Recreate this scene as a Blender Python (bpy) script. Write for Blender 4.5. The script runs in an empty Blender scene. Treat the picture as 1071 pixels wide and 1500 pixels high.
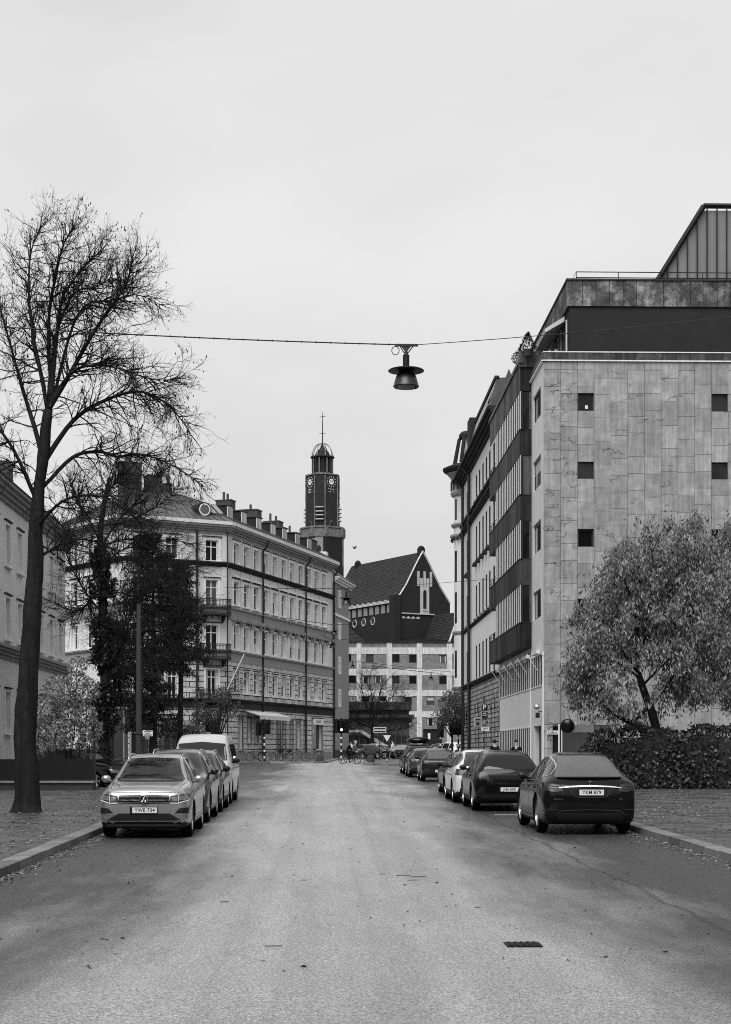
import bpy, bmesh, math, random
from mathutils import Vector, Matrix
from mathutils.bvhtree import BVHTree
R = random.Random(7)
pi = math.pi
sc = bpy.context.scene
COL = sc.collection

# ------------------------------------------------------------------ helpers
TH = 0.025            # the view looks 1.4 degrees to the right of the street's axis
F = 2400.0
EYE = 2.0
SLOPE = 0.0096        # the street climbs gently away from the viewer


def gz(y):
    return SLOPE * min(y, 145.0)


def cw(px, Z, py=None):
    """point seen at photo column px, Z metres ahead (py gives its height)"""
    u = (px - 535) / F
    x = Z * (u * math.cos(TH) + math.sin(TH))
    y = Z * (math.cos(TH) - u * math.sin(TH))
    if py is None:
        return (x, y)
    return (x, y, EYE + (1103 - py) / F * Z)


def zat(py, Z):
    return EYE + (1103 - py) / F * Z


class MB:
    def __init__(s):
        s.v = []; s.f = []; s.m = []; s.mi = 0

    def poly(s, pts):
        b = len(s.v); s.v.extend([tuple(p) for p in pts])
        s.f.append(tuple(range(b, b + len(pts)))); s.m.append(s.mi)

    def faces(s, vs, fs):
        b = len(s.v); s.v.extend([tuple(p) for p in vs])
        for f in fs:
            s.f.append(tuple(b + i for i in f)); s.m.append(s.mi)

    def box(s, x0, x1, y0, y1, z0, z1, bev=0):
        if x1 < x0: x0, x1 = x1, x0
        if y1 < y0: y0, y1 = y1, y0
        if z1 < z0: z0, z1 = z1, z0
        vs = [(x, y, z) for z in (z0, z1) for y in (y0, y1) for x in (x0, x1)]
        s.faces(vs, [(0, 2, 3, 1), (4, 5, 7, 6), (0, 1, 5, 4), (1, 3, 7, 5), (3, 2, 6, 7), (2, 0, 4, 6)])

    def prism(s, poly, a0, a1, axis='x'):
        """poly: 2-D outline in the two other axes, swept along axis"""
        def P(p, a):
            if axis == 'x': return (a, p[0], p[1])
            if axis == 'y': return (p[0], a, p[1])
            return (p[0], p[1], a)
        n = len(poly)
        vs = [P(p, a0) for p in poly] + [P(p, a1) for p in poly]
        fs = [tuple(range(n))[::-1], tuple(range(n, 2 * n))]
        fs += [(i, (i + 1) % n, n + (i + 1) % n, n + i) for i in range(n)]
        s.faces(vs, fs)

    def tube(s, pts, rad, n=6, cap=True):
        pts = [Vector(p) for p in pts]
        if not isinstance(rad, (list, tuple)): rad = [rad] * len(pts)
        k = len(pts)
        d0 = (pts[1] - pts[0]).normalized()
        up = Vector((0, 0, 1)) if abs(d0.z) < .9 else Vector((1, 0, 0))
        a = d0.cross(up).normalized(); vs = []
        for i in range(k):
            d = (pts[min(i + 1, k - 1)] - pts[max(i - 1, 0)])
            if d.length < 1e-9: d = d0
            d = d.normalized()
            a = (a - d * a.dot(d))
            if a.length < 1e-6: a = d.cross(Vector((.3, .5, .8)))
            a.normalize(); b = d.cross(a)
            for j in range(n):
                t = 2 * pi * j / n
                vs.append(pts[i] + (a * math.cos(t) + b * math.sin(t)) * rad[i])
        fs = []
        for i in range(k - 1):
            for j in range(n):
                j2 = (j + 1) % n
                fs.append((i * n + j, i * n + j2, (i + 1) * n + j2, (i + 1) * n + j))
        if cap:
            fs.append(tuple(range(n))[::-1]); fs.append(tuple((k - 1) * n + j for j in range(n)))
        s.faces(vs, fs)

    def lathe(s, prof, c=(0, 0, 0), n=24, axis='z', a0=0, a1=2 * pi):
        full = abs(a1 - a0 - 2 * pi) < 1e-6
        m = n if full else n + 1
        vs = []
        for (r, h) in prof:
            for j in range(m):
                t = a0 + (a1 - a0) * j / n
                x, y = r * math.cos(t), r * math.sin(t)
                if axis == 'z': p = (x, y, h)
                elif axis == 'x': p = (h, x, y)
                else: p = (y, h, x)
                vs.append((c[0] + p[0], c[1] + p[1], c[2] + p[2]))
        fs = []
        for i in range(len(prof) - 1):
            for j in range(n):
                j2 = (j + 1) % m
                fs.append((i * m + j, i * m + j2, (i + 1) * m + j2, (i + 1) * m + j))
        s.faces(vs, fs)

    def ball(s, c, r, n=8, sq=(1, 1, 1)):
        prof = [(max(1e-4, math.sin(pi * i / n)), -math.cos(pi * i / n)) for i in range(n + 1)]
        b = len(s.v)
        s.lathe(prof, n=n + 4)
        for i in range(b, len(s.v)):
            v = s.v[i]
            s.v[i] = (c[0] + v[0] * r * sq[0], c[1] + v[1] * r * sq[1], c[2] + v[2] * r * sq[2])

    def wall(s, x0, x1, z0, z1, holes, y=0.0, depth=.3, back=True):
        """front wall in the xz plane (outside is -y) with real openings and reveals"""
        xs = sorted({x0, x1} | {h[0] for h in holes} | {h[1] for h in holes})
        zs = sorted({z0, z1} | {h[2] for h in holes} | {h[3] for h in holes})
        xs = [x for x in xs if x0 - 1e-6 <= x <= x1 + 1e-6]; zs = [z for z in zs if z0 - 1e-6 <= z <= z1 + 1e-6]
        for i in range(len(xs) - 1):
            for k in range(len(zs) - 1):
                cx = (xs[i] + xs[i + 1]) / 2; cz = (zs[k] + zs[k + 1]) / 2
                if any(h[0] < cx < h[1] and h[2] < cz < h[3] for h in holes): continue
                s.poly([(xs[i], y, zs[k]), (xs[i + 1], y, zs[k]), (xs[i + 1], y, zs[k + 1]), (xs[i], y, zs[k + 1])])
        for h in holes:
            a, b, c, d = h[:4]; e = y + depth
            s.poly([(a, y, c), (a, y, d), (a, e, d), (a, e, c)])
            s.poly([(b, y, c), (b, e, c), (b, e, d), (b, y, d)])
            s.poly([(a, y, c), (a, e, c), (b, e, c), (b, y, c)])
            s.poly([(a, y, d), (b, y, d), (b, e, d), (a, e, d)])

    def mesh(s, name, mats, smooth=False):
        me = bpy.data.meshes.new(name)
        me.from_pydata(s.v, [], s.f)
        if not isinstance(mats, (list, tuple)): mats = [mats]
        for m in mats: me.materials.append(m)
        if len(mats) > 1: me.polygons.foreach_set('material_index', s.m)
        if smooth is True:
            me.polygons.foreach_set('use_smooth', [True] * len(me.polygons))
        me.update()
        if smooth and smooth is not True:
            me.polygons.foreach_set('use_smooth', [True] * len(me.polygons))
            me.set_sharp_from_angle(angle=math.radians(smooth))
        return me

    def build(s, name, mats, parent=None, loc=(0, 0, 0), rz=0, smooth=False, label=None):
        if name == 'tree' or not s.v: return None
        return put(s.mesh(name, mats, smooth), name, parent, loc, rz, label)


def put(me, name, parent=None, loc=(0, 0, 0), rz=0, label=None):
    o = bpy.data.objects.new(name, me); COL.objects.link(o)
    o.location = loc; o.rotation_euler = (0, 0, rz)
    if parent is not None: o.parent = parent
    if label: o['label'] = label
    return o


def thing(name, label, cat, loc=(0, 0, 0), rz=0, group=None, rx=0):
    o = bpy.data.objects.new(name, None); COL.objects.link(o)
    o.empty_display_size = .2
    o.location = loc; o.rotation_euler = (rx, 0, rz)
    o['label'] = label; o['category'] = cat
    if group: o['group'] = group
    return o


def tag(o, label, cat, group=None, kind=None):
    o['label'] = label; o['category'] = cat
    if group: o['group'] = group
    if kind: o['kind'] = kind
    return o


def struct(o):
    o['kind'] = 'structure'; return o


def copy_tree(o, parent=None):
    c = o.copy(); COL.objects.link(c)
    if parent is not None: c.parent = parent
    for ch in o.children: copy_tree(ch, c)
    return c


def text_mb(txt, h, thick=.004, font_w=1.0):
    """text as a mesh in the xz plane facing -y, centred, cap height h"""
    cu = bpy.data.curves.new('t', 'FONT'); cu.body = txt; cu.size = h / .7; cu.extrude = thick / 2
    cu.align_x = 'CENTER'; cu.align_y = 'CENTER'; cu.space_character = 1.08
    cu.offset = h * .012
    ob = bpy.data.objects.new('t', cu); COL.objects.link(ob)
    bpy.context.view_layer.update()
    dg = bpy.context.evaluated_depsgraph_get()
    me = bpy.data.meshes.new_from_object(ob.evaluated_get(dg))
    mb = MB()
    mb.faces([(v.co.x * font_w, -v.co.z, v.co.y) for v in me.vertices], [tuple(p.vertices) for p in me.polygons])
    bpy.data.objects.remove(ob); bpy.data.curves.remove(cu); bpy.data.meshes.remove(me)
    return mb


# ------------------------------------------------------------------ materials
def nt(m): return m.node_tree.nodes, m.node_tree.links


def mat(name, v, rough=.7, var=.15, scale=3.0, fine=0, fscale=60, bump=0, bscale=40, metal=0, coat=0,
        island=0, streak=0, spec=.5, dirt=0, coat_rough=.05):
    m = bpy.data.materials.new(name); m.use_nodes = True
    N, L = nt(m); b = N['Principled BSDF']
    b.inputs['Roughness'].default_value = rough
    b.inputs['Metallic'].default_value = metal
    b.inputs['Specular IOR Level'].default_value = spec * (.22 if rough >= .6 else .7)
    b.inputs['Coat Weight'].default_value = coat
    b.inputs['Coat Roughness'].default_value = coat_rough
    tc = N.new('ShaderNodeTexCoord')
    val = None

    def mul(a, bsock, lo, hi):
        mr = N.new('ShaderNodeMapRange'); mr.inputs['To Min'].default_value = lo; mr.inputs['To Max'].default_value = hi
        L.new(bsock, mr.inputs['Value'])
        if a is None: return mr.outputs[0]
        mm = N.new('ShaderNodeMath'); mm.operation = 'MULTIPLY'
        L.new(a, mm.inputs[0]); L.new(mr.outputs[0], mm.inputs[1]); return mm.outputs[0]

    def noise(sca, det=4, rgh=.6, vec=None):
        n = N.new('ShaderNodeTexNoise'); n.inputs['Scale'].default_value = sca
        n.inputs['Detail'].default_value = det; n.inputs['Roughness'].default_value = rgh
        L.new(vec or tc.outputs['Object'], n.inputs['Vector']); return n.outputs['Fac']
    if var:
        val = mul(val, noise(scale), 1 - var * 1.6, 1 + var * 1.6)
    if fine:
        val = mul(val, noise(fscale, 2), 1 - fine * 1.6, 1 + fine * 1.6)
    if island:
        g = N.new('ShaderNodeNewGeometry'); val = mul(val, g.outputs['Random Per Island'], 1 - island, 1 + island)
    if streak:
        mp = N.new('ShaderNodeMapping'); mp.inputs['Scale'].default_value = (3, 3, .25)
        L.new(tc.outputs['Object'], mp.inputs['Vector'])
        val = mul(val, noise(2.2, 5, .65, mp.outputs[0]), 1 - streak * 1.7, 1 + streak * 1.2)
    if dirt:
        n = noise(.9, 6, .7)
        cr = N.new('ShaderNodeMapRange'); cr.inputs['From Min'].default_value = .48; cr.inputs['From Max'].default_value = .62
        L.new(n, cr.inputs['Value'])
        val = mul(val, cr.outputs[0], 1 - dirt, 1)
    mm = N.new('ShaderNodeMath'); mm.operation = 'MULTIPLY'; mm.inputs[1].default_value = v
    if val is None: mm.inputs[0].default_value = 1
    else: L.new(val, mm.inputs[0])
    L.new(mm.outputs[0], b.inputs['Base Color'])
    if bump:
        bp = N.new('ShaderNodeBump'); bp.inputs['Strength'].default_value = bump; bp.inputs['Distance'].default_value = .02
        L.new(noise(bscale, 3), bp.inputs['Height']); L.new(bp.outputs[0], b.inputs['Normal'])
    return m


def brickmat(name, v1, v2, mortar, bw=.25, bh=.075, gap=.012, rough=.85, bump=.4, var=.2, off=.5, streak=.0, flat=False, wet=0, dist=.01):
    m = bpy.data.materials.new(name); m.use_nodes = True
    N, L = nt(m); b = N['Principled BSDF']; b.inputs['Roughness'].default_value = rough; b.inputs['Specular IOR Level'].default_value = .5 if wet else .12
    tc = N.new('ShaderNodeTexCoord'); sp = N.new('ShaderNodeSeparateXYZ'); L.new(tc.outputs['Object'], sp.inputs[0])
    cb = N.new('ShaderNodeCombineXYZ')
    if flat:
        L.new(sp.outputs[0], cb.inputs[0]); L.new(sp.outputs[1], cb.inputs[1])
    else:
        ad = N.new('ShaderNodeMath'); L.new(sp.outputs[0], ad.inputs[0]); L.new(sp.outputs[1], ad.inputs[1])
        L.new(ad.outputs[0], cb.inputs[0]); L.new(sp.outputs[2], cb.inputs[1])
    br = N.new('ShaderNodeTexBrick'); br.offset = off
    br.inputs['Scale'].default_value = 1; br.inputs['Brick Width'].default_value = bw; br.inputs['Row Height'].default_value = bh
    br.inputs['Mortar Size'].default_value = gap; br.inputs['Mortar Smooth'].default_value = .3
    br.inputs['Color1'].default_value = (v1, v1, v1, 1); br.inputs['Color2'].default_value = (v2, v2, v2, 1)
    br.inputs['Mortar'].default_value = (mortar, mortar, mortar, 1)
    L.new(cb.outputs[0], br.inputs['Vector'])
    n = N.new('ShaderNodeTexNoise'); n.inputs['Scale'].default_value = 1.3; n.inputs['Detail'].default_value = 6
    L.new(tc.outputs['Object'], n.inputs['Vector'])
    mr = N.new('ShaderNodeMapRange'); mr.inputs['To Min'].default_value = 1 - var * 1.7; mr.inputs['To Max'].default_value = 1 + var * 1.7
    L.new(n.outputs['Fac'], mr.inputs['Value'])
    vm = N.new('ShaderNodeVectorMath'); vm.operation = 'SCALE'
    L.new(br.outputs['Color'], vm.inputs[0]); L.new(mr.outputs[0], vm.inputs['Scale'])
    L.new(vm.outputs[0], b.inputs['Base Color'])
    if wet:
        n2 = N.new('ShaderNodeMapRange'); n2.inputs['From Min'].default_value = .4; n2.inputs['From Max'].default_value = .6
        n2.inputs['To Min'].default_value = wet; n2.inputs['To Max'].default_value = rough
        L.new(n.outputs['Fac'], n2.inputs['Value']); L.new(n2.outputs[0], b.inputs['Roughness'])
    ivt = N.new('ShaderNodeMath'); ivt.operation = 'SUBTRACT'; ivt.inputs[0].default_value = 1
    L.new(br.outputs['Fac'], ivt.inputs[1])
    n3 = N.new('ShaderNodeTexNoise'); n3.inputs['Scale'].default_value = 9; n3.inputs['Detail'].default_value = 4
    L.new(tc.outputs['Object'], n3.inputs['Vector'])
    a2 = N.new('ShaderNodeMath'); L.new(ivt.outputs[0], a2.inputs[0]); L.new(n3.outputs['Fac'], a2.inputs[1])
    bp = N.new('ShaderNodeBump'); bp.inputs['Strength'].default_value = bump; bp.inputs['Distance'].default_value = dist
    L.new(a2.outputs[0], bp.inputs['Height']); L.new(bp.outputs[0], b.inputs['Normal'])
    return m


def glassmat(name, v=.02, rough=.04, island=.0, coat=0):
    m = mat(name, v, rough, var=.2, scale=.6, island=island, spec=.45)
    return m


def leafmat(name, v, island=.55, rough=.55, var=.25, scale=.9, transl=.25):
    m = mat(name, v, rough, var=var, scale=scale, island=island)
    N, L = nt(m); b = N['Principled BSDF']
    if transl:
        t = N.new('ShaderNodeBsdfTranslucent'); mx = N.new('ShaderNodeMixShader'); mx.inputs[0].default_value = transl
        src = b.inputs['Base Color'].links[0].from_socket
        L.new(src, t.inputs['Color']); out = N['Material Output']
        L.new(b.outputs[0], mx.inputs[1]); L.new(t.outputs[0], mx.inputs[2]); L.new(mx.outputs[0], out.inputs['Surface'])
    return m


def emat(name, v, s):
    m = bpy.data.materials.new(name); m.use_nodes = True
    b = nt(m)[0]['Principled BSDF']; b.inputs['Base Color'].default_value = (v, v, v, 1)
    b.inputs['Emission Color'].default_value = (1, 1, 1, 1); b.inputs['Emission Strength'].default_value = s
    return m


M = {}
M['stucco'] = mat('stucco', .68, .9, .1, .8, streak=.12, fine=.06, bump=.15, bscale=50)
M['stucco_rust'] = brickmat('rusticated_stucco', .62, .5, .03, bw=1.6, bh=.46, gap=.035, var=.14, bump=1, dist=.05)
M['trim_light'] = mat('pale_trim', .8, .8, .12, 2, streak=.15)
M['trim_mid'] = mat('grey_trim', .30, .85, .15, 2, streak=.25)
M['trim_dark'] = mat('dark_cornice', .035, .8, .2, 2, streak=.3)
M['white_frame'] = mat('white_window_frame', .78, .6, .08, 3)
M['dark_frame'] = mat('dark_window_frame', .05, .5, .1)
M['pane'] = glassmat('window_glass', .012, .08, island=.6)
M['pane_pale'] = glassmat('curtained_glass', .16, .12, island=.7)
M['sheet_roof'] = mat('sheet_metal_roof', .10, .42, .25, 1.2, streak=.3, metal=.2)
M['roof_pale'] = mat('pale_sheet_roof', .45, .35, .2, 1.2, streak=.3, metal=.2)
M['tile_roof'] = brickmat('church_roof_tiles', .06, .04, .012, bw=.35, bh=.3, gap=.05, var=.4, bump=.6)
M['chimney'] = mat('chimney_sheet', .075, .75, .25, 2, streak=.3)
M['iron'] = mat('black_iron', .012, .5, .2, 5)
M['pipe'] = mat('dark_downpipe', .015, .5, .2, 3)
M['brick_dark'] = brickmat('dark_church_brick', .035, .022, .02, var=.3, bump=.3)
M['brick_mid'] = brickmat('office_brick', .27, .18, .14, bw=.5, bh=.16, gap=.03, var=.3)
M['stone_tower'] = mat('tower_stone', .17, .85, .5, 1.2, fine=.3, fscale=9)
M['concrete'] = mat('weathered_concrete', .62, .85, .2, 1.1, streak=.5)
M['plaster_pale'] = mat('pale_plaster', .72, .9, .07, .7, streak=.14)
M['plaster_grey'] = mat('grey_plaster', .26, .9, .12, 1.5, fine=.12, fscale=14)
M['sandstone'] = mat('sandstone_panels', .39, .75, .26, 1.9, island=.14, streak=.34, fine=.1, fscale=12, bump=.12, bscale=22, dirt=.18)
M['sandstone_pale'] = mat('pale_stone_strip', .68, .8, .12, 1.4, streak=.22)
M['joint'] = mat('dark_joint', .09, .9)
M['copper'] = mat('dark_copper', .04, .62, .3, 1.6, streak=.8, island=.8)
M['copper_mid'] = mat('weathered_copper', .13, .6, .35, 1.5, streak=.75, metal=.2, dirt=.5, island=.4)
M['patina'] = mat('patinated_fascia', .27, .8, .55, 2.6, fine=.5, fscale=14, dirt=.7, streak=.3, island=.2)
M['plaster_dark'] = mat('dark_plaster', .03, .9, .15, 1.2, fine=.08)
M['white_slat'] = mat('pale_window_post', .72, .5, .1, 2)
M['rubble'] = brickmat('rusticated_stone', .46, .28, .035, bw=.62, bh=.30, gap=.035, var=.35, bump=1, dist=.08)
M['bark'] = mat('bark', .026, .9, .4, 5, fine=.5, fscale=30, bump=1, bscale=14, streak=.6)
M['twig'] = mat('twig_bark', .02, .9, .2, 6)
M['ivy'] = leafmat('ivy_leaves', .022, .7, .35)
M['needle'] = leafmat('spruce_needles', .02, .6, .7, transl=0)
M['leaf_pale'] = leafmat('pale_autumn_leaves', .24, .9, .45)
M['leaf_mix'] = leafmat('mixed_leaves', .06, .9, .5)
M['leaf_mid'] = leafmat('mid_leaves', .10, .8, .5)
M['leaf_dark'] = leafmat('hedge_leaves', .075, .95, .3)
M['leaf_dead'] = leafmat('fallen_leaves', .22, .85, .4, transl=0)
M['pole_grey'] = mat('grey_pole', .055, .6, .15)
M['pole_white'] = mat('white_pole', .7, .5, .05)
M['sign_white'] = mat('sign_white', .75, .45, .03)
M['sign_black'] = mat('sign_dark', .012, .4, .05)
M['sign_grey'] = mat('sign_grey', .2, .45, .05)
M['rubber'] = mat('rubber', .006, .8, .2, 8)
M['rim'] = mat('alloy_rim', .45, .3, .1, metal=.8)
M['rim_dark'] = mat('dark_alloy_rim', .12, .35, .1, metal=.8)
M['chrome'] = mat('chrome', .6, .22, 0, metal=1)
M['plastic'] = mat('black_plastic', .006, .55, .2, 5)
M['plastic_gloss'] = mat('gloss_black_plastic', .006, .12, .1)
M['lamp_glass'] = mat('clear_lamp', .22, .3, .3, 14, metal=.4)
M['lamp_red'] = mat('red_lamp', .035, .25, .2, 9, coat=.1)
M['car_glass'] = mat('car_glass', .008, .03, 0, spec=.7)
M['car_glass_wet'] = mat('rainy_car_glass', .09, .22, .2, 8, fine=.4, fscale=45, bump=.35, bscale=55, spec=.9)
M['skin'] = mat('skin', .42, .6, .05)
M['hair'] = mat('hair', .02, .6, .2, 20)
M['cloth_black'] = mat('black_cloth', .01, .9, .2, 4)
M['cloth_pale'] = mat('pale_cloth', .55, .9, .1, 4)
M['cloth_mid'] = mat('grey_cloth', .15, .9, .1, 4)
M['granite'] = mat('granite_kerb', .26, .7, .3, 2, fine=.25, fscale=50)
M['concrete_dark'] = mat('dark_concrete', .06, .85, .3, 3, fine=.2)
M['kiosk'] = mat('grey_panel', .16, .7, .15, 1.5, streak=.2)
M['wood'] = mat('weathered_boards', .13, .8, .3, 2, streak=.5)
M['awning'] = mat('pale_awning', .65, .8, .1, 2, streak=.2)
M['lens'] = emat('lit_lens', .9, 3.0)
M['lampglow'] = mat('lamp_shade_metal', .07, .4, .1, metal=.8)


def paint(name, v, rough=.3, metal=.35, var=.06):
    return mat(name, v, rough, var, 1.5, metal=metal, coat=.4 if v < .02 else .7, coat_rough=.04, spec=.1)


# ------------------------------------------------------------------ camera, world, sun
cam = bpy.data.cameras.new('Camera'); co = bpy.data.objects.new('Camera', cam); COL.objects.link(co)
co.location = (0, 0, EYE); co.rotation_euler = (pi / 2, 0, -TH)
cam.sensor_fit = 'VERTICAL'; cam.sensor_height = 36; cam.lens = F / 1500 * 36
cam.shift_y = (1103 - 750) / 1500; cam.shift_x = 0
cam.clip_start = .1; cam.clip_end = 3000
sc.camera = co
sc.view_settings.view_transform = 'Standard'; sc.view_settings.look = 'None'
sc.view_settings.exposure = .75
sc.cycles.filter_width = 1.0
sc.cycles.use_denoising = False; sc.view_settings.gamma = 1

w = bpy.data.worlds.new('World'); sc.world = w; w.use_nodes = True
N, L = w.node_tree.nodes, w.node_tree.links
bg = N['Background']
SUN_EL, SUN_ROT = math.radians(50), math.radians(200)
sky = N.new('ShaderNodeTexSky'); sky.sky_type = 'NISHITA'; sky.sun_disc = False
sky.sun_elevation = SUN_EL; sky.sun_rotation = SUN_ROT; sky.air_density = 2; sky.dust_density = 6
bw = N.new('ShaderNodeRGBToBW'); L.new(sky.outputs[0], bw.inputs[0])
tc = N.new('ShaderNodeTexCoord'); mp = N.new('ShaderNodeMapping'); mp.inputs['Scale'].default_value = (1, 1, 2.2)
L.new(tc.outputs['Generated'], mp.inputs[0])
cl = N.new('ShaderNodeTexNoise'); cl.inputs['Scale'].default_value = 2.6; cl.inputs['Detail'].default_value = 5; cl.inputs['Roughness'].default_value = .5
L.new(mp.outputs[0], cl.inputs['Vector'])
cm = N.new('ShaderNodeMapRange'); cm.inputs['From Min'].default_value = .3; cm.inputs['From Max'].default_value = .7
cm.inputs['To Min'].default_value = 6.6; cm.inputs['To Max'].default_value = 8.3
L.new(cl.outputs['Fac'], cm.inputs['Value'])
mx = N.new('ShaderNodeMix'); mx.data_type = 'FLOAT'; mx.inputs[0].default_value = .9
L.new(bw.outputs[0], mx.inputs[2]); L.new(cm.outputs[0], mx.inputs[3])
L.new(mx.outputs[0], bg.inputs['Color']); bg.inputs['Strength'].default_value = .0655
sl = bpy.data.lights.new('sun', 'SUN'); sl.energy = 1.5; sl.angle = math.radians(40); sl.color = (1, 1, 1)
so = bpy.data.objects.new('sun', sl); COL.objects.link(so)
# sun stands behind the viewer, a little to the left
sd = Vector((math.sin(SUN_ROT) * math.cos(SUN_EL), math.cos(SUN_ROT) * math.cos(SUN_EL), math.sin(SUN_EL)))
so.rotation_euler = sd.to_track_quat('Z', 'Y').to_euler()

M['pane_dull'] = mat('dull_window_glass', .02, .45, .2, 2, spec=.25)
M['kerb'] = mat('kerb_stone', .2, .75, .25, 3, fine=.3, fscale=45, island=.35)
M['post_dark'] = mat('dark_window_post', .03, .6, .1)

M['pane_curtain'] = mat('net_curtain_glass', .5, .3, .1, 2, spec=.4)

for k_ in ('pane', 'pane_pale', 'pane_bay' if 'pane_bay' in M else 'pane'):
    m_ = M[k_]; N_, L_ = nt(m_); b_ = N_['Principled BSDF']; src_ = b_.inputs['Base Color'].links[0].from_socket
    oi = N_.new('ShaderNodeObjectInfo'); pw = N_.new('ShaderNodeMath'); pw.operation = 'POWER'; pw.inputs[1].default_value = 3
    L_.new(oi.outputs['Random'], pw.inputs[0]); mr_ = N_.new('ShaderNodeMapRange'); mr_.inputs['To Min'].default_value = .5; mr_.inputs['To Max'].default_value = 3
    L_.new(pw.outputs[0], mr_.inputs['Value']); mm_ = N_.new('ShaderNodeMath'); mm_.operation = 'MULTIPLY'
    L_.new(src_, mm_.inputs[0]); L_.new(mr_.outputs[0], mm_.inputs[1]); L_.new(mm_.outputs[0], b_.inputs['Base Color'])
    if k_ == 'pane': pass

M['church_white'] = mat('limewashed_stone', .5, .85, .2, 1.5, streak=.35)
# ------------------------------------------------------------------ ground, road, pavements
def road_material():
    m = bpy.data.materials.new('wet_asphalt'); m.use_nodes = True
    N, L = nt(m); b = N['Principled BSDF']
    tc = N.new('ShaderNodeTexCoord')

    def noise(s, d=5, r=.6, vec=None):
        n = N.new('ShaderNodeTexNoise'); n.inputs['Scale'].default_value = s; n.inputs['Detail'].default_value = d
        n.inputs['Roughness'].default_value = r; L.new(vec or tc.outputs['Object'], n.inputs['Vector']); return n.outputs['Fac']

    def rng(x, a, c, lo, hi):
        r = N.new('ShaderNodeMapRange'); L.new(x, r.inputs['Value'])
        for k, v in (('From Min', a), ('From Max', c), ('To Min', lo), ('To Max', hi)): r.inputs[k].default_value = v
        return r.outputs[0]

    def mth(op, a, c):
        n = N.new('ShaderNodeMath'); n.operation = op
        for i, q in enumerate((a, c)):
            if isinstance(q, (int, float)): n.inputs[i].default_value = q
            else: L.new(q, n.inputs[i])
        return n.outputs[0]
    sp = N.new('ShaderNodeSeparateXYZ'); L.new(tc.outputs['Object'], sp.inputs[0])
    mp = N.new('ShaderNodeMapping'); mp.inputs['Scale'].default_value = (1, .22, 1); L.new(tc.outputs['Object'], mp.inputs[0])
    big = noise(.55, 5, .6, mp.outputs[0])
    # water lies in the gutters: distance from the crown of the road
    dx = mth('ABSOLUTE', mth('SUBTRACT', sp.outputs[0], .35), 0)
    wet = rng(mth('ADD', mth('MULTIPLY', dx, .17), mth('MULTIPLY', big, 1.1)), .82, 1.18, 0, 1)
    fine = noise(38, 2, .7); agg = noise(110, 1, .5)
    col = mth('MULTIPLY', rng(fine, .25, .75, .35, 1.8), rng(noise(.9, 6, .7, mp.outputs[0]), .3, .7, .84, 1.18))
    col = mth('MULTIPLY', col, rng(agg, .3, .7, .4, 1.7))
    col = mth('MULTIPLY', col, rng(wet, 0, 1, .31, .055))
    mt = N.new('ShaderNodeMapping'); mt.inputs['Scale'].default_value = (1.6, .025, 1); L.new(tc.outputs['Object'], mt.inputs[0])
    col = mth('MULTIPLY', col, rng(noise(1.0, 4, .6, mt.outputs[0]), .3, .7, .82, 1.2))
    # sealed seam running along the right hand lane, wavering a little
    wob = mth('MULTIPLY', mth('SUBTRACT', noise(.35, 3), .5), .5)
    sx = mth('ABSOLUTE', mth('SUBTRACT', mth('ADD', sp.outputs[0], wob), 4.1), 0)
    seam = rng(sx, .015, .06, .45, 1)
    col = mth('MULTIPLY', col, seam)
    L.new(col, b.inputs['Base Color'])
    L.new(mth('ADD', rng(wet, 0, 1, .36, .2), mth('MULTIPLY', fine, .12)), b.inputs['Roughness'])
    b.inputs['Specular IOR Level'].default_value = .5
    bp = N.new('ShaderNodeBump'); bp.inputs['Strength'].default_value = .9; bp.inputs['Distance'].default_value = .012
    L.new(mth('ADD', mth('MULTIPLY', fine, 1.5), agg), bp.inputs['Height']); L.new(bp.outputs[0], b.inputs['Normal'])
    return m


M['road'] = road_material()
M['soil'] = mat('damp_soil', .035, .9, .3, 1, fine=.3, fscale=20)
M['paving'] = brickmat('wet_paving', .11, .07, .02, bw=.5, bh=.35, gap=.02, rough=.6, var=.35, flat=True, wet=.3, bump=.5)


def sheet(name, x0, x1, ys, dz, m):
    mb = MB()
    for a, c in zip(ys[:-1], ys[1:]):
        mb.poly([(x0, a, gz(a) + dz), (x1, a, gz(a) + dz), (x1, c, gz(c) + dz), (x0, c, gz(c) + dz)])
    return struct(mb.build(name, m))


sheet('ground', -1500, 1500, [-60, 0, 145, 400, 2500], -.03, M['soil'])
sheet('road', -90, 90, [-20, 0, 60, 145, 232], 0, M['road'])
KL = [(-4.6, -20), (-4.62, 30), (-4.7, 50), (-5.2, 90), (-5.9, 108), (-6.3, 117), (-6.1, 121), (-5.4, 124.4), (-4.2, 126), (-.8, 126), (-.1, 126.6), (.25, 128.5), (1.3, 145), (2.2, 164)]
KR = [(6.5, -20), (6.55, 60), (6.6, 110), (6.4, 112.5), (5.6, 114), (3.9, 117), (3.0, 119.6), (2.9, 122), (3.4, 124.4), (4.6, 125.6), (9, 127), (30, 129), (90, 131)]


def slab(name, line, far):
    mb = MB()
    for (a, b_) in zip(line[:-1], line[1:]):
        z0, z1 = gz(a[1]) + .12, gz(b_[1]) + .12
        if far is None:
            mb.poly([(a[0], a[1], z0), (a[0], a[1], z0 - .12), (b_[0], b_[1], z1 - .12), (b_[0], b_[1], z1)])
            continue
        if far < 0 or b_[0] < 6.45 or a[1] < 112 or True:
            mb.poly([(a[0], a[1], z0), (b_[0], b_[1], z1), (far if far < 0 else max(far, 0), b_[1], z1), (far, a[1], z0)])
    return struct(mb.build(name, M['paving']))


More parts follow.
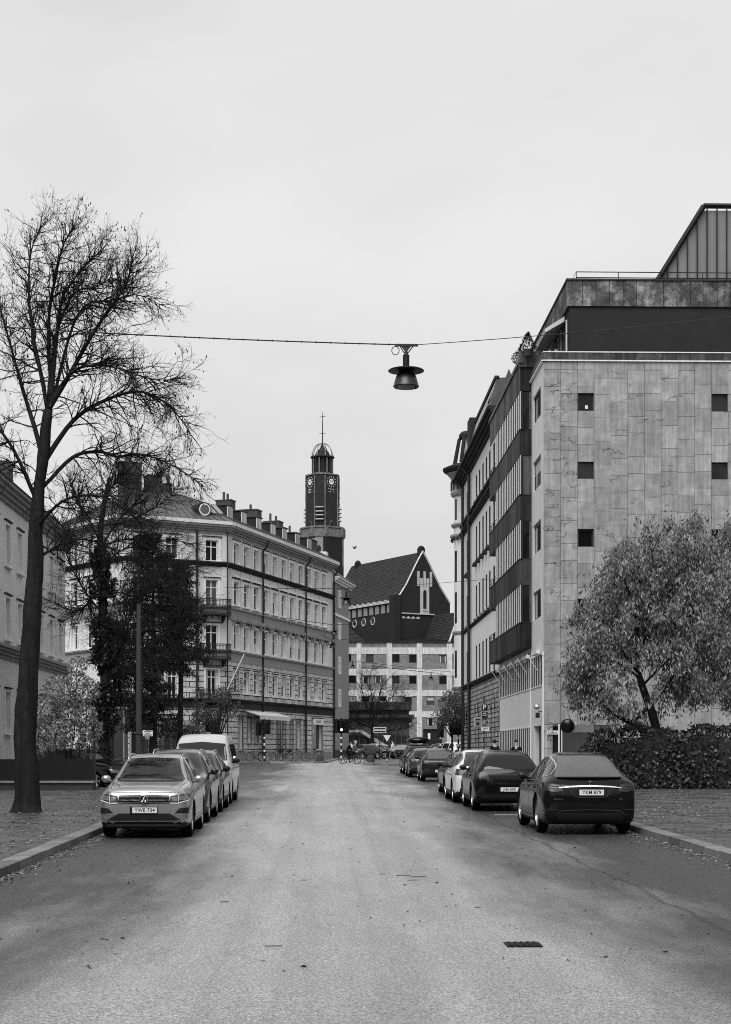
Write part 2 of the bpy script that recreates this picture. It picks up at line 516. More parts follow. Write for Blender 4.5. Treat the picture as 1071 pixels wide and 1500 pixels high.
def kerb(name, line, side):
    mb = MB(); n = len(line)
    pts = [Vector(p) for p in line]
    outer = []; 
    for i in range(n):
        d = (pts[min(i + 1, n - 1)] - pts[max(i - 1, 0)]).normalized()
        outer.append(pts[i] + Vector((-d.y, d.x)) * .3 * side)
    for i in range(n - 1):
        A, C, E, G = pts[i], pts[i + 1], outer[i + 1], outer[i]
        k = max(1, int((C - A).length / 1.0))
        for j in range(k):
            t0, t1 = (j + .008) / k, (j + .992) / k; hz = .13 + R.uniform(-.006, .006); sh = R.uniform(-.006, .006)
            a, c, e, g = A.lerp(C, t0), A.lerp(C, t1), G.lerp(E, t1), G.lerp(E, t0)
            v = []
            for dz in (-.05, hz - .012, hz):
                for q, p, w_ in ((a, g, 0), (c, e, 0), (e, e, 1), (g, g, 1)):
                    ins = .012 if dz == hz and w_ == 0 else 0
                    qq = q + (p - q).normalized() * (ins + sh) if (w_ == 0) else q
                    v.append((qq.x, qq.y, gz(q.y) + dz))
            mb.faces(v, [(0, 1, 5, 4), (1, 2, 6, 5), (2, 3, 7, 6), (3, 0, 4, 7), (4, 5, 9, 8), (5, 6, 10, 9), (6, 7, 11, 10), (7, 4, 8, 11), (8, 9, 10, 11)])
    return struct(mb.build(name, M['kerb']))


# left pavement follows its kerb; the corner part in front of the corner house juts out to the right
slab('left_pavement', [p for p in KL], -90)
# right pavement: main strip, then the built-out corner
slab('right_pavement', [p for p in KR if p[0] < 9.5], 90)
kerb('left_kerb', KL, 1)
kerb('right_kerb', KR, -1)
# far pavement in front of the office building
mb = MB(); mb.box(-90, 90, 221, 245, gz(200) - .02, gz(200) + .12); struct(mb.build('far_pavement', M['paving']))
mb = MB(); mb.box(1.74, 2.08, 15.55, 15.9, gz(15.7) + .002, gz(15.7) + .012)
for i in range(5): mb.box(1.77 + .062 * i, 1.80 + .062 * i, 15.58, 15.87, gz(15.7) + .012, gz(15.7) + .02)
o = mb.build('drain_cover', mat('rusty_iron', .015, .6, .3, 20)); tag(o, 'small square iron drain cover set in the asphalt at the bottom of the road', 'drain cover')


# ------------------------------------------------------------------ windows
class Fr:
    """a facade's own frame: x along it, -y out of it, heights are world heights"""
    def __init__(s, root, ox, oy, rz):
        s.r = root; s.rz = rz
        p = Vector((ox, oy, 0)) - Vector((root.location.x, root.location.y, 0))
        p.rotate(Matrix.Rotation(-root.rotation_euler.z, 3, 'Z'))
        s.o = Vector((p.x, p.y, -root.location.z)); s.rl = rz - root.rotation_euler.z

    def put(s, mb, name, mats, smooth=False, x=0, y=0, z=0, label=None):
        return s.putm(mb.mesh(name, mats, smooth), name, x, y, z, label)

    def putm(s, me, name, x=0, y=0, z=0, label=None):
        d = Vector((x, y, z)); d.rotate(Matrix.Rotation(s.rl, 3, 'Z'))
        return put(me, name, s.r, s.o + d, s.rl, label)


WIN = {}


def win_mesh(key, w_, h, fr=.07, mull=1, tran=.68, liner=.24, sur=.16, sill=True, fm='white_frame', sm='trim_light', pm='pane', surp=.05, head=0):
    a = MB(); H = w_ / 2
    a.mi = 0
    y0, y1 = liner - .06, liner
    a.box(-H, -H + fr, y0, y1, 0, h); a.box(H - fr, H, y0, y1, 0, h)
    a.box(-H + fr, H - fr, y0, y1, 0, fr); a.box(-H + fr, H - fr, y0, y1, h - fr, h)
    for i in range(mull):
        x = -H + w_ * (i + 1) / (mull + 1); a.box(x - .04, x + .04, y0 - .01, y1 - .005, fr, h - fr)
    if tran: a.box(-H + fr, H - fr, y0 - .015, y1 - .01, h * tran - .035, h * tran + .035)
    if liner > .15:
        a.box(-H + .002, -H + .02, .004, y0 - .002, .002, h - .002); a.box(H - .02, H - .002, .004, y0 - .002, .002, h - .002)
    a.mi = 1
    if sur:
        a.box(-H - sur, -H, -surp, .02, -.02, h + sur); a.box(H, H + sur, -surp, .02, -.02, h + sur)
        a.box(-H, H, -surp, .02, h, h + sur)
        if head:
            a.box(-H - sur - .06, H + sur + .06, -surp - head, .01, h + sur + .12, h + sur + .26)
    if sill: a.box(-H - sur - .05, H + sur + .05, -surp - .14, .1, -.12, -.02)
    a.mi = 2
    if sur >= .1: a.box(-H - sur - .06, H + sur + .06, -surp - .09, .0, h + sur, h + sur + .07)  # thin dark strip over the head, a shadow line put into the colour
    p = MB(); p.box(-H + fr * .5, H - fr * .5, liner - .03, liner - .015, fr * .5, h - fr * .5)
    ps = [p.mesh('pane', M[pm])]
    if pm == 'pane' and h > 1 and w_ > .9:
        for var in (0, 1, 2):
            q = MB(); q.mi = 0; q.box(-H + fr * .5, H - fr * .5, liner - .03, liner - .015, fr * .5, h - fr * .5); q.mi = 1; y_ = liner - .034
            if var == 0: q.box(-H + fr, -H + fr + w_ * .17, y_, y_ + .003, fr, h - fr); q.box(H - fr - w_ * .15, H - fr, y_, y_ + .003, fr, h - fr)
            elif var == 1: q.box(-H + fr, H - fr, y_, y_ + .003, h * .55, h - fr)
            else: q.box(-H + fr, H - fr, y_, y_ + .003, fr, h * .4)
            ps.append(q.mesh('pane', [M[pm], M['pane_curtain']]))
    WIN[key] = (a.mesh('window', [M[fm], M[sm], M['trim_dark']]), ps)
    return key


def win(fr, key, x, z, y=0):
    f, p = WIN[key]; t_ = R.random(); p = p[0] if len(p) == 1 or t_ < .62 else p[1 if t_ < .84 else 2 if t_ < .93 else 3]
    o = fr.putm(f, 'window', x, y, z)
    q = put(p, 'pane', o)
    return o


def cornice(mb, x0, x1, z, h, proj, steps=3, dz=0):
    for i in range(steps):
        a = z + h * i / steps; b_ = z + h * (i + 1) / steps
        mb.box(x0, x1, -proj * (i + 1) / steps, .05, a + dz, b_ + dz)


# ------------------------------------------------------------------ the corner house on the left
def c2w(x, Z):
    return (x * math.cos(TH) + Z * math.sin(TH), -x * math.sin(TH) + Z * math.cos(TH))


dL = Vector((.276, .961)).normalized(); nL = Vector((-dL.y, dL.x))
P0 = Vector((-11.42, 135)); dC = Vector((.872, .49)); P1 = P0 - dC * 9; P2 = P0 + dL * 29.5
P3 = P1 + Vector((-.6, .8)) * 13; P2b = P2 + nL * 13


def tL(px, off=0):
    u = (px - 535) / F
    return (u * (135 + .276 * off) + 11.42 + .961 * off) / (.276 - .961 * u)


def build_corner_house():
    g = gz(135) + .1
    c = c2w(*P0)
    root = thing('apartment_building', 'five storey stucco corner house with balconies, dormers and chimneys, shops at street level', 'building', (c[0], c[1], g))
    aL = math.atan2(dL.y, dL.x) - TH
    fl = Fr(root, c[0], c[1], aL)
    e = c2w(*P1); fc = Fr(root, e[0], e[1], math.atan2(dC.y, dC.x) - TH)
    q = c2w(*P3); f3 = Fr(root, q[0], q[1], math.atan2(-.8, .6) - TH)
    rows = [(17.75, 1.75, 'a'), (14.35, 1.95, 'a'), (10.65, 2.0, 'c'), (7.05, 1.85, 'b')]
    win_mesh('a', 1.3, 1.75, sur=.24, fr=.09, surp=.09); win_mesh('h', 1.3, 1.95, sur=.22, head=.14, fr=.09, surp=.09)
    win_mesh('c', 1.3, 2.0, sur=.16, fr=.09, surp=.07); win_mesh('b', 1.3, 1.85, sur=.10, surp=.07, fr=.09)
    keys = ['a', 'h', 'c', 'b']
    xs = [2.07 + 2.433 * i for i in range(11)]
    # main facade
    up = []; lo = []
    for (z, h, k), key in zip(rows, keys):
        for x in xs:
            (lo if z < 8 else up).append((x - .65, x + .65, z, z + h)); win(fl, key, x, z)
    mb = MB(); mb.wall(0, 29.5, 10.0, 20.2, up, 0, .26); fl.put(mb, 'wall', M['stucco'])
    mb = MB(); mb.wall(0, 29.5, 6.2, 10.0, lo, -.05, .3); fl.put(mb, 'wall', M['stucco_rust'])
    # street level openings
    doors = [(404, 409.5), (411, 417.5), (422, 428), (443, 447.5)]
    shops = [(347.5, 354, 2.3, 5.0), (360, 366.5, 2.9, 4.9), (371, 376.5, 2.9, 4.9), (432, 438.5, 2.3, 5.0), (456, 470.5, 2.3, 5.2)]
    holes = []
    for a, b_ in doors: holes.append((tL(a), tL(b_), g + .02, 5.1))
    for a, b_, z0, z1 in shops: holes.append((tL(a), tL(b_), z0, z1))
    mb = MB(); mb.wall(0, 29.5, g - .3, 6.2, holes, -.07, .4); fl.put(mb, 'wall', M['stucco_rust'])
    mb = MB(); xs_ = sorted([(tL(a), tL(b_)) for a, b_ in doors]); last = 0
    for a, b_ in xs_ + [(29.5, 29.5)]:
        if a - last > .1: mb.box(last, a - .02, -.14, -.06, g - .3, g + .75)
        last = b_ + .02
    fl.put(mb, 'plinth', M['trim_dark'] if 0 else M['plaster_grey'])
    for i, (a, b_) in enumerate(doors):
        w_ = tL(b_) - tL(a); mb = MB(); mb.box(0, w_, .26, .30, g, 5.1); mb.box(.1, w_ / 2 - .04, .22, .26, g + .2, 4.2); mb.box(w_ / 2 + .04, w_ - .1, .22, .26, g + .2, 4.2)
        mb.mi = 1; mb.box(-.12, 0, -.13, .0, g, 5.22); mb.box(w_, w_ + .12, -.13, .0, g, 5.22)
        d = fl.put(mb, 'door', [M['concrete_dark'], M['trim_mid']], x=tL(a))
        h_ = MB(); h_.box(w_ / 2 - .1, w_ / 2 - .06, .16, .22, g + 1.0, g + 1.15); put(h_.mesh('door_handle', M['chrome']), 'door_handle', d)
    for a, b_, z0, z1 in shops:
        w_ = tL(b_) - tL(a); k = win_mesh('s%d' % a, w_, z1 - z0, mull=1 if w_ < 2.4 else 0, tran=.75 if w_ < 2.4 else 0, sur=.12, surp=.13, sm='trim_mid')
        win(fl, k, (tL(a) + tL(b_)) / 2, z0, -.0)
    # chamfer
    cx = [9 - 1.35, 9 - 4.85, 1.3]
    up = []; lo = []
    win_mesh('a2', 1.1, 1.7, sur=.26); win_mesh('d2', 1.1, 2.5, sur=.16, sill=False, tran=.75)
    for x in cx:
        up.append((x - .55, x + .55, 17.75, 19.45)); win(fc, 'a2', x, 17.75)
        for z in (13.7, 10.0):
            up.append((x - .55, x + .55, z, z + 2.5)); win(fc, 'd2', x, z)
        lo.append((x - .55, x + .55, 6.35, 8.85)); win(fc, 'd2', x, 6.35, -.05)
    mb = MB(); mb.wall(0, 9, 9.9, 20.2, up, 0, .26); fc.put(mb, 'wall', M['stucco'])
    dh = [(x - .7, x + .7, g + .02, 4.6) for x in cx]
    mb = MB(); mb.wall(0, 9, g - .3, 9.9, lo + dh, -.05, .34); fc.put(mb, 'wall', M['stucco_rust'])
    k = win_mesh('sd', 1.4, 4.6 - g - .02, sur=.16, sill=False, tran=.7, sm='trim_mid', surp=.12)
    for x in cx: win(fc, k, x, g + .02, -.0)
    for x in (.35, 2.6, 6.0, 8.75):      # giant pilasters on the upper floors
        for za, zb_ in ((14.1, 17.3), (17.75, 19.9)):
            mb = MB(); mb.box(x - .22, x + .22, -.1, .02, za, zb_); fc.put(mb, 'pilaster', M['stucco'])
    # third facade, turned away towards the park
    hs = []
    for x in (2, 4.6, 7.2, 9.8):
        for z, h, key in [(17.75, 1.75, 'a'), (14.35, 1.95, 'h'), (10.65, 2.0, 'c')]:
            hs.append((x - .65, x + .65, z, z + h)); win(f3, key, x, z)
    mb = MB(); mb.wall(0, 13, g - .3, 20.2, hs, 0, .26); f3.put(mb, 'wall', M['stucco'])
    # string courses and main cornice on the three facades
    for fr, x1, dz, e0, e1 in ((fl, 29.5, 0, 0, 0), (fc, 9, .004, 0, .12), (f3, 13, .008, 0, 0)):
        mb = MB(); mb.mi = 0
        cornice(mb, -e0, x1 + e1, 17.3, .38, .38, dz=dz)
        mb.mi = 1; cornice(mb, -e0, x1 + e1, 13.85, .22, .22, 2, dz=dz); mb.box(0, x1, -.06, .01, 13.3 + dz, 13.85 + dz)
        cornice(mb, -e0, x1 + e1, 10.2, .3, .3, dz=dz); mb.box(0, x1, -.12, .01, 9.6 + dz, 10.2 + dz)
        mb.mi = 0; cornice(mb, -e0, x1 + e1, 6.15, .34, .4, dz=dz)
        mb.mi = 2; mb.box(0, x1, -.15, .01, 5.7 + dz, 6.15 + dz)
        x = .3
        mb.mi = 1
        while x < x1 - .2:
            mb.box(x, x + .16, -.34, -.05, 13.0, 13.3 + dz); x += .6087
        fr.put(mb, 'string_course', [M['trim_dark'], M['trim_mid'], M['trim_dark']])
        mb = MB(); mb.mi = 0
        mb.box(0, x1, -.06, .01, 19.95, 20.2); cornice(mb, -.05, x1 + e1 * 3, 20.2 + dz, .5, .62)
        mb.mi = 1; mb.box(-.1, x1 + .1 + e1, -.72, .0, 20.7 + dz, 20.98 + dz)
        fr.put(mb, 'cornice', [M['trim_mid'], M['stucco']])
    # pilaster strips on the top floor, arches over the third row
    for i in range(12):
        x = .86 + 2.433 * i; mb = MB()
        mb.box(x - .1, x + .1, -.05, .01, 17.7, 19.95); mb.box(x - .12, x + .12, -.07, .01, 14.07, 17.3)
        mb.box(x - .16, x + .16, -.12, .01, 10.5, 12.9)
        fl.put(mb, 'pilaster', M['stucco'])
    for x in xs:
        mb = MB()
        for r0, r1, p in ((.72, .86, .2), (.98, 1.12, .26)):
            n = 10
            for i in range(n):
                a, b_ = pi * i / n, pi * (i + 1) / n
                P = lambda r, t, y: (x + r * math.cos(t), y, 12.62 + r * .62 * math.sin(t))
                vs = [P(r0, a, -p), P(r1, a, -p), P(r1, b_, -p), P(r0, b_, -p), P(r0, a, 0), P(r1, a, 0), P(r1, b_, 0), P(r0, b_, 0)]
                mb.faces(vs, [(0, 1, 2, 3), (1, 5, 6, 2), (0, 3, 7, 4)])
        fl.put(mb, 'window_arch', M['trim_mid'])
    for x in (8.34, 20.4, 29.3):
        mb = MB(); mb.tube([(x + .3, -.62, 20.5), (x + .1, -.5, 20.0), (x, -.2, 19.6), (x, -.2, g)], .085, 6); fl.put(mb, 'downpipe', M['pipe'])
    mb = MB(); mb.tube([(9 - .05, -.25, 20.2), (9 - .05, -.25, g)], .06, 6); fc.put(mb, 'downpipe', M['pipe'])
    mb = MB(); mb.tube([(9 - 2.75, -.2, 20.2), (9 - 2.75, -.2, g)], .1, 6); fc.put(mb, 'downpipe', M['pipe'])
    # roof
    def off(poly, dists):
        n = len(poly); out = []
        for i in range(n):
            a, b_, c_ = poly[i - 1], poly[i], poly[(i + 1) % n]
            d1 = (b_ - a).normalized(); d2 = (c_ - b_).normalized()
            n1 = Vector((-d1.y, d1.x)); n2 = Vector((-d2.y, d2.x))
            q1 = a + n1 * dists[i - 1]; q2 = b_ + n2 * dists[i]
            den = d1.x * d2.y - d1.y * d2.x
            if abs(den) < .03: out.append(b_ + n2 * dists[i]); continue
            t = ((q2 - q1).x * d2.y - (q2 - q1).y * d2.x) / den
            out.append(q1 + d1 * t)
        return out
    poly = [P1, P0, P2, P2b, P3]
    outer = off(poly, [-.66] * 2 + [-.05, -.1, -.66]); inner = off(poly, [4.2, 4.2, .3, 3, 4.2]); top = off(poly, [5.6, 5.6, 1, 4, 5.6])
    cxy = Vector(c)
    def W(p, z):
        a = Vector(c2w(*p)) - cxy; return (a.x, a.y, z - g)
    mb = MB(); n = 5
    for i in range(n):
        j = (i + 1) % n
        mb.poly([W(outer[i], 21.0), W(outer[j], 21.0), W(inner[j], 23.6), W(inner[i], 23.6)])
        mb.poly([W(inner[i], 23.6), W(inner[j], 23.6), W(top[j], 24.0), W(top[i], 24.0)])
        # standing seams
        ln = (outer[j] - outer[i]).length; k = int(ln / .62)
        for s in range(1, k):
            a = outer[i].lerp(outer[j], s / k); b_ = inner[i].lerp(inner[j], s / k)
            if i in (0, 1, 4): mb.tube([W(a, 21.03), W(b_, 23.63)], .025, 3)
    mb.poly([W(p, 24.0) for p in top])
    roof = mb.build('roof', M['sheet_roof'], root)
    mb = MB()
    mb.poly([W(poly[2], g), W(poly[3], g), W(poly[3], 21.0), W(poly[2], 21.0)]); mb.poly([W(poly[3], g), W(poly[4], g), W(poly[4], 21.0), W(poly[3], 21.0)])
    mb.build('wall', M['plaster_grey'], root)
    # pale roof light strips near the corner
    mb = MB()
    # dormers
    for px in (335, 355.5, 377.5, 398.5, 415.5, 434, 451.5):
        x = tL(px, .9); mb = MB()
        z0, z1 = 21.45, 22.75
        mb.mi = 0
        mb.prism([(.85, z0), (.85, z1), (3.9, z1 + .12), (3.9, z0 + 1.6)], -.62, .62, 'x')
        mb.mi = 1; mb.box(-.72, .72, .7, 4.0, z1 + .02, z1 + .12)
        d = fl.put(mb, 'dormer', [M['trim_dark'], M['chimney']], x=x)
        mb = MB(); mb.mi = 0
        mb.box(-.6, .6, .80, .85, z0 + .15, z1 - .02); mb.mi = 1
        mb.box(-.5, -.04, .785, .80, z0 + .25, z1 - .12); mb.box(.04, .5, .785, .80, z0 + .25, z1 - .12)
        put(mb.mesh('window', [M['white_frame'], M['pane_pale']]), 'window', d)
    # big dormer by the far end and skylights
    mb = MB(); mb.mi = 0; mb.box(-.9, .9, 1.1, 4, 21.6, 22.9); mb.mi = 1; mb.box(-1.05, 1.05, .9, 4.1, 22.9, 23.02)
    fl.put(mb, 'dormer', [M['plastic'], M['roof_pale']], x=27)
    for px in (308, 320, 444, 462):
        pass
    # chimneys
    def chim(fr, x, y, wx, wy, zt, pots=2):
        mb = MB(); mb.box(x - wx / 2, x + wx / 2, y - wy / 2, y + wy / 2, 22.3, zt - .1)
        mb.box(x - wx / 2 - .06, x + wx / 2 + .06, y - wy / 2 - .06, y + wy / 2 + .06, zt - .1, zt)
        ch = fr.put(mb, 'chimney', M['chimney'])
        for i in range(pots):
            p = MB(); px_, py_ = x + R.uniform(-.2, .2), y - wy * .3 + wy * .6 * (i + .5) / pots
            p.tube([(px_, py_, zt), (px_, py_, zt + R.uniform(.45, .8))], .12, 8); 
            put(p.mesh('chimney_pot', M['chimney']), 'chimney_pot', ch)
        return ch
    chim(fl, tL(330, 5.2), 5.2, 1.1, 1.5, 25.0, 2); chim(fl, tL(367, 4.8), 4.8, 1.3, 1.7, 24.9, 1)
    chim(fl, tL(400, 4.8), 4.8, 1.2, 1.6, 24.7, 2); chim(fl, tL(424, 5), 5, .8, .8, 24.3, 1)
    chim(fc, 2.2, 4.4, 1.7, 1.1, 26.0, 3); chim(fc, 4.5, 5.0, 1.25, 1.0, 25.2, 0); chim(fc, 6.4, 6.5, .7, .6, 24.9, 1)
    # round window dormer over the chamfer
    mb = MB(); x0 = 9 - 1.9
    mb.mi = 0; mb.lathe([(.0, .25), (.62, .25), (.62, 2.4), (0, 2.4)], (x0, 0, 21.95), 20, 'y')
    mb.mi = 1; mb.lathe([(.0, .2), (.42, .2), (.46, .25)], (x0, 0, 21.95), 20, 'y'); mb.mi = 2; mb.lathe([(.40, .17), (.50, .17), (.50, .25)], (x0, 0, 21.95), 20, 'y')
    fc.put(mb, 'dormer', [M['trim_dark'], M['pane_pale'], M['white_frame']])
    mb = MB()
    for s_ in (.15, .75):
        mb.prism([(.35, 21.72), (2.0, 22.7), (2.0, 22.75), (.35, 21.77)], 9 - s_ - .42, 9 - s_, 'x')
    fc.put(mb, 'skylight', M['pane_pale'])
    # three iron balconies on the chamfer
    for zf, zt in ((13.25, 14.55), (9.6, 10.9), (6.1, 7.2)):
        bx = 9 - 1.25; mb = MB(); mb.box(bx - 1.2, bx + 1.2, -1.0, .0, zf, zf + .18)
        mb.prism([(0, zf - .6), (-.7, zf), (0, zf)], bx - .9, bx - .75, 'x'); mb.prism([(0, zf - .6), (-.7, zf), (0, zf)], bx + .75, bx + .9, 'x')
        bal = fc.put(mb, 'balcony', M['trim_dark'])
        r = MB()
        def P(t):
            t = max(0, min(t, 4.4))
            if t < 1: return (bx - 1.2, -t, 0)
            if t < 3.4: return (bx - 1.2 + (t - 1), -1, 0)
            return (bx + 1.2, -1 + (t - 3.4), 0)
        for zz, rr in ((zt, .035), (zt - .14, .02), (zf + .26, .025)):
            r.tube([(P(t)[0], P(t)[1], zz) for t in (0, 1, 3.4, 4.4)], rr, 4)
        k = 34
        for i in range(k + 1):
            p = P(4.4 * i / k); r.tube([(p[0], p[1], zf + .18), (p[0], p[1], zt)], .02, 4)
        for i in range(0, k, 2):
            p = P(4.4 * (i + 1) / k); q_ = (zt + zf) / 2 + .08
            ring = [(p[0] + .09 * math.cos(a) * (1 if 1 < 4.4 * (i + 1) / k < 3.4 else 0), p[1] + .09 * math.cos(a) * (0 if 1 < 4.4 * (i + 1) / k < 3.4 else 1), q_ + .13 * math.sin(a)) for a in [2 * pi * j / 8 for j in range(9)]]
            r.tube(ring, .026, 4)
        fcx = put(r.mesh('railing', M['iron']), 'railing', bal)
    # shop awning, its own signs
    a0, a1 = tL(357), tL(402)
    mb = MB(); mb.prism([(-.1, 5.55), (-.1, 5.62), (-1.5, 5.2), (-1.5, 4.85), (-1.47, 4.85), (-1.47, 5.14)], a0, a1, 'x')
    fl.put(mb, 'awning', M['awning'])
    mb = MB(); mb.mi = 0; mb.box(tL(456), tL(471), -.2, -.12, 4.72, 5.3)
    s = fl.put(mb, 'shop_sign', M['sign_white'])
    t = text_mb('AVENZI', .3, .012)
    put(t.mesh('lettering', M['sign_grey']), 'lettering', s, ((tL(456) + tL(471)) / 2, -.21, 5.0))
    mb = MB(); mb.ball((tL(459), .1, 4.1), .3, 6, (1, .2, .8)); fl.put(mb, 'shop_display', M['sign_white'])
    # flagpole
    mb = MB(); mb.tube([(9 - .5, -1.0, 7.0), (9 + .35, -2.6, 10.0)], .05, 6); fc.put(mb, 'flagpole', M['pole_white'])


build_corner_house()


# ------------------------------------------------------------------ plain house beyond it
def build_plain_house():
    a = cw(487.7, 164.8); b_ = (a[0], a[1])
    dd = Vector((.168, 1)).normalized()
    root = thing('apartment_building', 'plain grey plastered house with one column of windows beyond the corner house', 'building', (a[0], a[1], gz(165) + .1))
    fr = Fr(root, a[0], a[1], math.atan2(dd.y, dd.x) - TH)
    win_mesh('p', 1.6, 1.8, sur=.0, liner=.05, sill=False, fr=.16, pm='pane_curtain')
    hs = []
    for z in (6.75, 10.1, 13.6, 16.9):
        hs.append((2.87, 4.47, z, z + 1.8)); win(fr, 'p', 3.67, z)
    mb = MB(); mb.wall(0, 8.9, 1, 19.2, hs, 0, .2); fr.put(mb, 'wall', M['plaster_grey'])
    mb = MB(); mb.box(0, .01, .1, 12, 1, 19.2); mb.box(8.88, 8.9, .01, 12, 1, 19.2); fr.put(mb, 'wall', M['plaster_grey'])
    mb = MB(); mb.box(-.02, 8.95, -.1, -.0, 1.2, 2.3); fr.put(mb, 'plinth', M['concrete_dark'])
    mb = MB(); mb.mi = 0; cornice(mb, -.1, 9.2, 19.2, .6, .7); mb.box(-.1, 9.2, -.12, .01, 15.9, 16.15); fr.put(mb, 'cornice', [M['trim_light']])
    mb = MB(); mb.prism([(-.8, 19.8), (4.5, 23.2), (9, 23.2), (12, 19.8)], 0, 9.3, 'x'); rf = fr.put(mb, 'roof', M['sheet_roof'])
    mb = MB(); mb.box(2.5, 3.6, 1.2, 3.5, 20.5, 22.6); fr.put(mb, 'dormer', M['trim_light'])
    mb = MB(); mb.box(6, 7, 3, 4, 21.5, 24.2); fr.put(mb, 'chimney', M['chimney'])
    mb = MB(); mb.tube([(.2, -.1, 19.3), (.2, -.1, 1.4)], .07, 6); fr.put(mb, 'downpipe', M['pipe'])


build_plain_house()


# ------------------------------------------------------------------ stone-clad block on the right
def build_stone_block():
    X0, Y0 = 10.6, 79.0; g = gz(79) + .1
    root = thing('office_building', 'modern block clad in large stone slabs with dark copper bays and a dark penthouse', 'building', (X0, Y0, g))
    fs = Fr(root, X0, Y0, 0); fw = Fr(root, X0, 99, -pi / 2)
    cwid = .8145; ncol = 26; XE = ncol * cwid
    wz = [(18.55, 19.4), (15.26, 16.08), (11.97, 12.83), (8.6, 9.45), (5.3, 6.15)]
    wcols = (2, 10, 18)
    holes = [(c * cwid + .03, (c + 1) * cwid - .03, a, b_) for c in wcols for a, b_ in wz]
    gate = (.42, 2.5, g - .1, 3.35)
    mb = MB(); mb.wall(0, XE, g - .3, 20.95, holes + [gate], 0, .3); fs.put(mb, 'wall', M['joint'])
    mb = MB(); rr = random.Random(3)
    for c in range(ncol):
        z = 20.93; first = True
        blocked = [(a, b_) for a, b_ in wz] if c in wcols else []
        while z > g:
            h = rr.choice([.82, .82, 1.12, 1.15, 1.12, .8]) if not first else rr.choice([.4, .8, 1.1])
            first = False
            z2 = z - h
            for a, b_ in blocked:
                if z2 < b_ and z > a:
                    if z > b_ + .05: z2 = b_
                    else: z2 = None
                    break
            if z2 is None: z = a; continue
            x0, x1 = c * cwid + .008, (c + 1) * cwid - .008
            zz0 = max(z2 + .014, g - .2)
            if x1 > gate[0] and x0 < gate[1] and zz0 < gate[3]:
                if z > gate[3] + .1: zz0 = gate[3]
                elif x0 < gate[0]: x1 = gate[0]
                elif x1 > gate[1]: x0 = gate[1]
                else: z = z2; continue
            t = rr.uniform(.028, .036)
            mb.box(x0, x1, -t, -.002, zz0, z - .002)
            z = z2
    fs.put(mb, 'stone_cladding', M['sandstone'])
    k = win_mesh('sq', cwid - .06, .85, fr=.06, mull=0, tran=0, liner=.22, sur=0, sill=False, fm='dark_frame')
    for c in wcols:
        for a, b_ in wz: win(fs, k, (c + .5) * cwid, a, 0)
    mb = MB(); mb.box(3 * cwid - .42, 3 * cwid - .28, .12, .15, 18.68, 18.85); fs.put(mb, 'window_display', M['sign_white'])
    # dead creeper stems clinging to the slabs
    mb = MB(); rr = random.Random(11)
    for i in range(150):
        x = rr.choice([.1, .15, .2, .3, .9, 1.1, 3.0, 4.0, 5.6, 9]) + rr.uniform(-.05, .7); z = rr.uniform(2.5, 20.6); d = rr.uniform(-.5, .9); pts = []
        for j in range(rr.randint(4, 7)):
            pts.append((x, -.045, z)); x += .13 * rr.uniform(.3, 1.2) * (1 if d > 0 else -1); z += rr.uniform(-.05, .08)
            if rr.random() < .3: mb.tube([pts[-1], (pts[-1][0] + rr.uniform(-.2, .2), -.045, pts[-1][2] + rr.uniform(-.25, .25))], .006, 3)
        pts = [p for p in pts if p[0] > .03]
        if len(pts) > 2: mb.tube(pts, rr.uniform(.002, .0055), 3)
    fs.put(mb, 'creeper_stems', M['twig'])
    # gate opening, its post and sign
    mb = MB(); mb.box(.42, 1.0, .25, .29, g, 3.3); mb.mi = 1; mb.box(1.02, 2.48, .2, .24, g, 3.0)
    fs.put(mb, 'gate', [M['plastic'], M['concrete_dark']])
    mb = MB(); mb.box(-.06, -.0, -.36, -.3, 0, 1)
    mb = MB(); mb.box(.15, .68, -.13, -.1, 2.90, 3.08); sg = fs.put(mb, 'exit_sign', M['sign_white'])
    put(text_mb('Utfart', .12, .006).mesh('lettering', M['sign_black']), 'lettering', sg, (.415, -.137, 2.99))
    mb = MB(); mb.tube([(.1, -.12, 3.0), (.1, -.12, g)], .015, 5); mb.tube([(.72, -.12, 3.4), (.72, -.12, g)], .045, 6); fs.put(mb, 'gate_post', M['pole_white'])
    # parapet
    mb = MB(); mb.mi = 0; mb.box(-.03, XE, -.09, .25, 21.0, 21.36); mb.mi = 1; mb.box(-.05, XE, -.12, .2, 20.94, 21.0); mb.box(-.05, XE, -.12, .26, 21.36, 21.41)
    fs.put(mb, 'parapet', [M['copper_mid'], M['trim_light']])
    # --- street side, x runs from the far end (0) to the near corner (20)
    nearw = [(20.0, 18.6), (16.7, 15.2), (13.5, 12.0), (10.1, 8.7)]
    hs = [(16.0, 18.9, b_, a) for a, b_ in nearw]
    hs += [(.6, 3.0, z, z + 1.9) for z in (8.5, 11.9, 15.3)]
    clear = (.3, 19.6, 5.3, 6.85)
    posts = []
    x = .35
    low = []
    while x < 19.4:
        w_ = 1.02
        low.append((x, min(x + w_, 19.55), 5.32, 6.8)); x += w_ + .16
    lowd = [(a, b_, g + .2, 3.3) for a, b_, c, d in low if a < 14.9] + [(16.2, 19.0, g + .05, 3.35)]
    mb = MB(); mb.wall(0, 20 - .0, g - .3, 20.95, hs + [(16.2, 19.0, g + .05, 3.35)], 0, .32); fw.put(mb, 'wall', M['sandstone_pale'])
    mb = MB(); mb.box(15.1, 15.18, -.06, .0, g, 6.9); mb.box(19.92, 20.03, -.07, -.002, g, 6.9); fw.put(mb, 'pilaster', M['white_slat'])
    k = win_mesh('nw', 2.9, 1.45, fr=.09, mull=0, tran=0, liner=.14, sur=0, sill=False, fm='dark_frame')
    for a, b_ in nearw: win(fw, k, 17.45, b_)
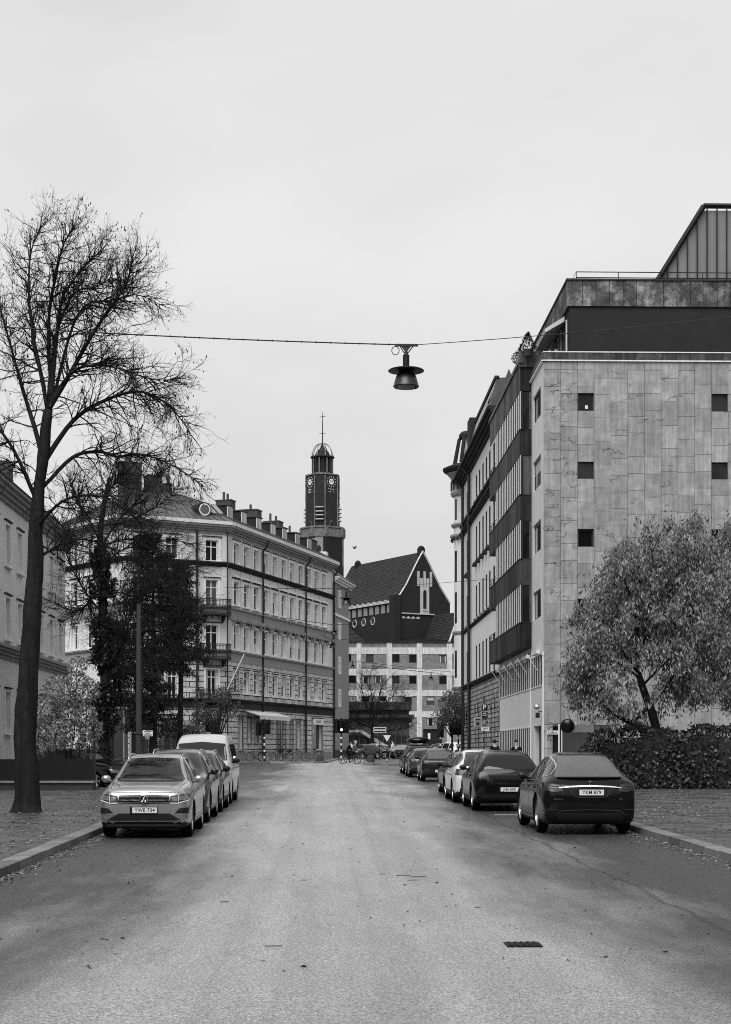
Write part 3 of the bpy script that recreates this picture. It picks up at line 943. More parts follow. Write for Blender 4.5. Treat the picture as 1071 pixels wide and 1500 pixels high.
    k = win_mesh('bw', 2.4, 1.9, fr=.08, mull=2, tran=0, liner=.2, sur=0, sill=False, fm='dark_frame')
    for z in (8.5, 11.9, 15.3): win(fw, k, 1.8, z)
    k = win_mesh('lw', 1.02, 1.48, fr=.06, mull=0, tran=0, liner=.14, sur=0, sill=False, fm='white_frame')
    k2 = win_mesh('ld', 1.02, 3.3 - g - .2, fr=.06, mull=0, tran=.7, liner=.16, sur=0, sill=False, fm='white_frame')
    for z0_, z1_, xe in ((5.32, 6.8, 19.6), (g + .25, 3.3, 15.0)):
        f_ = MB(); x = .3
        while x < xe:
            f_.box(x - .035, x + .035, -.05, -.001, z0_, z1_); x += .885
        f_.box(.3, xe, -.04, -.001, z0_ - .06, z0_); f_.box(.3, xe, -.04, -.001, z1_, z1_ + .06)
        wn = fw.put(f_, 'window', M['white_slat']); p = MB(); p.box(.3, xe, -.02, -.002, z0_, z1_); put(p.mesh('pane', M['pane_dull']), 'pane', wn)
    mb = MB(); mb.box(16.22, 18.98, .28, .31, g, 3.35); fw.put(mb, 'door', M['concrete_dark'])
    mb = MB(); mb.mi = 0; mb.box(0, 20.05, -.09, .25, 21.0, 21.36); mb.mi = 1; mb.box(0, 20.08, -.12, .2, 20.94, 21.0); fw.put(mb, 'parapet', [M['copper_mid'], M['trim_light']])
    # bay, 0.57 m proud, with continuous copper bands and glazing between them
    b0, b1, pj = 3.6, 15.3, .57
    bands = [(7.36, 8.64), (10.6, 11.9), (13.9, 15.2), (17.24, 18.53)]
    mb = MB(); mb.mi = 0
    for i, (a, b_) in enumerate(bands):
        mb.mi = 0
        x = 0 if True else b0
        xx = [0.0]
        while xx[-1] < b1: xx.append(min(xx[-1] + .86, b1))
        for s, e in zip(xx[:-1], xx[1:]):
            mb.box(s + .006, e - .006, -pj - .04, -pj + .02, a, b_)
        mb.mi = 1
        mb.box(b1 - .002, b1 + .05, -pj - .04, 0, a, b_)
        mb.box(-.03, .0, -pj, 0, a, b_)
        mb.box(0, b1, -pj, 0, a + .02, a + .14)
        mb.mi = 0; mb.box(0, b1 + .06, -pj - .07, -pj + .0, b_, b_ + .05); mb.box(b1, b1 + .07, -pj, -.0, b_, b_ + .05)
    bay = fw.put(mb, 'bay', [M['copper'], M['copper']])
    gl = [(8.69, 10.6), (11.95, 13.9), (15.25, 17.24), (18.58, 20.5)]
    for a, b_ in gl:
        mb = MB(); mb.mi = 0
        n = 14
        for i in range(n + 1):
            x = b0 + (b1 - b0) * i / n
            mb.mi = 0; mb.box(x - .15, x + .15, -pj - .02, -pj - .005, a, b_); mb.mi = 1; mb.box(x - .13, x + .13, -pj - .005, -pj + .12, a, b_)
        mb.box(b0, b1, -pj + .0, -pj + .05, a, a + .06); mb.box(b0, b1, -pj + .0, -pj + .05, b_ - .06, b_)
        wn = fw.put(mb, 'window', [M['white_slat'], M['post_dark']])
        p = MB()
        for i in range(n):
            x = b0 + (b1 - b0) * (i + .5) / n; hw = (b1 - b0) / n / 2 - .05
            p.box(x - hw, x + hw, -pj + .03 + .0, -pj + .045, a + .06, b_ - .06)
        put(p.mesh('pane', M['pane_bay']), 'pane', wn)
        mb = MB(); mb.box(b0 - .02, b0, -pj, 0, a, b_); fw.put(mb, 'window', M['pane'])
        mb = MB(); mb.mi = 0; mb.box(b1 - .03, b1, -pj + .0, -.0, a, b_)
        mb.mi = 1; mb.box(b1 - .001, b1 + .02, -pj - .01, -pj + .07, a, b_); mb.box(b1 - .001, b1 + .02, -.12, -.02, a, b_)
        fw.put(mb, 'window', [M['pane'], M['copper_mid']])
    mb = MB(); mb.mi = 0
    xx = [0.0]
    while xx[-1] < b1: xx.append(min(xx[-1] + .86, b1))
    for i, (s, e) in enumerate(zip(xx[:-1], xx[1:])):
        mb.mi = 1 if i in (2, 5, 6, 9, 12, 13, 16) else 0
        mb.box(s + .01, e - .01, -pj - .02, -pj + .02, 20.55, 21.95)
    mb.mi = 1; mb.box(b1 - .02, b1 + .02, -pj, 0, 20.55, 21.75)
    mb.mi = 0; mb.box(-.05, b1 + .2, -pj - .1, -pj + .1, 21.95, 22.12); mb.box(b1 - .02, b1 + .12, -pj - .08, .5, 21.75, 22.55)
    mb.box(0, b1 + .1, -pj - .03, .5, 22.2, 22.3)
    fw.put(mb, 'bay', [M['copper_mid'], M['copper']])
    # railings of the far balconies
    mb = MB()
    for a, b_ in bands:
        for zz in (b_ + .25, b_ + .45): mb.tube([(0, -pj, zz), (b0, -pj, zz)], .02, 4)
        for i in range(5): mb.tube([(b0 * i / 4, -pj, b_), (b0 * i / 4, -pj, b_ + .47)], .016, 4)
    fw.put(mb, 'railing', M['iron'])
    # awning cassettes and their arms
    mb = MB()
    for x in (1.2, 4.2, 7.6, 11, 14.2, 18.2):
        mb.box(x - 1.0, x + 1.0, -.26, -.08, 6.86, 7.02); mb.tube([(x, -.1, 6.1), (x, -.6, 6.9)], .022, 5)
    fw.put(mb, 'awning_arm', M['white_slat'])
    # penthouse
    px0 = 1.5; py0 = 1.5
    mb = MB(); mb.box(px0, XE + 2, py0, py0 + 16, 21.3, 24.0); fs.put(mb, 'penthouse', M['plaster_dark'])
    mb = MB(); mb.box(px0 + .02, XE + 2, py0 - .05, py0 - .01, 21.42, 21.75); fs.put(mb, 'plinth', M['plastic'])
    mb = MB(); x = px0 - .06; i = 0
    while x < XE + 1.9:
        mb.box(x + .012, x + .655, py0 - .1, py0 - .03, 24.02, 25.28); x += .667
    y = py0 - .06
    while y < py0 + 16: mb.box(px0 - .14, px0 - .05, y, y + .64, 24.02, 25.28); y += .667
    fs.put(mb, 'fascia', M['patina'])
    mb = MB(); mb.box(px0 - .2, XE + 2, py0 - .16, py0 + 16, 25.28, 25.36); mb.box(px0 - .04, XE + 2, py0 - .02, py0 + 16, 24.0, 25.28); fs.put(mb, 'roof', M['copper'])
    mb = MB()
    for zz in (25.62, 25.9): mb.tube([(px0 + .4, py0 + 12, zz), (px0 + .4, py0 + .6, zz), (XE + 1, py0 + .6, zz)], .025, 4)
    x = px0 + .4
    while x < XE: mb.tube([(x, py0 + .6, 25.3), (x, py0 + .6, 25.9)], .02, 4); x += 2.1
    for q in range(7): mb.tube([(px0 + .4, py0 + .6 + q * 2, 25.3), (px0 + .4, py0 + .6 + q * 2, 25.9)], .02, 4)
    fs.put(mb, 'railing', M['iron'])
    for y in (1.9, 4.6, 8.0):
        mb = MB(); mb.mi = 0; mb.box(px0 - .03, px0 - .005, py0 + y - .9, py0 + y + .9, 21.5, 23.5)
        mb.mi = 1
        for e in (-.95, .95): mb.box(px0 - .07, px0 - .005, py0 + y + e - .06, py0 + y + e + .06, 21.45, 23.6)
        fs.put(mb, 'window', [M['pane_pale'], M['white_slat']])
    mb = MB(); mb.prism([(px0 - .1, 23.85), (px0 - .1, 23.6), (px0 - 1.05, 23.05), (px0 - 1.1, 23.2)], py0 + 1.2, py0 + 6.5, 'y'); fs.put(mb, 'awning', M['awning'])
    # steep glazed structure on the roof
    mb = MB(); sx = 16.5 - X0
    mb.mi = 0
    mb.tube([(sx, 3.5, 25.36), (sx + 2.7, 3.5, 29.7)], .14, 4); mb.tube([(sx + 2.7, 3.5, 29.7), (sx + 8, 3.5, 29.7)], .14, 4)
    mb.tube([(sx, 3.3, 25.36), (sx + 2.7, 3.3, 29.7)], .08, 4)
    for i in range(16):
        x = sx + .35 + .5 * i; zt = min(25.36 + (x - sx) * 1.607, 29.6)
        mb.box(x - .03, x + .03, 3.4, 3.46, 25.36, zt)
    mb.mi = 1; mb.prism([(sx + .1, 25.36), (sx + 2.7, 29.5), (sx + 8, 29.5), (sx + 8, 25.36)], 3.6, 9.0, 'y')
    fs.put(mb, 'roof_lantern', [M['iron'], M['pane_pale']])
    # little floodlight by the corner
    mb = MB(); mb.mi = 0; mb.tube([(20.0, 0, 4.0), (20.02, -.28, 4.0)], .02, 5); mb.mi = 1; mb.ball((19.8, -.3, 4.25), .16, 6); mb.mi = 0; mb.box(19.98, 20.2, -.4, -.22, 3.7, 3.95)
    fw.put(mb, 'wall_lamp', [M['iron'], M['chrome']])


M['pane_bay'] = glassmat('bay_glass', .03, .12, island=.8)
build_stone_block()


# ------------------------------------------------------------------ older house with the turret
def build_turret_house():
    X0 = 10.6; YN, YF = 99.02, 127.0; g = gz(110) + .1
    root = thing('apartment_building', 'pale plastered house with rusticated stone base, two downpipes and a round corner turret', 'building', (X0, YF, g))
    fr = Fr(root, X0, YF, -pi / 2)       # x = 127 - Y
    Ys = [114.1, 111.8, 109.4, 107.1, 104.9, 102.2, 120.0, 121.6]
    rows = [(19.6, 21.4, 'r1'), (15.35, 17.85, 'r2'), (11.4, 13.7, 'r3'), (7.2, 9.5, 'r4')]
    hs = []
    for a, b_, k in rows:
        win_mesh(k, 1.0, b_ - a, mull=1, tran=.7, liner=.3, sur=0, sill=(k != 'r4'), fm='dark_frame', sm='trim_mid')
        for Y in Ys:
            x = YF - Y; hs.append((x - .5, x + .5, a, b_)); win(fr, k, x, a)
    mb = MB(); mb.wall(0, YF - YN, 6.9, 22.5, hs, 0, .34); fr.put(mb, 'wall', M['plaster_pale'])
    hs = []
    for Y in (101.5, 103.6, 106.8, 108.6, 112.5, 114.6, 119.5, 121.5):
        x = YF - Y; hs.append((x - .42, x + .42, g + .9, 4.9))
    mb = MB(); mb.wall(0, YF - YN, g - .3, 6.9, hs, -.05, .4); fr.put(mb, 'wall', M['rubble'])
    win_mesh('rb', .84, 4.0 - g + .0, mull=0, tran=.66, liner=.3, sur=0, sill=False, fm='dark_frame')
    for h in hs:
        win(fr, 'rb', (h[0] + h[1]) / 2, g + .9)
        mb = MB(); x = (h[0] + h[1]) / 2
        mb.prism([(x - .42, 4.88), (x + .42, 4.88), (x + .3, 5.4), (x, 5.85), (x - .3, 5.4)], -.055, -.045, 'y'); fr.put(mb, 'window_head', M['pane'])
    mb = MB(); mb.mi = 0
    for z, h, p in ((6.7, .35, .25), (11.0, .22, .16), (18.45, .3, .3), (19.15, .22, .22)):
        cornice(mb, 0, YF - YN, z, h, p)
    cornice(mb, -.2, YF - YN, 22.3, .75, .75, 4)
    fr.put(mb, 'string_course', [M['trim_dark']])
    mb = MB()
    for Y in Ys[:5]: mb.box(YF - Y - .6, YF - Y + .6, -.25, -.0, 15.05, 15.25)
    for Y in Ys[6:]: mb.box(YF - Y - .6, YF - Y + .6, -.2, -.0, 15.05, 15.25)
    fr.put(mb, 'window_ledge', M['trim_dark'])
    for Y, r in ((117.8, .13), (123.3, .12)):
        mb = MB(); x = YF - Y; mb.tube([(x, -.7, 22.6), (x, -.2, 22.0), (x, -.2, g)], r, 6); fr.put(mb, 'downpipe', M['pipe'])
    # mansard
    mb = MB(); mb.mi = 1; mb.prism([(-.7, 23.06), (.0, 24.0), (.75, 26.7), (8, 27.1), (12, 23.06)], 4, 19.4, 'x')
    mb.prism([(-.7, 23.06), (.5, 24.7), (8, 25.0), (12, 23.06)], 19.4, YF - YN, 'x')
    mb.mi = 0
    x = 5.4
    while x < 19.3:
        mb.prism([(.0, 24.03), (.68, 26.5), (.665, 26.5), (-.015, 24.03)], x, x + .42, 'x'); x += .9
    mb.mi = 2; mb.box(4, 19.4, .6, .9, 26.6, 26.85); mb.box(3.3, 5.2, .2, 1.2, 23, 27.0)
    fr.put(mb, 'roof', [M['roof_pale'], M['sheet_roof'], M['trim_dark']])
    for x, yd, z, s in ((18.6, .35, 25.3, .62), (25.0, .4, 24.3, .5)):
        mb = MB(); mb.box(x - s, x + s, yd, yd + s * 2, 23.6, z + .1)
        c = (x, yd + s, z + 1.7)
        b4 = [(x - s * 1.15, yd - .1, z), (x + s * 1.15, yd - .1, z), (x + s * 1.15, yd + s * 2.1, z), (x - s * 1.15, yd + s * 2.1, z)]
        for i in range(4): mb.poly([b4[i], b4[(i + 1) % 4], c])
        fr.put(mb, 'dormer', M['chimney'])
    # far gable and back
    mb = MB(); mb.box(-.0, .3, .1, 12, g, 23); mb.box(YF - YN - .02, YF - YN, .3, 12, 15, 23); fr.put(mb, 'wall', M['plaster_pale'])
    # turret
    cx, cy = .9, .85      # in the facade frame
    tb = MB(); r = 1.42; n = 28
    c = (cx - .7, cy, 0)
    tb.lathe([(r, 7.0), (r, 22.0)], c, n)
    t = fr.put(tb, 'turret', M['plaster_pale'], smooth=True)
    mb = MB()
    for z, p, h in ((6.8, .16, .3), (11.1, .14, .28), (18.5, .3, .35), (19.4, .22, .3)):
        mb.lathe([(r, z), (r + p * .5, z + .05), (r + p, z + h * .6), (r + p, z + h), (r, z + h + .02)], c, n)
    mb.lathe([(r, 21.8), (r + .2, 21.9), (r + .28, 22.1), (r + .2, 22.2), (r + .2, 23.1), (r + .30, 23.35), (r + .45, 23.5), (r + .55, 23.62)], c, n)
    put(mb.mesh('turret_moulding', M['trim_mid'], 40), 'turret_moulding', t)
    mb = MB(); mb.lathe([(r + .5, 23.6), (r + .72, 23.72), (r + .86, 23.86), (r + .88, 24.0), (r + .6, 24.12), (r + .2, 24.3), (.1, 24.45)], c, n); put(mb.mesh('turret_eave', M['trim_dark'], 40), 'turret_eave', t)
    mb = MB()
    for i in range(7):
        rr_ = r - .18 * i; mb.lathe([(rr_ + .04, 6.8 - .26 * i), (rr_ + .04, 6.65 - .26 * i), (rr_ - .1, 6.55 - .26 * i)], c, n)
    put(mb.mesh('turret_corbel', M['trim_mid'], 40), 'turret_corbel', t)
    mb = MB()
    for i in range(22):
        a = 2 * pi * i / 22; mb.box(0, 0, 0, 0, 0, 0) if 0 else None
        x, y = c[0] + (r + .2) * math.cos(a), c[1] + (r + .2) * math.sin(a)
        mb.tube([(x, y, 22.3), (x, y, 23.0)], .09, 5)
        mb.tube([(c[0] + (r + .2) * math.cos(a), c[1] + (r + .2) * math.sin(a), 18.35), (c[0] + (r + .2) * math.cos(a), c[1] + (r + .2) * math.sin(a), 18.55)], .07, 4)
    for a0 in (2.4, 3.3, 4.2, 5.1):
        for z0, z1 in ((12, 14.4), (15.2, 17.6), (20, 21.6), (7.8, 9.9)):
            q = []
            for s_ in (-.11, .11):
                q.append((c[0] + (r + .01) * math.cos(a0 + s_), c[1] + (r + .01) * math.sin(a0 + s_)))
            mb.poly([(q[0][0], q[0][1], z0), (q[1][0], q[1][1], z0), (q[1][0], q[1][1], z1), (q[0][0], q[0][1], z1)])
    put(mb.mesh('window', M['pane']), 'window', t)
    mb = MB(); mb.mi = 0
    for i in range(6):
        a = 2 * pi * i / 6 + .3
        p = lambda rr_, z: (c[0] + rr_ * math.cos(a), c[1] + rr_ * math.sin(a), z)
        mb.tube([p(r - .05, 24.4), p(r * .72, 26.3), p(r * .45, 26.75)], [.16, .14, .16], 6)
    mb.lathe([(.0, 26.9), (r * .62, 26.85), (r * .74, 26.6), (r * .7, 26.4)], c, 12)
    mb.mi = 1; mb.lathe([(r * .62, 24.4), (r * .42, 26.5)], c, 12)
    put(mb.mesh('turret_cap', [M['trim_dark'], M['plaster_pale']]), 'turret_cap', t)
    # dark wreath-like bracket sign between the pipes
    mb = MB(); mb.mi = 0
    mb.tube([(5.5, -.1, 5.6), (5.5, -1.0, 5.6)], .04, 5); mb.box(5.3, 5.6, -1.0, -.15, 4.0, 5.5); fr.put(mb, 'hanging_sign', M['iron'])


build_turret_house()


# ------------------------------------------------------------------ brick and concrete office at the end of the street
def build_end_office():
    Z = 240; c = cw(587, Z)
    root = thing('office_building', 'low brick office building with a white concrete grid closing the end of the street', 'building', (c[0], c[1], gz(Z)), -TH)
    fr = Fr(root, c[0], c[1], -TH)
    X = lambda px: (px - 587) / 10; ZZ = lambda py: 2 + (1103 - py) / 10
    ws = [(509, 514, 958, 970), (536, 547, 958, 970.5), (573.5, 585, 958.5, 970.5), (599, 610, 959, 971), (642.5, 654, 959.5, 971.5),
          (510, 521.5, 989, 1001), (529.5, 541, 989, 1001), (547.5, 559, 989, 1001), (573.5, 585, 989.5, 1001.5), (599, 610, 990, 1002), (643, 654, 990, 1002.5),
          (529.5, 541, 1020, 1032), (555, 566, 1020, 1032), (592, 603, 1020, 1032.5), (624.5, 636, 1020.5, 1032.5),
          (592, 603, 1051, 1063.5), (624.5, 636, 1051, 1063.5), (642.5, 654, 1051.5, 1063.5)]
    for q in (688, 720, 480, 455):
        for r_ in (958, 989, 1020, 1051): ws.append((q, q + 11.5, r_, r_ + 12))
    hs = []
    for a, b_, t, bt in ws:
        hs.append((X(a), X(b_), ZZ(bt), ZZ(t)))
    win_mesh('of', 1.15, 1.2, mull=0, tran=0, liner=.2, sur=0, sill=False, fm='dark_frame', fr=.1)
    gate = (X(619.5), X(647), gz(Z), ZZ(1068))
    mb = MB(); mb.wall(X(420), X(760), gz(Z) - .2, ZZ(941), hs + [gate], 0, .3); fr.put(mb, 'wall', M['brick_mid'])
    for h in hs: win(fr, 'of', (h[0] + h[1]) / 2, h[2])
    mb = MB(); y = -.06
    for a, b_ in ((948.5, 958), (980, 989.3), (1011, 1019.7), (1042, 1050.5)):
        mb.box(X(420), X(760), y, .0, ZZ(b_), ZZ(a))
    fr.put(mb, 'concrete_band', M['concrete'])
    mb = MB()
    for a, b_ in ((434, 441), (478, 485), (522, 529), (566, 574), (610, 618), (654, 662), (698, 706), (742, 750)):
        mb.box(X(a), X(b_), -.1, .0, gz(Z), ZZ(941.5))
    fr.put(mb, 'concrete_pillar', M['concrete'])
    mb = MB(); mb.box(X(420), X(760), -.2, 14, ZZ(941.5), ZZ(940)); fr.put(mb, 'roof', M['copper'])
    mb = MB(); mb.mi = 0; mb.box(gate[0], gate[1], .3, .34, gate[2], gate[3]); mb.mi = 1; mb.box(X(626.5), X(630), .26, .3, ZZ(1083), ZZ(1074))
    fr.put(mb, 'gate', [M['plastic'], M['trim_light']])
    # dark low pavilion in front, with flat roofs and an outside stair
    c2 = cw(560, 205)
    r2 = thing('pavilion', 'dark flat roofed pavilion with an outdoor stair in front of the brick office', 'building', (c2[0], c2[1], gz(200)), -TH)
    mb = MB(); mb.box(-5.5, 3.4, 0, 8, 0, 2.8); mb.build('wall', M['brick_dark'], r2)
    mb = MB(); mb.mi = 0; mb.box(-6, 3.6, -.8, 8.4, 6.0, 7.0); mb.box(-6, 3.9, -.8, 8.4, 5.0, 5.4); mb.box(-5.6, 3.3, 0, 8, 2.8, 6.0); mb.build('roof', M['copper'], r2)
    mb = MB(); mb.prism([(-2.8, 3.2), (-2.6, 3.5), (1.2, 1.2), (1.2, .6)], -.9, -.5, 'y'); mb.box(-5.2, -2.7, -.9, -.5, 3.2, 3.5); mb.build('stair', M['trim_mid'], r2)
    mb = MB()
    for i in range(12): mb.box(-5.2 + .75 * i, -5.1 + .75 * i, -.35, -.25, 0, 2.9)
    mb.build('pillar', M['concrete_dark'], r2)


build_end_office()


# ------------------------------------------------------------------ brick church and its tower
def build_church():
    Z = 300.0; sc_ = F / Z
    c = cw(619, Z)
    ang = math.atan2(.49, .872)
    root = thing('church', 'dark brick church with a steep tiled roof and a white framed lancet in its gable', 'church', (c[0], c[1], 14), -TH)
    # gable frame: x along the gable wall (to the right and away), -y out of it
    fr = Fr(root, c[0], c[1], ang - TH)
    zz = lambda py: 2 + (1103 - py) / sc_
    # gable outline (half width in metres, height)
    prof = [(0, zz(808)), (.7, zz(817)), (1.5, zz(828)), (2.5, zz(843)), (3.5, zz(858)), (4.6, zz(871)), (5.6, zz(882))]
    g_l = [(-a * 1.02, z) for a, z in prof]; g_r = [(a * 1.05, z) for a, z in prof]
    out = [(-5.7, 14)] + g_l[::-1] + g_r[1:] + [(5.9, 14)]
    mb = MB(); mb.prism(out, 0, .5, 'y'); fr.put(mb, 'gable_wall', M['brick_dark'])
    mb = MB()                                                    # pale coping
    for side in (g_l, g_r):
        for (a, b_), (a2, b2) in zip(side[:-1], side[1:]):
            mb.tube([(a, -.05, b_ + .08), (a2, -.05, b2 + .08)], .17, 4)
    fr.put(mb, 'coping', M['concrete'])
    mb = MB(); k = 27
    pl = [(p[0], 0) for p in out]
    for side in (g_l, g_r):
        for (a, b_), (a2, b2) in zip(side[:-1], side[1:]):
            mb.poly([(a, .3, b_), (a2, .3, b2), (a2, k, b2), (a, k, b_)])
    # hipped far end
    fr.put(mb, 'roof', M['tile_roof'])
    mb = MB(); mb.poly([(p[0], k, p[1]) for p in out]); mb.box(-5.75, 5.95, .5, k, 14, zz(882)); fr.put(mb, 'wall', M['brick_dark'])
    mb = MB(); mb.box(-.55, .55, .1, 1.1, zz(815), zz(803)); mb.lathe([(.62, zz(803)), (.62, zz(802)), (.45, zz(800)), (0, zz(798.5))], (0, .6, 0), 12); fr.put(mb, 'chimney', M['brick_dark'])
    mb = MB(); mb.box(-.5, .5, 24, 25, zz(818), zz(806)); mb.lathe([(.62, zz(806)), (.6, zz(805)), (.4, zz(802)), (0, zz(800.5))], (0, 24.5, 0), 12); fr.put(mb, 'chimney', M['brick_dark'])
    # white lancet frame
    ox = .35
    mb = MB(); mb.mi = 0
    mb.box(ox - .95, ox + .95, -.12, 0, zz(900), zz(859))
    for x, t in ((-1.35, 0), (.0, 0), (1.35, 0)): 
        mb.box(ox + x - .24, ox + x + .24, -.12, 0, zz(858.9), zz(837))
    for x in (-.68, .68): mb.box(ox + x - .27, ox + x + .27, -.1, 0, zz(858.9), zz(847))
    mb.box(ox - .95, ox + .95, -.14, 0, zz(859.2), zz(858.6))
    mb.mi = 1; mb.box(ox - .34, ox + .34, -.16, -.12, zz(892), zz(867)); mb.lathe([(0, -.16), (.34, -.16), (.34, -.12)], (ox, 0, zz(867)), 14, 'y')
    mb.mi = 0; mb.box(ox - .5, ox + .5, -.3, -.12, zz(894.5), zz(892))
    fr.put(mb, 'gable_window', [M['church_white'], M['plastic']])
    mb = MB(); mb.mi = 0; mb.box(-4.6, 2.4, -.25, 0, zz(900.5), zz(898.8))
    for i in range(4): mb.lathe([(0, -.06), (.4, -.06), (.4, 0)], (-4.1 + 1.02 * i, 0, zz(907)), 14, 'y', 0 - pi / 2, pi / 2)
    fr.put(mb, 'string_course', [M['church_white']])
    # nave side: eave, pilasters and three round windows
    side = Fr(root, c[0], c[1], ang - TH)
    mb = MB(); ex = -5.75
    mb.mi = 0; mb.box(ex - .5, ex + .1, .0, k, zz(884.5), zz(881)); 
    for i in range(12): mb.box(ex - .65, ex - .3, .6 + i * 2.1, 1.0 + i * 2.1, zz(882), zz(879.5))
    mb.mi = 1
    for i in range(10): mb.box(ex - .14, ex + .0, 1.6 + i * 2.2, 2.9 + i * 2.2, zz(898), zz(886))
    fr.put(mb, 'cornice', [M['concrete'], M['plaster_grey']])
    for y in (8.3, 11.8, 15.3):
        mb = MB(); mb.mi = 0; mb.lathe([(0, -.05), (.66, -.05), (.74, -.12), (.8, 0)], (0, 0, 0), 18, 'x')
        mb.mi = 1; mb.lathe([(0, -.09), (.56, -.09)], (0, 0, .14), 14, 'x')
        fr.put(mb, 'round_window', [M['church_white'], M['pane']], x=ex - .02, y=y, z=zz(907) - 0)
    # corner buttress, lower aisle roofs
    mb = MB(); mb.box(-6.6, -5.2, -.7, .9, 14, zz(874)); fr.put(mb, 'buttress', M['brick_dark'])
    mb = MB(); mb.mi = 0
    mb.prism([(30, zz(903)), (19.5, zz(903)), (15, zz(920)), (12, zz(932)), (10, zz(943)), (30, zz(943))], -12, -5.9, 'x')
    mb.mi = 1; mb.tube([(-12, 19.6, zz(903)), (-12, 15, zz(919.5)), (-12, 12, zz(931.5)), (-12, 10, zz(942))], .3, 4)
    fr.put(mb, 'aisle_roof', [M['tile_roof'], M['concrete']])
    mb = MB(); mb.mi = 0; mb.prism([(-.4, zz(955)), (2.2, zz(901)), (9.5, zz(901)), (9.5, zz(955))], -9, -.05, 'y')
    mb.mi = 1; mb.tube([(2.2, -9.05, zz(900.5)), (-.4, -9.05, zz(953))], .22, 4)
    mb.box(4, 9.6, -9.4, -9.0, zz(925.5), zz(923.5)); mb.tube([(3.2, -9.2, zz(940)), (4.3, -9.2, zz(926))], .16, 4)
    fr.put(mb, 'aisle_roof', [M['tile_roof'], M['concrete']])
    mb = MB(); mb.box(-5.8, .4, -8, 0, 14, zz(941)); mb.box(-12.1, -5.8, 10, 27, 14, zz(943)); fr.put(mb, 'wall', M['brick_dark'])


build_church()


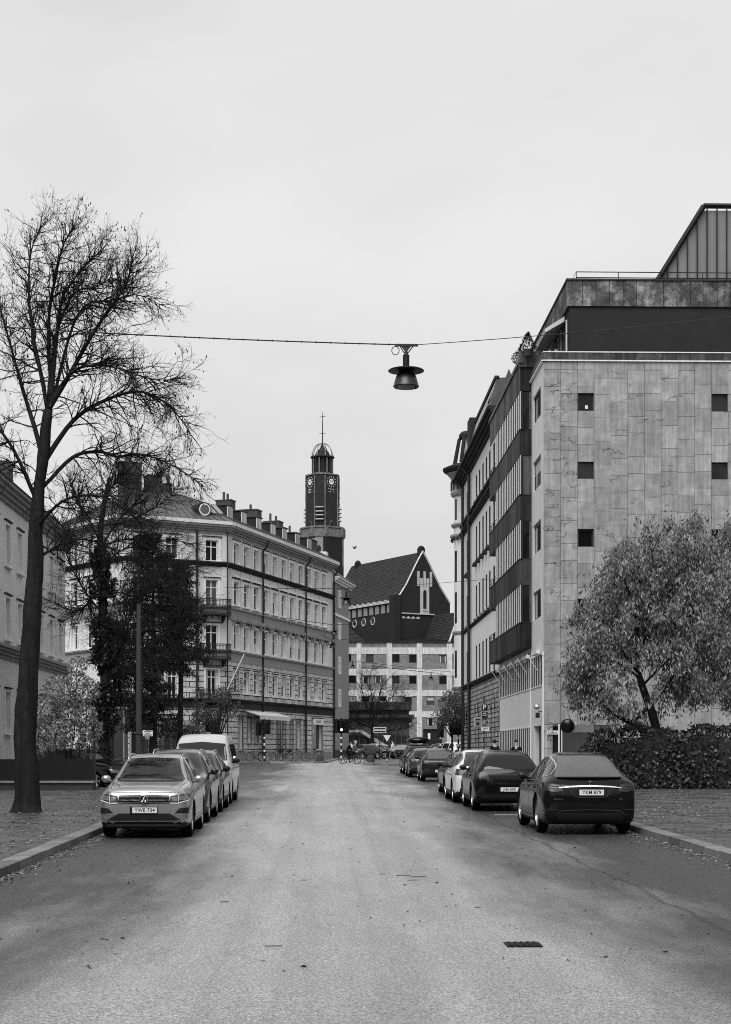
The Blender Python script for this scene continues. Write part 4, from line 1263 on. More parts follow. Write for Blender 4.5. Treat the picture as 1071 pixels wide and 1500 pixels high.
def build_tower():
    Z = 400.0; s = F / Z; c = cw(472, Z); zz = lambda py: 2 + (1103 - py) / s
    root = thing('church_tower', 'tall octagonal brick clock tower topped by an open crown and a cross', 'tower', (c[0], c[1], 2), -TH)
    rot = .22
    def octo(r, ch=.42, a0=rot):
        """square of half side r with corners cut off"""
        k = r * (1 - ch)
        p = [(-k, -r), (k, -r), (r, -k), (r, k), (k, r), (-k, r), (-r, k), (-r, -k)]
        return p
    z0 = -2
    # local frame turned so that a cut corner faces the viewer
    q = pi / 4 - .14
    def rt(p): return (p[0] * math.cos(q) - p[1] * math.sin(q), p[0] * math.sin(q) + p[1] * math.cos(q))
    def ring(mb, r, za, zb, ch=.42):
        mb.prism([rt(p) for p in octo(r, ch)], za + z0, zb + z0, 'z')
    # the plan: square with wide chamfers so that the faces read as narrow-wide-narrow
    mb = MB(); ring(mb, 4.7, 2, zz(790), .5); mb.build('lower_shaft', M['brick_dark'], root)
    mb = MB(); ring(mb, 4.75, zz(790), zz(776), .5); ring(mb, 5.0, zz(776), zz(774), .5); ring(mb, 4.95, zz(789), zz(787), .5); mb.build('balcony', M['stone_tower'], root)
    R_ = 3.62
    mb = MB(); ring(mb, R_, zz(775), zz(697), .5); mb.build('shaft', M['brick_tower'], root)
    mb = MB(); ring(mb, R_ + .18, zz(698.5), zz(696.5), .5); mb.build('cornice', M['stone_tower'], root)
    oc = [rt(p) for p in octo(R_ + .05, .5)]
    # pale quoins at the eight edges
    for (x, y) in oc:
        mb = MB(); z = zz(775)
        while z < zz(700):
            w_ = R.uniform(.12, .2); mb.tube([(x, y, z + z0), (x, y, z + .85 + z0)], w_, 5); z += .9
        mb.build('quoin', M['stone_tower'], root)
    oc2 = [rt(p) for p in octo(4.72, .5)]
    for (x, y) in oc2: mb = MB(); mb.tube([(x, y, zz(776) + z0), (x, y, zz(787) + z0)], .45, 5); mb.build('quoin', M['stone_tower'], root)
    def faceframe(i, r=R_):
        o = [rt(p) for p in octo(r, .5)]
        a, b_ = Vector(o[i]), Vector(o[(i + 1) % 8]); m_ = (a + b_) / 2; d = (b_ - a).normalized(); n = Vector((d.y, -d.x))
        return m_, d, n
    for i in range(8):
        m_, d, n = faceframe(i)
        def P(u, z, o=.06): v = m_ + d * u + n * o; return (v.x, v.y, z + z0)
        if i % 2 == 0:       # clock faces
            mb = MB(); zc = zz(708.5)
            disc = lambda r, o: [P(r * math.cos(t), zc + r * math.sin(t), o) for t in [2 * pi * j / 20 for j in range(20)]]
            mb.mi = 0; mb.poly(disc(.72, .12)); 
            for h in range(12):
                t = 2 * pi * h / 12; mb.poly([P(1.22 * math.cos(t) + .13 * math.cos(a), zc + 1.22 * math.sin(t) + .13 * math.sin(a), .12) for a in [2 * pi * j / 8 for j in range(8)]])
            mb.mi = 1
            for ang, ln, w_ in ((.6, 1.1, .07), (2.6, .62, .09)):
                dx, dz = math.cos(ang), math.sin(ang)
                mb.poly([P(-dz * w_, zc + dx * w_, .16), P(dz * w_, zc - dx * w_, .16), P(dx * ln + dz * w_, zc + dz * ln - dx * w_, .16), P(dx * ln - dz * w_, zc + dz * ln + dx * w_, .16)])
            mb.build('clock_face', [M['sign_white'], M['trim_mid']], root)
            mb = MB()
            for kx in (-.75, -.25, .25, .75):
                for kz, sz in ((719.5, .1), (723, .1)):
                    mb.box(0, 0, 0, 0, 0, 0) if 0 else mb.poly([P(kx + sz * a, zz(kz + R.uniform(-1, 1)) + sz * b_, .07) for a, b_ in ((-1, -1), (1, -1), (1, 1), (-1, 1))])
            mb.build('stone_inlay', M['sign_white'], root)
            mb = MB(); mb.mi = 0
            for w_, zt in ((.62, 764), (.48, 766)):
                mb.poly([P(-w_, zz(774), .08 + (.62 - w_)), P(w_, zz(774), .08 + (.62 - w_)), P(w_, zz(768), .08 + (.62 - w_)), P(0, zz(zt), .08 + (.62 - w_)), P(-w_, zz(768), .08 + (.62 - w_))]); mb.mi = 1
            mb.build('niche', [M['stone_tower'], M['plastic']], root)
        else:                # sound openings with their ledges
            mb = MB(); mb.mi = 0
            mb.poly([P(-.72, zz(772), .07), P(.72, zz(772), .07), P(.72, zz(745), .07), P(.45, zz(740.5), .07), P(0, zz(739), .07), P(-.45, zz(740.5), .07), P(-.72, zz(745), .07)])
            mb.mi = 1; w_ = .42
            for kx in (-.3, .3): mb.poly([P(kx - .12, zz(734), .07), P(kx + .12, zz(734), .07), P(kx + .12, zz(725), .07), P(kx - .12, zz(725), .07)])
            mb.mi = 0; 
            for kz in (747, 753, 758.5, 764.5):
                a = [P(-.95, zz(kz), .05), P(.95, zz(kz), .05), P(.95, zz(kz), .75), P(-.95, zz(kz), .75)]
                b4 = [(x, y, z + .22) for x, y, z in a]
                mb.mi = 2; mb.faces(a + b4, [(0, 1, 2, 3), (4, 5, 6, 7), (0, 1, 5, 4), (1, 2, 6, 5), (2, 3, 7, 6), (3, 0, 4, 7)])
            mb.build('sound_opening', [M['plastic'], M['plastic'], M['concrete']], root)
            m2, d2, n2 = faceframe(i, 4.7)
            mb = MB(); Q = lambda u, z, o: tuple((m2 + d2 * u + n2 * o)) + (z + z0,)
            mb.mi = 0; mb.poly([Q(-1.0, zz(830), .05), Q(1.0, zz(830), .05), Q(1.0, zz(790), .05), Q(-1.0, zz(790), .05)])
            mb.mi = 1; mb.poly([Q(-.45, zz(812), .1), Q(.45, zz(812), .1), Q(.45, zz(805), .1), Q(0, zz(801.5), .1), Q(-.45, zz(805), .1)])
            mb.build('stone_panel', [M['plaster_grey'], M['plastic']], root)
    # lantern
    mb = MB(); mb.mi = 0
    mb.lathe([(2.0, zz(697) + z0), (2.0, zz(671) + z0)], (0, 0, 0), 8)
    for i in range(16):
        a = 2 * pi * i / 16 + .1; r = 2.45
        mb.mi = 1 if i % 2 else 0
        mb.tube([(r * math.cos(a), r * math.sin(a), zz(697) + z0), (r * math.cos(a), r * math.sin(a), zz(671.5) + z0)], .2, 5)
    mb.mi = 1; mb.lathe([(2.6, zz(696) + z0), (2.6, zz(694) + z0)], (0, 0, 0), 16)
    mb.mi = 0; mb.lathe([(2.5, zz(672.5) + z0), (2.95, zz(671) + z0), (2.95, zz(669.5) + z0), (2.0, zz(668.5) + z0), (1.5, zz(662) + z0), (.35, zz(655) + z0), (.12, zz(650) + z0)], (0, 0, 0), 16)
    mb.build('lantern', [M['brick_tower'], M['stone_tower']], root)
    mb = MB()
    for i in range(8):
        a = 2 * pi * i / 8 + .3
        pts = []
        for j in range(9):
            t = j / 8 * pi / 2; rr = 2.55 * math.cos(t) ** .9 if j < 8 else .12; z = zz(668) + z0 + (zz(649.5) - zz(668)) * math.sin(t)
            pts.append((rr * math.cos(a), rr * math.sin(a), z))
        mb.tube(pts, .1, 4)
    for i in range(8):
        a = 2 * pi * i / 8 + .3; mb.tube([(2.6 * math.cos(a), 2.6 * math.sin(a), zz(671) + z0), (2.6 * math.cos(a), 2.6 * math.sin(a), zz(665) + z0)], .16, 4)
    mb.build('crown', M['plaster_grey'], root)
    mb = MB(); mb.tube([(0, 0, zz(652) + z0), (0, 0, zz(625) + z0), (0, 0, zz(604) + z0)], [.16, .12, .05], 5)
    mb.tube([(-.75, 0, zz(611) + z0), (.75, 0, zz(609.5) + z0)], .07, 4); mb.tube([(-.8, .2, zz(635) + z0), (.8, -.2, zz(635) + z0)], .05, 4)
    mb.build('cross', M['iron'], root)


M['brick_tower'] = mat('tower_brick', .035, .9, .35, 1.0, fine=.4, fscale=8)
build_tower()

# ------------------------------------------------------------------ pale house behind the trees on the left
def build_left_house():
    Y0, Y1 = 62.0, 99.0; X = -15.6; g = gz(80)
    root = thing('apartment_building', 'pale stucco house behind the bare trees at the left edge', 'building', (X, Y0, g))
    fr = Fr(root, X, Y0, pi / 2)
    hs = []
    win_mesh('lh', 1.2, 2.0, sur=.16)
    for x in (3, 6.2, 9.4, 12.6, 15.8, 19, 22.2, 25.4, 28.6, 31.8, 35):
        for z in (3.0, 7.6, 11.2): hs.append((x - .6, x + .6, z, z + 2)); win(fr, 'lh', x, z)
    mb = MB(); mb.wall(0, 37, g - .3, 14.6, hs, 0, .26); fr.put(mb, 'wall', M['stucco'])
    mb = MB(); mb.box(36.8, 37, .1, 12, g, 14.6); mb.box(0, .2, .1, 12, g, 14.6); fr.put(mb, 'wall', M['stucco'])
    mb = MB(); mb.mi = 0; cornice(mb, 0, 37.3, 6.6, .6, .5, 4); cornice(mb, 0, 37.4, 14.2, .7, .7, 4); fr.put(mb, 'string_course', M['trim_mid'])
    mb = MB(); mb.prism([(-.8, 14.9), (3.0, 17.6), (9, 17.6), (12.5, 14.9)], -.3, 37.4, 'x'); fr.put(mb, 'roof', M['sheet_roof'])
    mb = MB(); mb.box(34.8, 36.4, 3, 4.8, 17, 19.2); fr.put(mb, 'chimney', M['chimney'])
    mb = MB(); mb.box(24, 25.4, 3, 4.6, 17, 18.9); fr.put(mb, 'chimney', M['chimney'])


build_left_house()
# ------------------------------------------------------------------ cars
SUV = dict(L=4.5, H=1.66, W=1.84, st=[
    (0, .34, .58, .70, .74, .56), (.04, .24, .68, .80, .92, .66), (.14, .20, .78, .87, 1.0, .72), (.40, .20, .87, .905, 1.045, .745), (.9, .20, .95, .92, 1.09, .75),
    (1.22, .2, .99, .92, 1.125, .74), (1.38, .2, 1.0, .92, 1.19, .71), (1.72, .2, 1.01, .92, 1.42, .645), (2.05, .2, 1.02, .92, 1.575, .61), (2.5, .2, 1.03, .92, 1.645, .59),
    (3.2, .2, 1.04, .92, 1.65, .585), (3.85, .2, 1.05, .915, 1.60, .575), (4.15, .22, 1.05, .905, 1.50, .575), (4.30, .25, 1.05, .89, 1.30, .62), (4.42, .28, 1.0, .86, 1.10, .68), (4.475, .32, .85, .82, .96, .68), (4.5, .42, .72, .74, .84, .6)])
FAST = dict(L=5.04, H=1.68, W=2.0, st=[
    (0, .36, .55, .70, .66, .6), (.05, .25, .62, .84, .80, .7), (.2, .2, .72, .93, .90, .78), (.6, .18, .86, .985, 1.0, .80), (1.1, .18, .95, 1.0, 1.09, .78), (1.45, .18, .99, 1.0, 1.18, .75),
    (1.9, .18, 1.0, 1.0, 1.43, .67), (2.4, .18, 1.01, 1.0, 1.61, .62), (3.0, .18, 1.02, 1.0, 1.68, .60), (3.5, .18, 1.04, 1.0, 1.67, .595), (3.95, .18, 1.06, .995, 1.59, .59), (4.35, .19, 1.08, .985, 1.44, .60),
    (4.7, .21, 1.08, .965, 1.24, .67), (4.84, .23, 1.05, .945, 1.14, .74), (4.90, .24, 1.0, .93, 1.11, .76), (4.98, .27, .88, .89, 1.0, .74), (5.04, .40, .68, .80, .80, .66)])
VAN = dict(L=4.9, H=1.97, W=1.9, st=[
    (0, .36, .7, .78, .86, .68), (.05, .25, .82, .89, 1.02, .78), (.25, .22, .97, .94, 1.15, .80), (.7, .2, 1.1, .95, 1.27, .80), (.95, .2, 1.13, .95, 1.40, .77), (1.3, .2, 1.15, .95, 1.70, .75),
    (1.6, .2, 1.15, .95, 1.88, .735), (2.0, .2, 1.15, .95, 1.96, .72), (3.2, .2, 1.15, .95, 1.97, .72), (4.5, .2, 1.15, .95, 1.96, .72), (4.78, .22, 1.15, .94, 1.88, .73), (4.87, .25, 1.1, .93, 1.6, .76), (4.9, .4, 1.0, .88, 1.2, .76)])
HATCH = dict(L=3.85, H=1.45, W=1.68, st=[
    (0, .32, .52, .66, .64, .5), (.05, .22, .60, .74, .76, .6), (.18, .18, .70, .80, .86, .66), (.5, .18, .80, .83, .94, .68), (.85, .18, .86, .84, 1.0, .67), (1.1, .18, .88, .84, 1.10, .64),
    (1.45, .18, .90, .84, 1.30, .58), (1.8, .18, .91, .84, 1.41, .55), (2.3, .18, .93, .84, 1.45, .54), (2.9, .18, .95, .84, 1.43, .53), (3.3, .18, .97, .835, 1.34, .53), (3.55, .2, .97, .82, 1.18, .55), (3.7, .22, .95, .79, 1.0, .60), (3.8, .26, .85, .75, .92, .6), (3.85, .36, .7, .66, .78, .52)])


class Car:
    def __init__(s, spec, L=None, H=None, W=None, wr=.36, wb=None, fo=.9, clear=0):
        s.sx = (L or spec['L']) / spec['L']; s.sz = (H or spec['H']) / spec['H']; s.sw = (W or spec['W']) / spec['W']
        s.L = spec['L'] * s.sx; s.W = spec['W'] * s.sw; s.H = spec['H'] * s.sz
        s.wr = wr; s.fo = fo; s.wb = wb or s.L * .6
        st = [(a * s.sx, b * s.sz, c * s.sz, d * s.sw, e * s.sz, f * s.sw) for a, b, c, d, e, f in spec['st']]
        # resample
        out = []
        for i in range(len(st) - 1):
            n = max(1, int(round((st[i + 1][0] - st[i][0]) / .17)))
            for k in range(n):
                t = k / n; out.append(tuple(a + (b - a) * t for a, b in zip(st[i], st[i + 1])))
        out.append(st[-1])
        vs = []; fs = []; half = 12
        for (x, zb, zs, w_, zt, wr_) in out:
            y = s.L / 2 - x
            mid = lambda a, b, t: a + (b - a) * t
            p = [(0, zb), (w_ * .55, zb), (w_ * .86, zb), (w_ * .965, zb + .05), (w_ * .995, zb + .16), (w_, mid(zb + .16, zs, .55)), (w_ * .985, zs - .05), (w_ * .945, zs + (zt - zs) * .06 + .01),
                 (mid(w_ * .93, wr_, .55), mid(zs, zt, .55)), (wr_, zt - min(.07, (zt - zs) * .25)), (wr_ * .86, zt - .012), (wr_ * .45, zt), (0, zt + .004)]
            m = len(p)
            for a, b in p: vs.append((a, y, b))
            for a, b in p[1:-1][::-1]: vs.append((-a, y, b))
        m = 2 * 13 - 2; k = len(out)
        for i in range(k - 1):
            for j in range(m):
                j2 = (j + 1) % m; fs.append((i * m + j, (i + 1) * m + j, (i + 1) * m + j2, i * m + j2))
        fs.append(tuple(range(m))); fs.append(tuple((k - 1) * m + j for j in range(m))[::-1])
        me = bpy.data.meshes.new('body'); me.from_pydata(vs, [], fs); me.update()
        ob = bpy.data.objects.new('tmp', me); COL.objects.link(ob)
        sd_ = ob.modifiers.new('s', 'SUBSURF'); sd_.levels = 1; sd_.render_levels = 1
        dg = bpy.context.evaluated_depsgraph_get(); m1 = bpy.data.meshes.new_from_object(ob.evaluated_get(dg))
        s.bvh = BVHTree.FromPolygons([v.co.copy() for v in m1.vertices], [tuple(p.vertices) for p in m1.polygons])
        # wheel housings
        cb = MB(); s.ay = [s.L / 2 - fo, s.L / 2 - fo - s.wb]
        for y in s.ay:
            for sg in (-1, 1):
                a, b_ = s.W / 2 - .30, s.W / 2 + .1
                prof = [(0.0001, a), (wr + .055, a), (wr + .055, b_), (0.0001, b_)]
                v0 = len(cb.v)
                n = 28
                ringa = [(sg * a, y + (wr + .055) * math.cos(2 * pi * j / n), wr + (wr + .055) * math.sin(2 * pi * j / n)) for j in range(n)]
                ringb = [(sg * b_, p[1], p[2]) for p in ringa]
                f_ = [tuple(range(n)), tuple(range(n, 2 * n))[::-1]] + [(j, n + j, n + (j + 1) % n, (j + 1) % n) for j in range(n)]
                if sg > 0: f_ = [q[::-1] for q in f_]
                cb.faces(ringa + ringb, f_)
        cme = bpy.data.meshes.new('c'); cme.from_pydata(cb.v, [], cb.f); cme.update()
        bmx = bmesh.new(); bmx.from_mesh(cme); bmesh.ops.recalc_face_normals(bmx, faces=bmx.faces); bmx.to_mesh(cme); bmx.free()
        bmx = bmesh.new(); bmx.from_mesh(me); bmesh.ops.recalc_face_normals(bmx, faces=bmx.faces); bmx.to_mesh(me); bmx.free()
        cob = bpy.data.objects.new('tmpc', cme); COL.objects.link(cob)
        bo = ob.modifiers.new('b', 'BOOLEAN'); bo.operation = 'DIFFERENCE'; bo.object = cob; bo.solver = 'EXACT'
        bpy.context.view_layer.update(); dg = bpy.context.evaluated_depsgraph_get()
        s.body = bpy.data.meshes.new_from_object(ob.evaluated_get(dg)); s.body.name = 'body'
        bpy.data.objects.remove(ob); bpy.data.objects.remove(cob)

    def finish_body(s, mats, sill=.36):
        me = s.body; me.materials.clear()
        for m in mats: me.materials.append(m)
        for p in me.polygons:
            c = p.center; idx = 0
            for y in s.ay:
                d = math.hypot(c.y - y, c.z - s.wr)
                if d < s.wr + .075 and abs(c.x) > s.W / 2 - .32 and d < s.wr + .053 + .004: idx = 1
            if c.z < sill and idx == 0: idx = 1
            p.material_index = idx
        me.polygons.foreach_set('use_smooth', [True] * len(me.polygons)); me.set_sharp_from_angle(angle=math.radians(38))

    def cast(s, o, d):
        r = s.bvh.ray_cast(Vector(o), Vector(d)); return r[0], r[1]

    def patch(s, kind, A, B, off=.006, n=10, m=6, mb=None):
        """surface patch laid on the body: A and B are polylines of 2-D points.
        kind: 'R'/'L' side (y,z) - 'F'/'B' front/back (x,z) - 'T' top (x,y)"""
        mb = mb or MB()

        def samp(P, t):
            if len(P) == 1: return P[0]
            f = t * (len(P) - 1); i = min(int(f), len(P) - 2); f -= i
            return (P[i][0] + (P[i + 1][0] - P[i][0]) * f, P[i][1] + (P[i + 1][1] - P[i][1]) * f)
        grid = []; 
        for i in range(n + 1):
            a = samp(A, i / n); b = samp(B, i / n); row = []
            for j in range(m + 1):
                t = j / m; q = (a[0] + (b[0] - a[0]) * t, a[1] + (b[1] - a[1]) * t)
                if kind == 'R': h, nn = s.cast((3, q[0], q[1]), (-1, 0, 0))
                elif kind == 'L': h, nn = s.cast((-3, q[0], q[1]), (1, 0, 0))
                elif kind == 'F': h, nn = s.cast((q[0], 6, q[1]), (0, -1, 0))
                elif kind == 'B': h, nn = s.cast((q[0], -6, q[1]), (0, 1, 0))
                else: h, nn = s.cast((q[0], q[1], 4), (0, 0, -1))
                if h is None: row.append(None); continue
                if kind in 'RL' and nn.x * (1 if kind == 'R' else -1) < 0: nn = -nn
                if kind == 'F' and nn.y < 0: nn = -nn
                if kind == 'B' and nn.y > 0: nn = -nn
                if kind == 'T' and nn.z < 0: nn = -nn
                row.append(h + nn * off)
            grid.append(row)
        idx = {}; b0 = len(mb.v)
        for i in range(n + 1):
            for j in range(m + 1):
                if grid[i][j] is not None: idx[i, j] = len(mb.v); mb.v.append(tuple(grid[i][j]))
        for i in range(n):
            for j in range(m):
                q = [(i, j), (i + 1, j), (i + 1, j + 1), (i, j + 1)]
                if all(k in idx for k in q): mb.f.append(tuple(idx[k] for k in q)); mb.m.append(mb.mi)
        return mb

    def sym(s, kind, A, B, **k):
        """mirror pair on front/back faces: returns two meshes"""
        a = s.patch(kind, A, B, **k); b = s.patch(kind, [(-x, z) for x, z in A], [(-x, z) for x, z in B], **k)
        return a, b


RIMS = {}


def wheel_meshes(r, style='five', dark=False):
    key = (round(r, 3), style, dark)
    if key in RIMS: return RIMS[key]
    w_ = .11
    t = MB(); rr = r * .69
    t.lathe([(rr, -w_ * .85), (r * .9, -w_), (r * .975, -w_ * .8), (r, -w_ * .4), (r, w_ * .4), (r * .975, w_ * .8), (r * .9, w_), (rr, w_ * .85)], (0, 0, 0), 36, 'x')
    m = MB(); m.mi = 0
    m.lathe([(rr, w_ * .82), (rr * .93, w_ * .88), (rr * .9, w_ * .6), (rr * .88, -w_ * .6), (rr * .9, -w_ * .85)], (0, 0, 0), 32, 'x')
    m.lathe([(0.001, w_ * .62), (.07, w_ * .62), (.075, w_ * .3)], (0, 0, 0), 16, 'x')
    n = 5 if style == 'five' else 10
    for i in range(n):
        a = 2 * pi * i / n
        for da in ((-.13, .13) if style == 'five' else (0,)):
            b_ = a + da * 1.0
            r0, r1 = .05, rr * .93; hw = .018 if style == 'five' else .02
            pts = []
            for (q, x) in ((r0, w_ * .55), (r1, w_ * .72)):
                for sg in (-1, 1):
                    wv = hw * (1 if q == r0 else 1.15)
                    y = q * math.cos(b_) - sg * wv * math.sin(b_); z = q * math.sin(b_) + sg * wv * math.cos(b_)
                    pts.append((x, y, z)); pts.append((x - .03, y, z))
            m.faces(pts, [(0, 2, 6, 4), (1, 5, 7, 3), (0, 4, 5, 1), (2, 3, 7, 6)])
    m.mi = 1; m.lathe([(0.001, -w_ * .1), (rr * .62, -w_ * .1), (rr * .62, -w_ * .3)], (0, 0, 0), 24, 'x'); m.lathe([(rr * .62, -w_ * .5), (rr * .89, -w_ * .5)], (0, 0, 0), 24, 'x')
    RIMS[key] = (t.mesh('wheel', M['rubber'], 30), m.mesh('rim', [M['rim_dark'] if dark else M['rim'], M['plastic']], 30))
    return RIMS[key]


def car_common(c, name, label, cat, x, y, head, paint_m, group, rails=False, wheelstyle='five', mirror_m=None, dark_rim=False, wins=None, sill=.36, trim=None, ws=None, rw=None, glass=None, chrome_line=False, rearglass=None):
    slope = math.atan(SLOPE) if y < 145 else 0
    root = thing(name, label, cat, (x, y, gz(y)), head, group, rx=slope * math.cos(head))
    c.finish_body([paint_m, M['plastic']], sill)
    put(c.body, 'body', root)
    tm, rm = wheel_meshes(c.wr, wheelstyle, dark_rim)
    for yy in c.ay:
        for sg in (1, -1):
            wo = put(tm, 'wheel', root, (sg * (c.W / 2 - .14), yy, c.wr), 0 if sg > 0 else pi)
            put(rm, 'rim', wo)
    G = glass or M['car_glass']
    if ws: c.patch('F', ws[0], ws[1], n=14, m=8).build('windscreen', G, root, smooth=True)
    if rw: c.patch('B', rw[0], rw[1], n=14, m=8).build('rear_window', rearglass or G, root, smooth=True)
    for k in ('R', 'L'):
        for i, (A, B) in enumerate(wins):
            if trim:
                cxm = sum(p[0] for p in A + B) / len(A + B); czm = sum(p[1] for p in A + B) / len(A + B)
            c.patch(k, A, B, n=10, m=5).build('side_window', G, root, smooth=True)
    # window surround (bright line above/below the glass)
    if trim:
        for k in ('R', 'L'):
            mb = MB()
            for (A, B) in trim: c.patch(k, A, B, off=.009, n=16, m=1, mb=mb)
            mb.build('window_trim', M['chrome'], root, smooth=True)
    # mirrors
    yb, zb_ = wins[0][0][0][0] - .02, wins[0][0][0][1] + .04
    for sg in (1, -1):
        mb = MB(); mb.ball((0, 0, 0), .11, 8, (.95, .6, .72)); mb.tube([(-sg * .13, -.0, -.05), (-sg * .02, 0, -.03)], .03, 6)
        h, nn = c.cast((sg * 3, yb - .1, zb_), (-sg, 0, 0))
        mo = mb.build('mirror', mirror_m or paint_m, root, (h.x + sg * .14, yb - .12, zb_ + .03), smooth=True)
        g = MB(); g.ball((0, -.045, 0), .085, 6, (.95, .3, .72)); put(g.mesh('mirror_glass', M['car_glass'], True), 'mirror_glass', mo)
    if rails:
        for sg in (1, -1):
            mb = MB(); pts = []
            y0, y1 = c.L / 2 - c.L * .47, c.L / 2 - c.L * .90
            for i in range(9):
                yy = y0 + (y1 - y0) * i / 8; h, nn = c.cast((sg * c.W / 2 * .60, yy, 4), (0, 0, -1))
                pts.append((h.x, h.y, h.z + (.045 if 0 < i < 8 else .0)))
            mb.tube(pts, .018, 6); mb.build('roof_rail', rails, root, smooth=True)
    # shut lines and door handles
    for k, sg in (('R', 1), ('L', -1)):
        mb = MB()
        a, b_ = wins[0][0][0], wins[-1][0][-1]
        zl = .36
        for yy in (a[0] - .05, (wins[0][0][-1][0] + wins[1][0][0][0]) / 2, wins[1][0][-1][0] + .02):
            c.patch(k, [(yy, zl), (yy, a[1] - .03)], [(yy - .012, zl), (yy - .012, a[1] - .03)], off=.002, n=8, m=1, mb=mb)
        c.patch(k, [(a[0] - .05, zl), (wins[1][0][-1][0], zl)], [(a[0] - .05, zl - .012), (wins[1][0][-1][0], zl - .012)], off=.002, n=12, m=1, mb=mb)
        mb.build('door_seam', M['plastic'], root)
        for yy in (wins[0][0][-1][0] + .16, wins[1][0][-1][0] + .2):
            h, nn = c.cast((sg * 3, yy, a[1] - .12), (-sg, 0, 0))
            mb = MB(); mb.box(-.012, .03, -.1, .1, -.015, .015); mb.build('door_handle', paint_m, root, (h.x + (0 if sg > 0 else -.02), yy, a[1] - .12))
    return root


def plate(root, c, txt, z, back, w_=.52, h=.11, y=None):
    k = 'B' if back else 'F'
    hit, nn = c.cast((0, -6 if back else 6, z), (0, 1 if back else -1, 0))
    yy = hit.y + (-.02 if back else .02)
    o = bpy.data.objects.new('number_plate', None)
    mb = MB(); mb.mi = 0; mb.box(-w_ / 2, w_ / 2, -.008, .01, -h / 2, h / 2); mb.mi = 1; mb.box(-w_ / 2 - .012, w_ / 2 + .012, -.002, .012, -h / 2 - .012, h / 2 + .012)
    mb.box(-w_ / 2, -w_ / 2 + .035, -.011, -.006, -h / 2, h / 2)
    pl = mb.build('number_plate', [M['sign_white'], M['plastic']], root, (0, yy, z), 0 if back else pi)
    put(text_mb(txt, .072, .003, .92).mesh('lettering', M['sign_black']), 'lettering', pl, (.02, -.011, 0))
    return pl


LG = 'cars parked along the left kerb'; RG = 'cars parked along the right kerb'
paint_silver = paint('silver_paint', .42, .36, .85)
paint_black = paint('black_paint', .006, .2, .1)
paint_dark = paint('dark_grey_paint', .02, .25, .35)
paint_mid = paint('mid_grey_paint', .08, .3, .6)
paint_white = paint('white_paint', .62, .35, .0)
paint_pearl = paint('pale_silver_paint', .8, .35, .25)


def suv_windows(L=4.5, H=1.66):
    a = L / 4.5; b = H / 1.66; h = L / 2
    y = lambda s_: h - s_ * a; z = lambda q: q * b
    w1 = ([(y(1.52), z(1.07)), (y(2.42), z(1.08))], [(y(1.98), z(1.40)), (y(2.42), z(1.535))])
    w2 = ([(y(2.50), z(1.08)), (y(3.40), z(1.09))], [(y(2.50), z(1.54)), (y(3.30), z(1.535))])
    w3 = ([(y(3.47), z(1.095)), (y(4.05), z(1.16))], [(y(3.40), z(1.53)), (y(3.98), z(1.42))])
    # the sloping front edge: polyline tops
    w1 = ([(y(1.50), z(1.07)), (y(1.9), z(1.07)), (y(2.42), z(1.08))], [(y(1.72), z(1.20)), (y(2.05), z(1.46)), (y(2.42), z(1.54))])
    return [w1, w2, w3]


def add_lights_generic(c, root, zf=.78, zr=.92, hatch=False, front=True, rear=True):
    W2 = c.W / 2
    if front:
        a, b_ = c.sym('F', [(W2 * .48, zf - .04), (W2 * .88, zf)], [(W2 * .5, zf + .09), (W2 * .9, zf + .13)], n=8, m=4, off=.012)
        for q in (a, b_): q.build('headlight', M['lamp_glass'], root, smooth=True)
        c.patch('F', [(-W2 * .46, zf - .05), (W2 * .46, zf - .05)], [(-W2 * .48, zf + .06), (W2 * .48, zf + .06)], n=12, m=3).build('grille', M['plastic_gloss'], root)
        c.patch('F', [(-W2 * .6, .3), (W2 * .6, .3)], [(-W2 * .62, .45), (W2 * .62, .45)], n=12, m=3).build('air_intake', M['plastic'], root)
    if rear:
        a, b_ = c.sym('B', [(W2 * .55, zr - .08), (W2 * .93, zr - .06)], [(W2 * .60, zr + .10), (W2 * .90, zr + .12)], n=8, m=4, off=.012)
        for q in (a, b_): q.build('taillight', M['lamp_red'], root, smooth=True)
        c.patch('B', [(-W2 * .8, .36), (W2 * .8, .36)], [(-W2 * .8, .46), (W2 * .8, .46)], n=12, m=2).build('rear_bumper', M['plastic'], root)


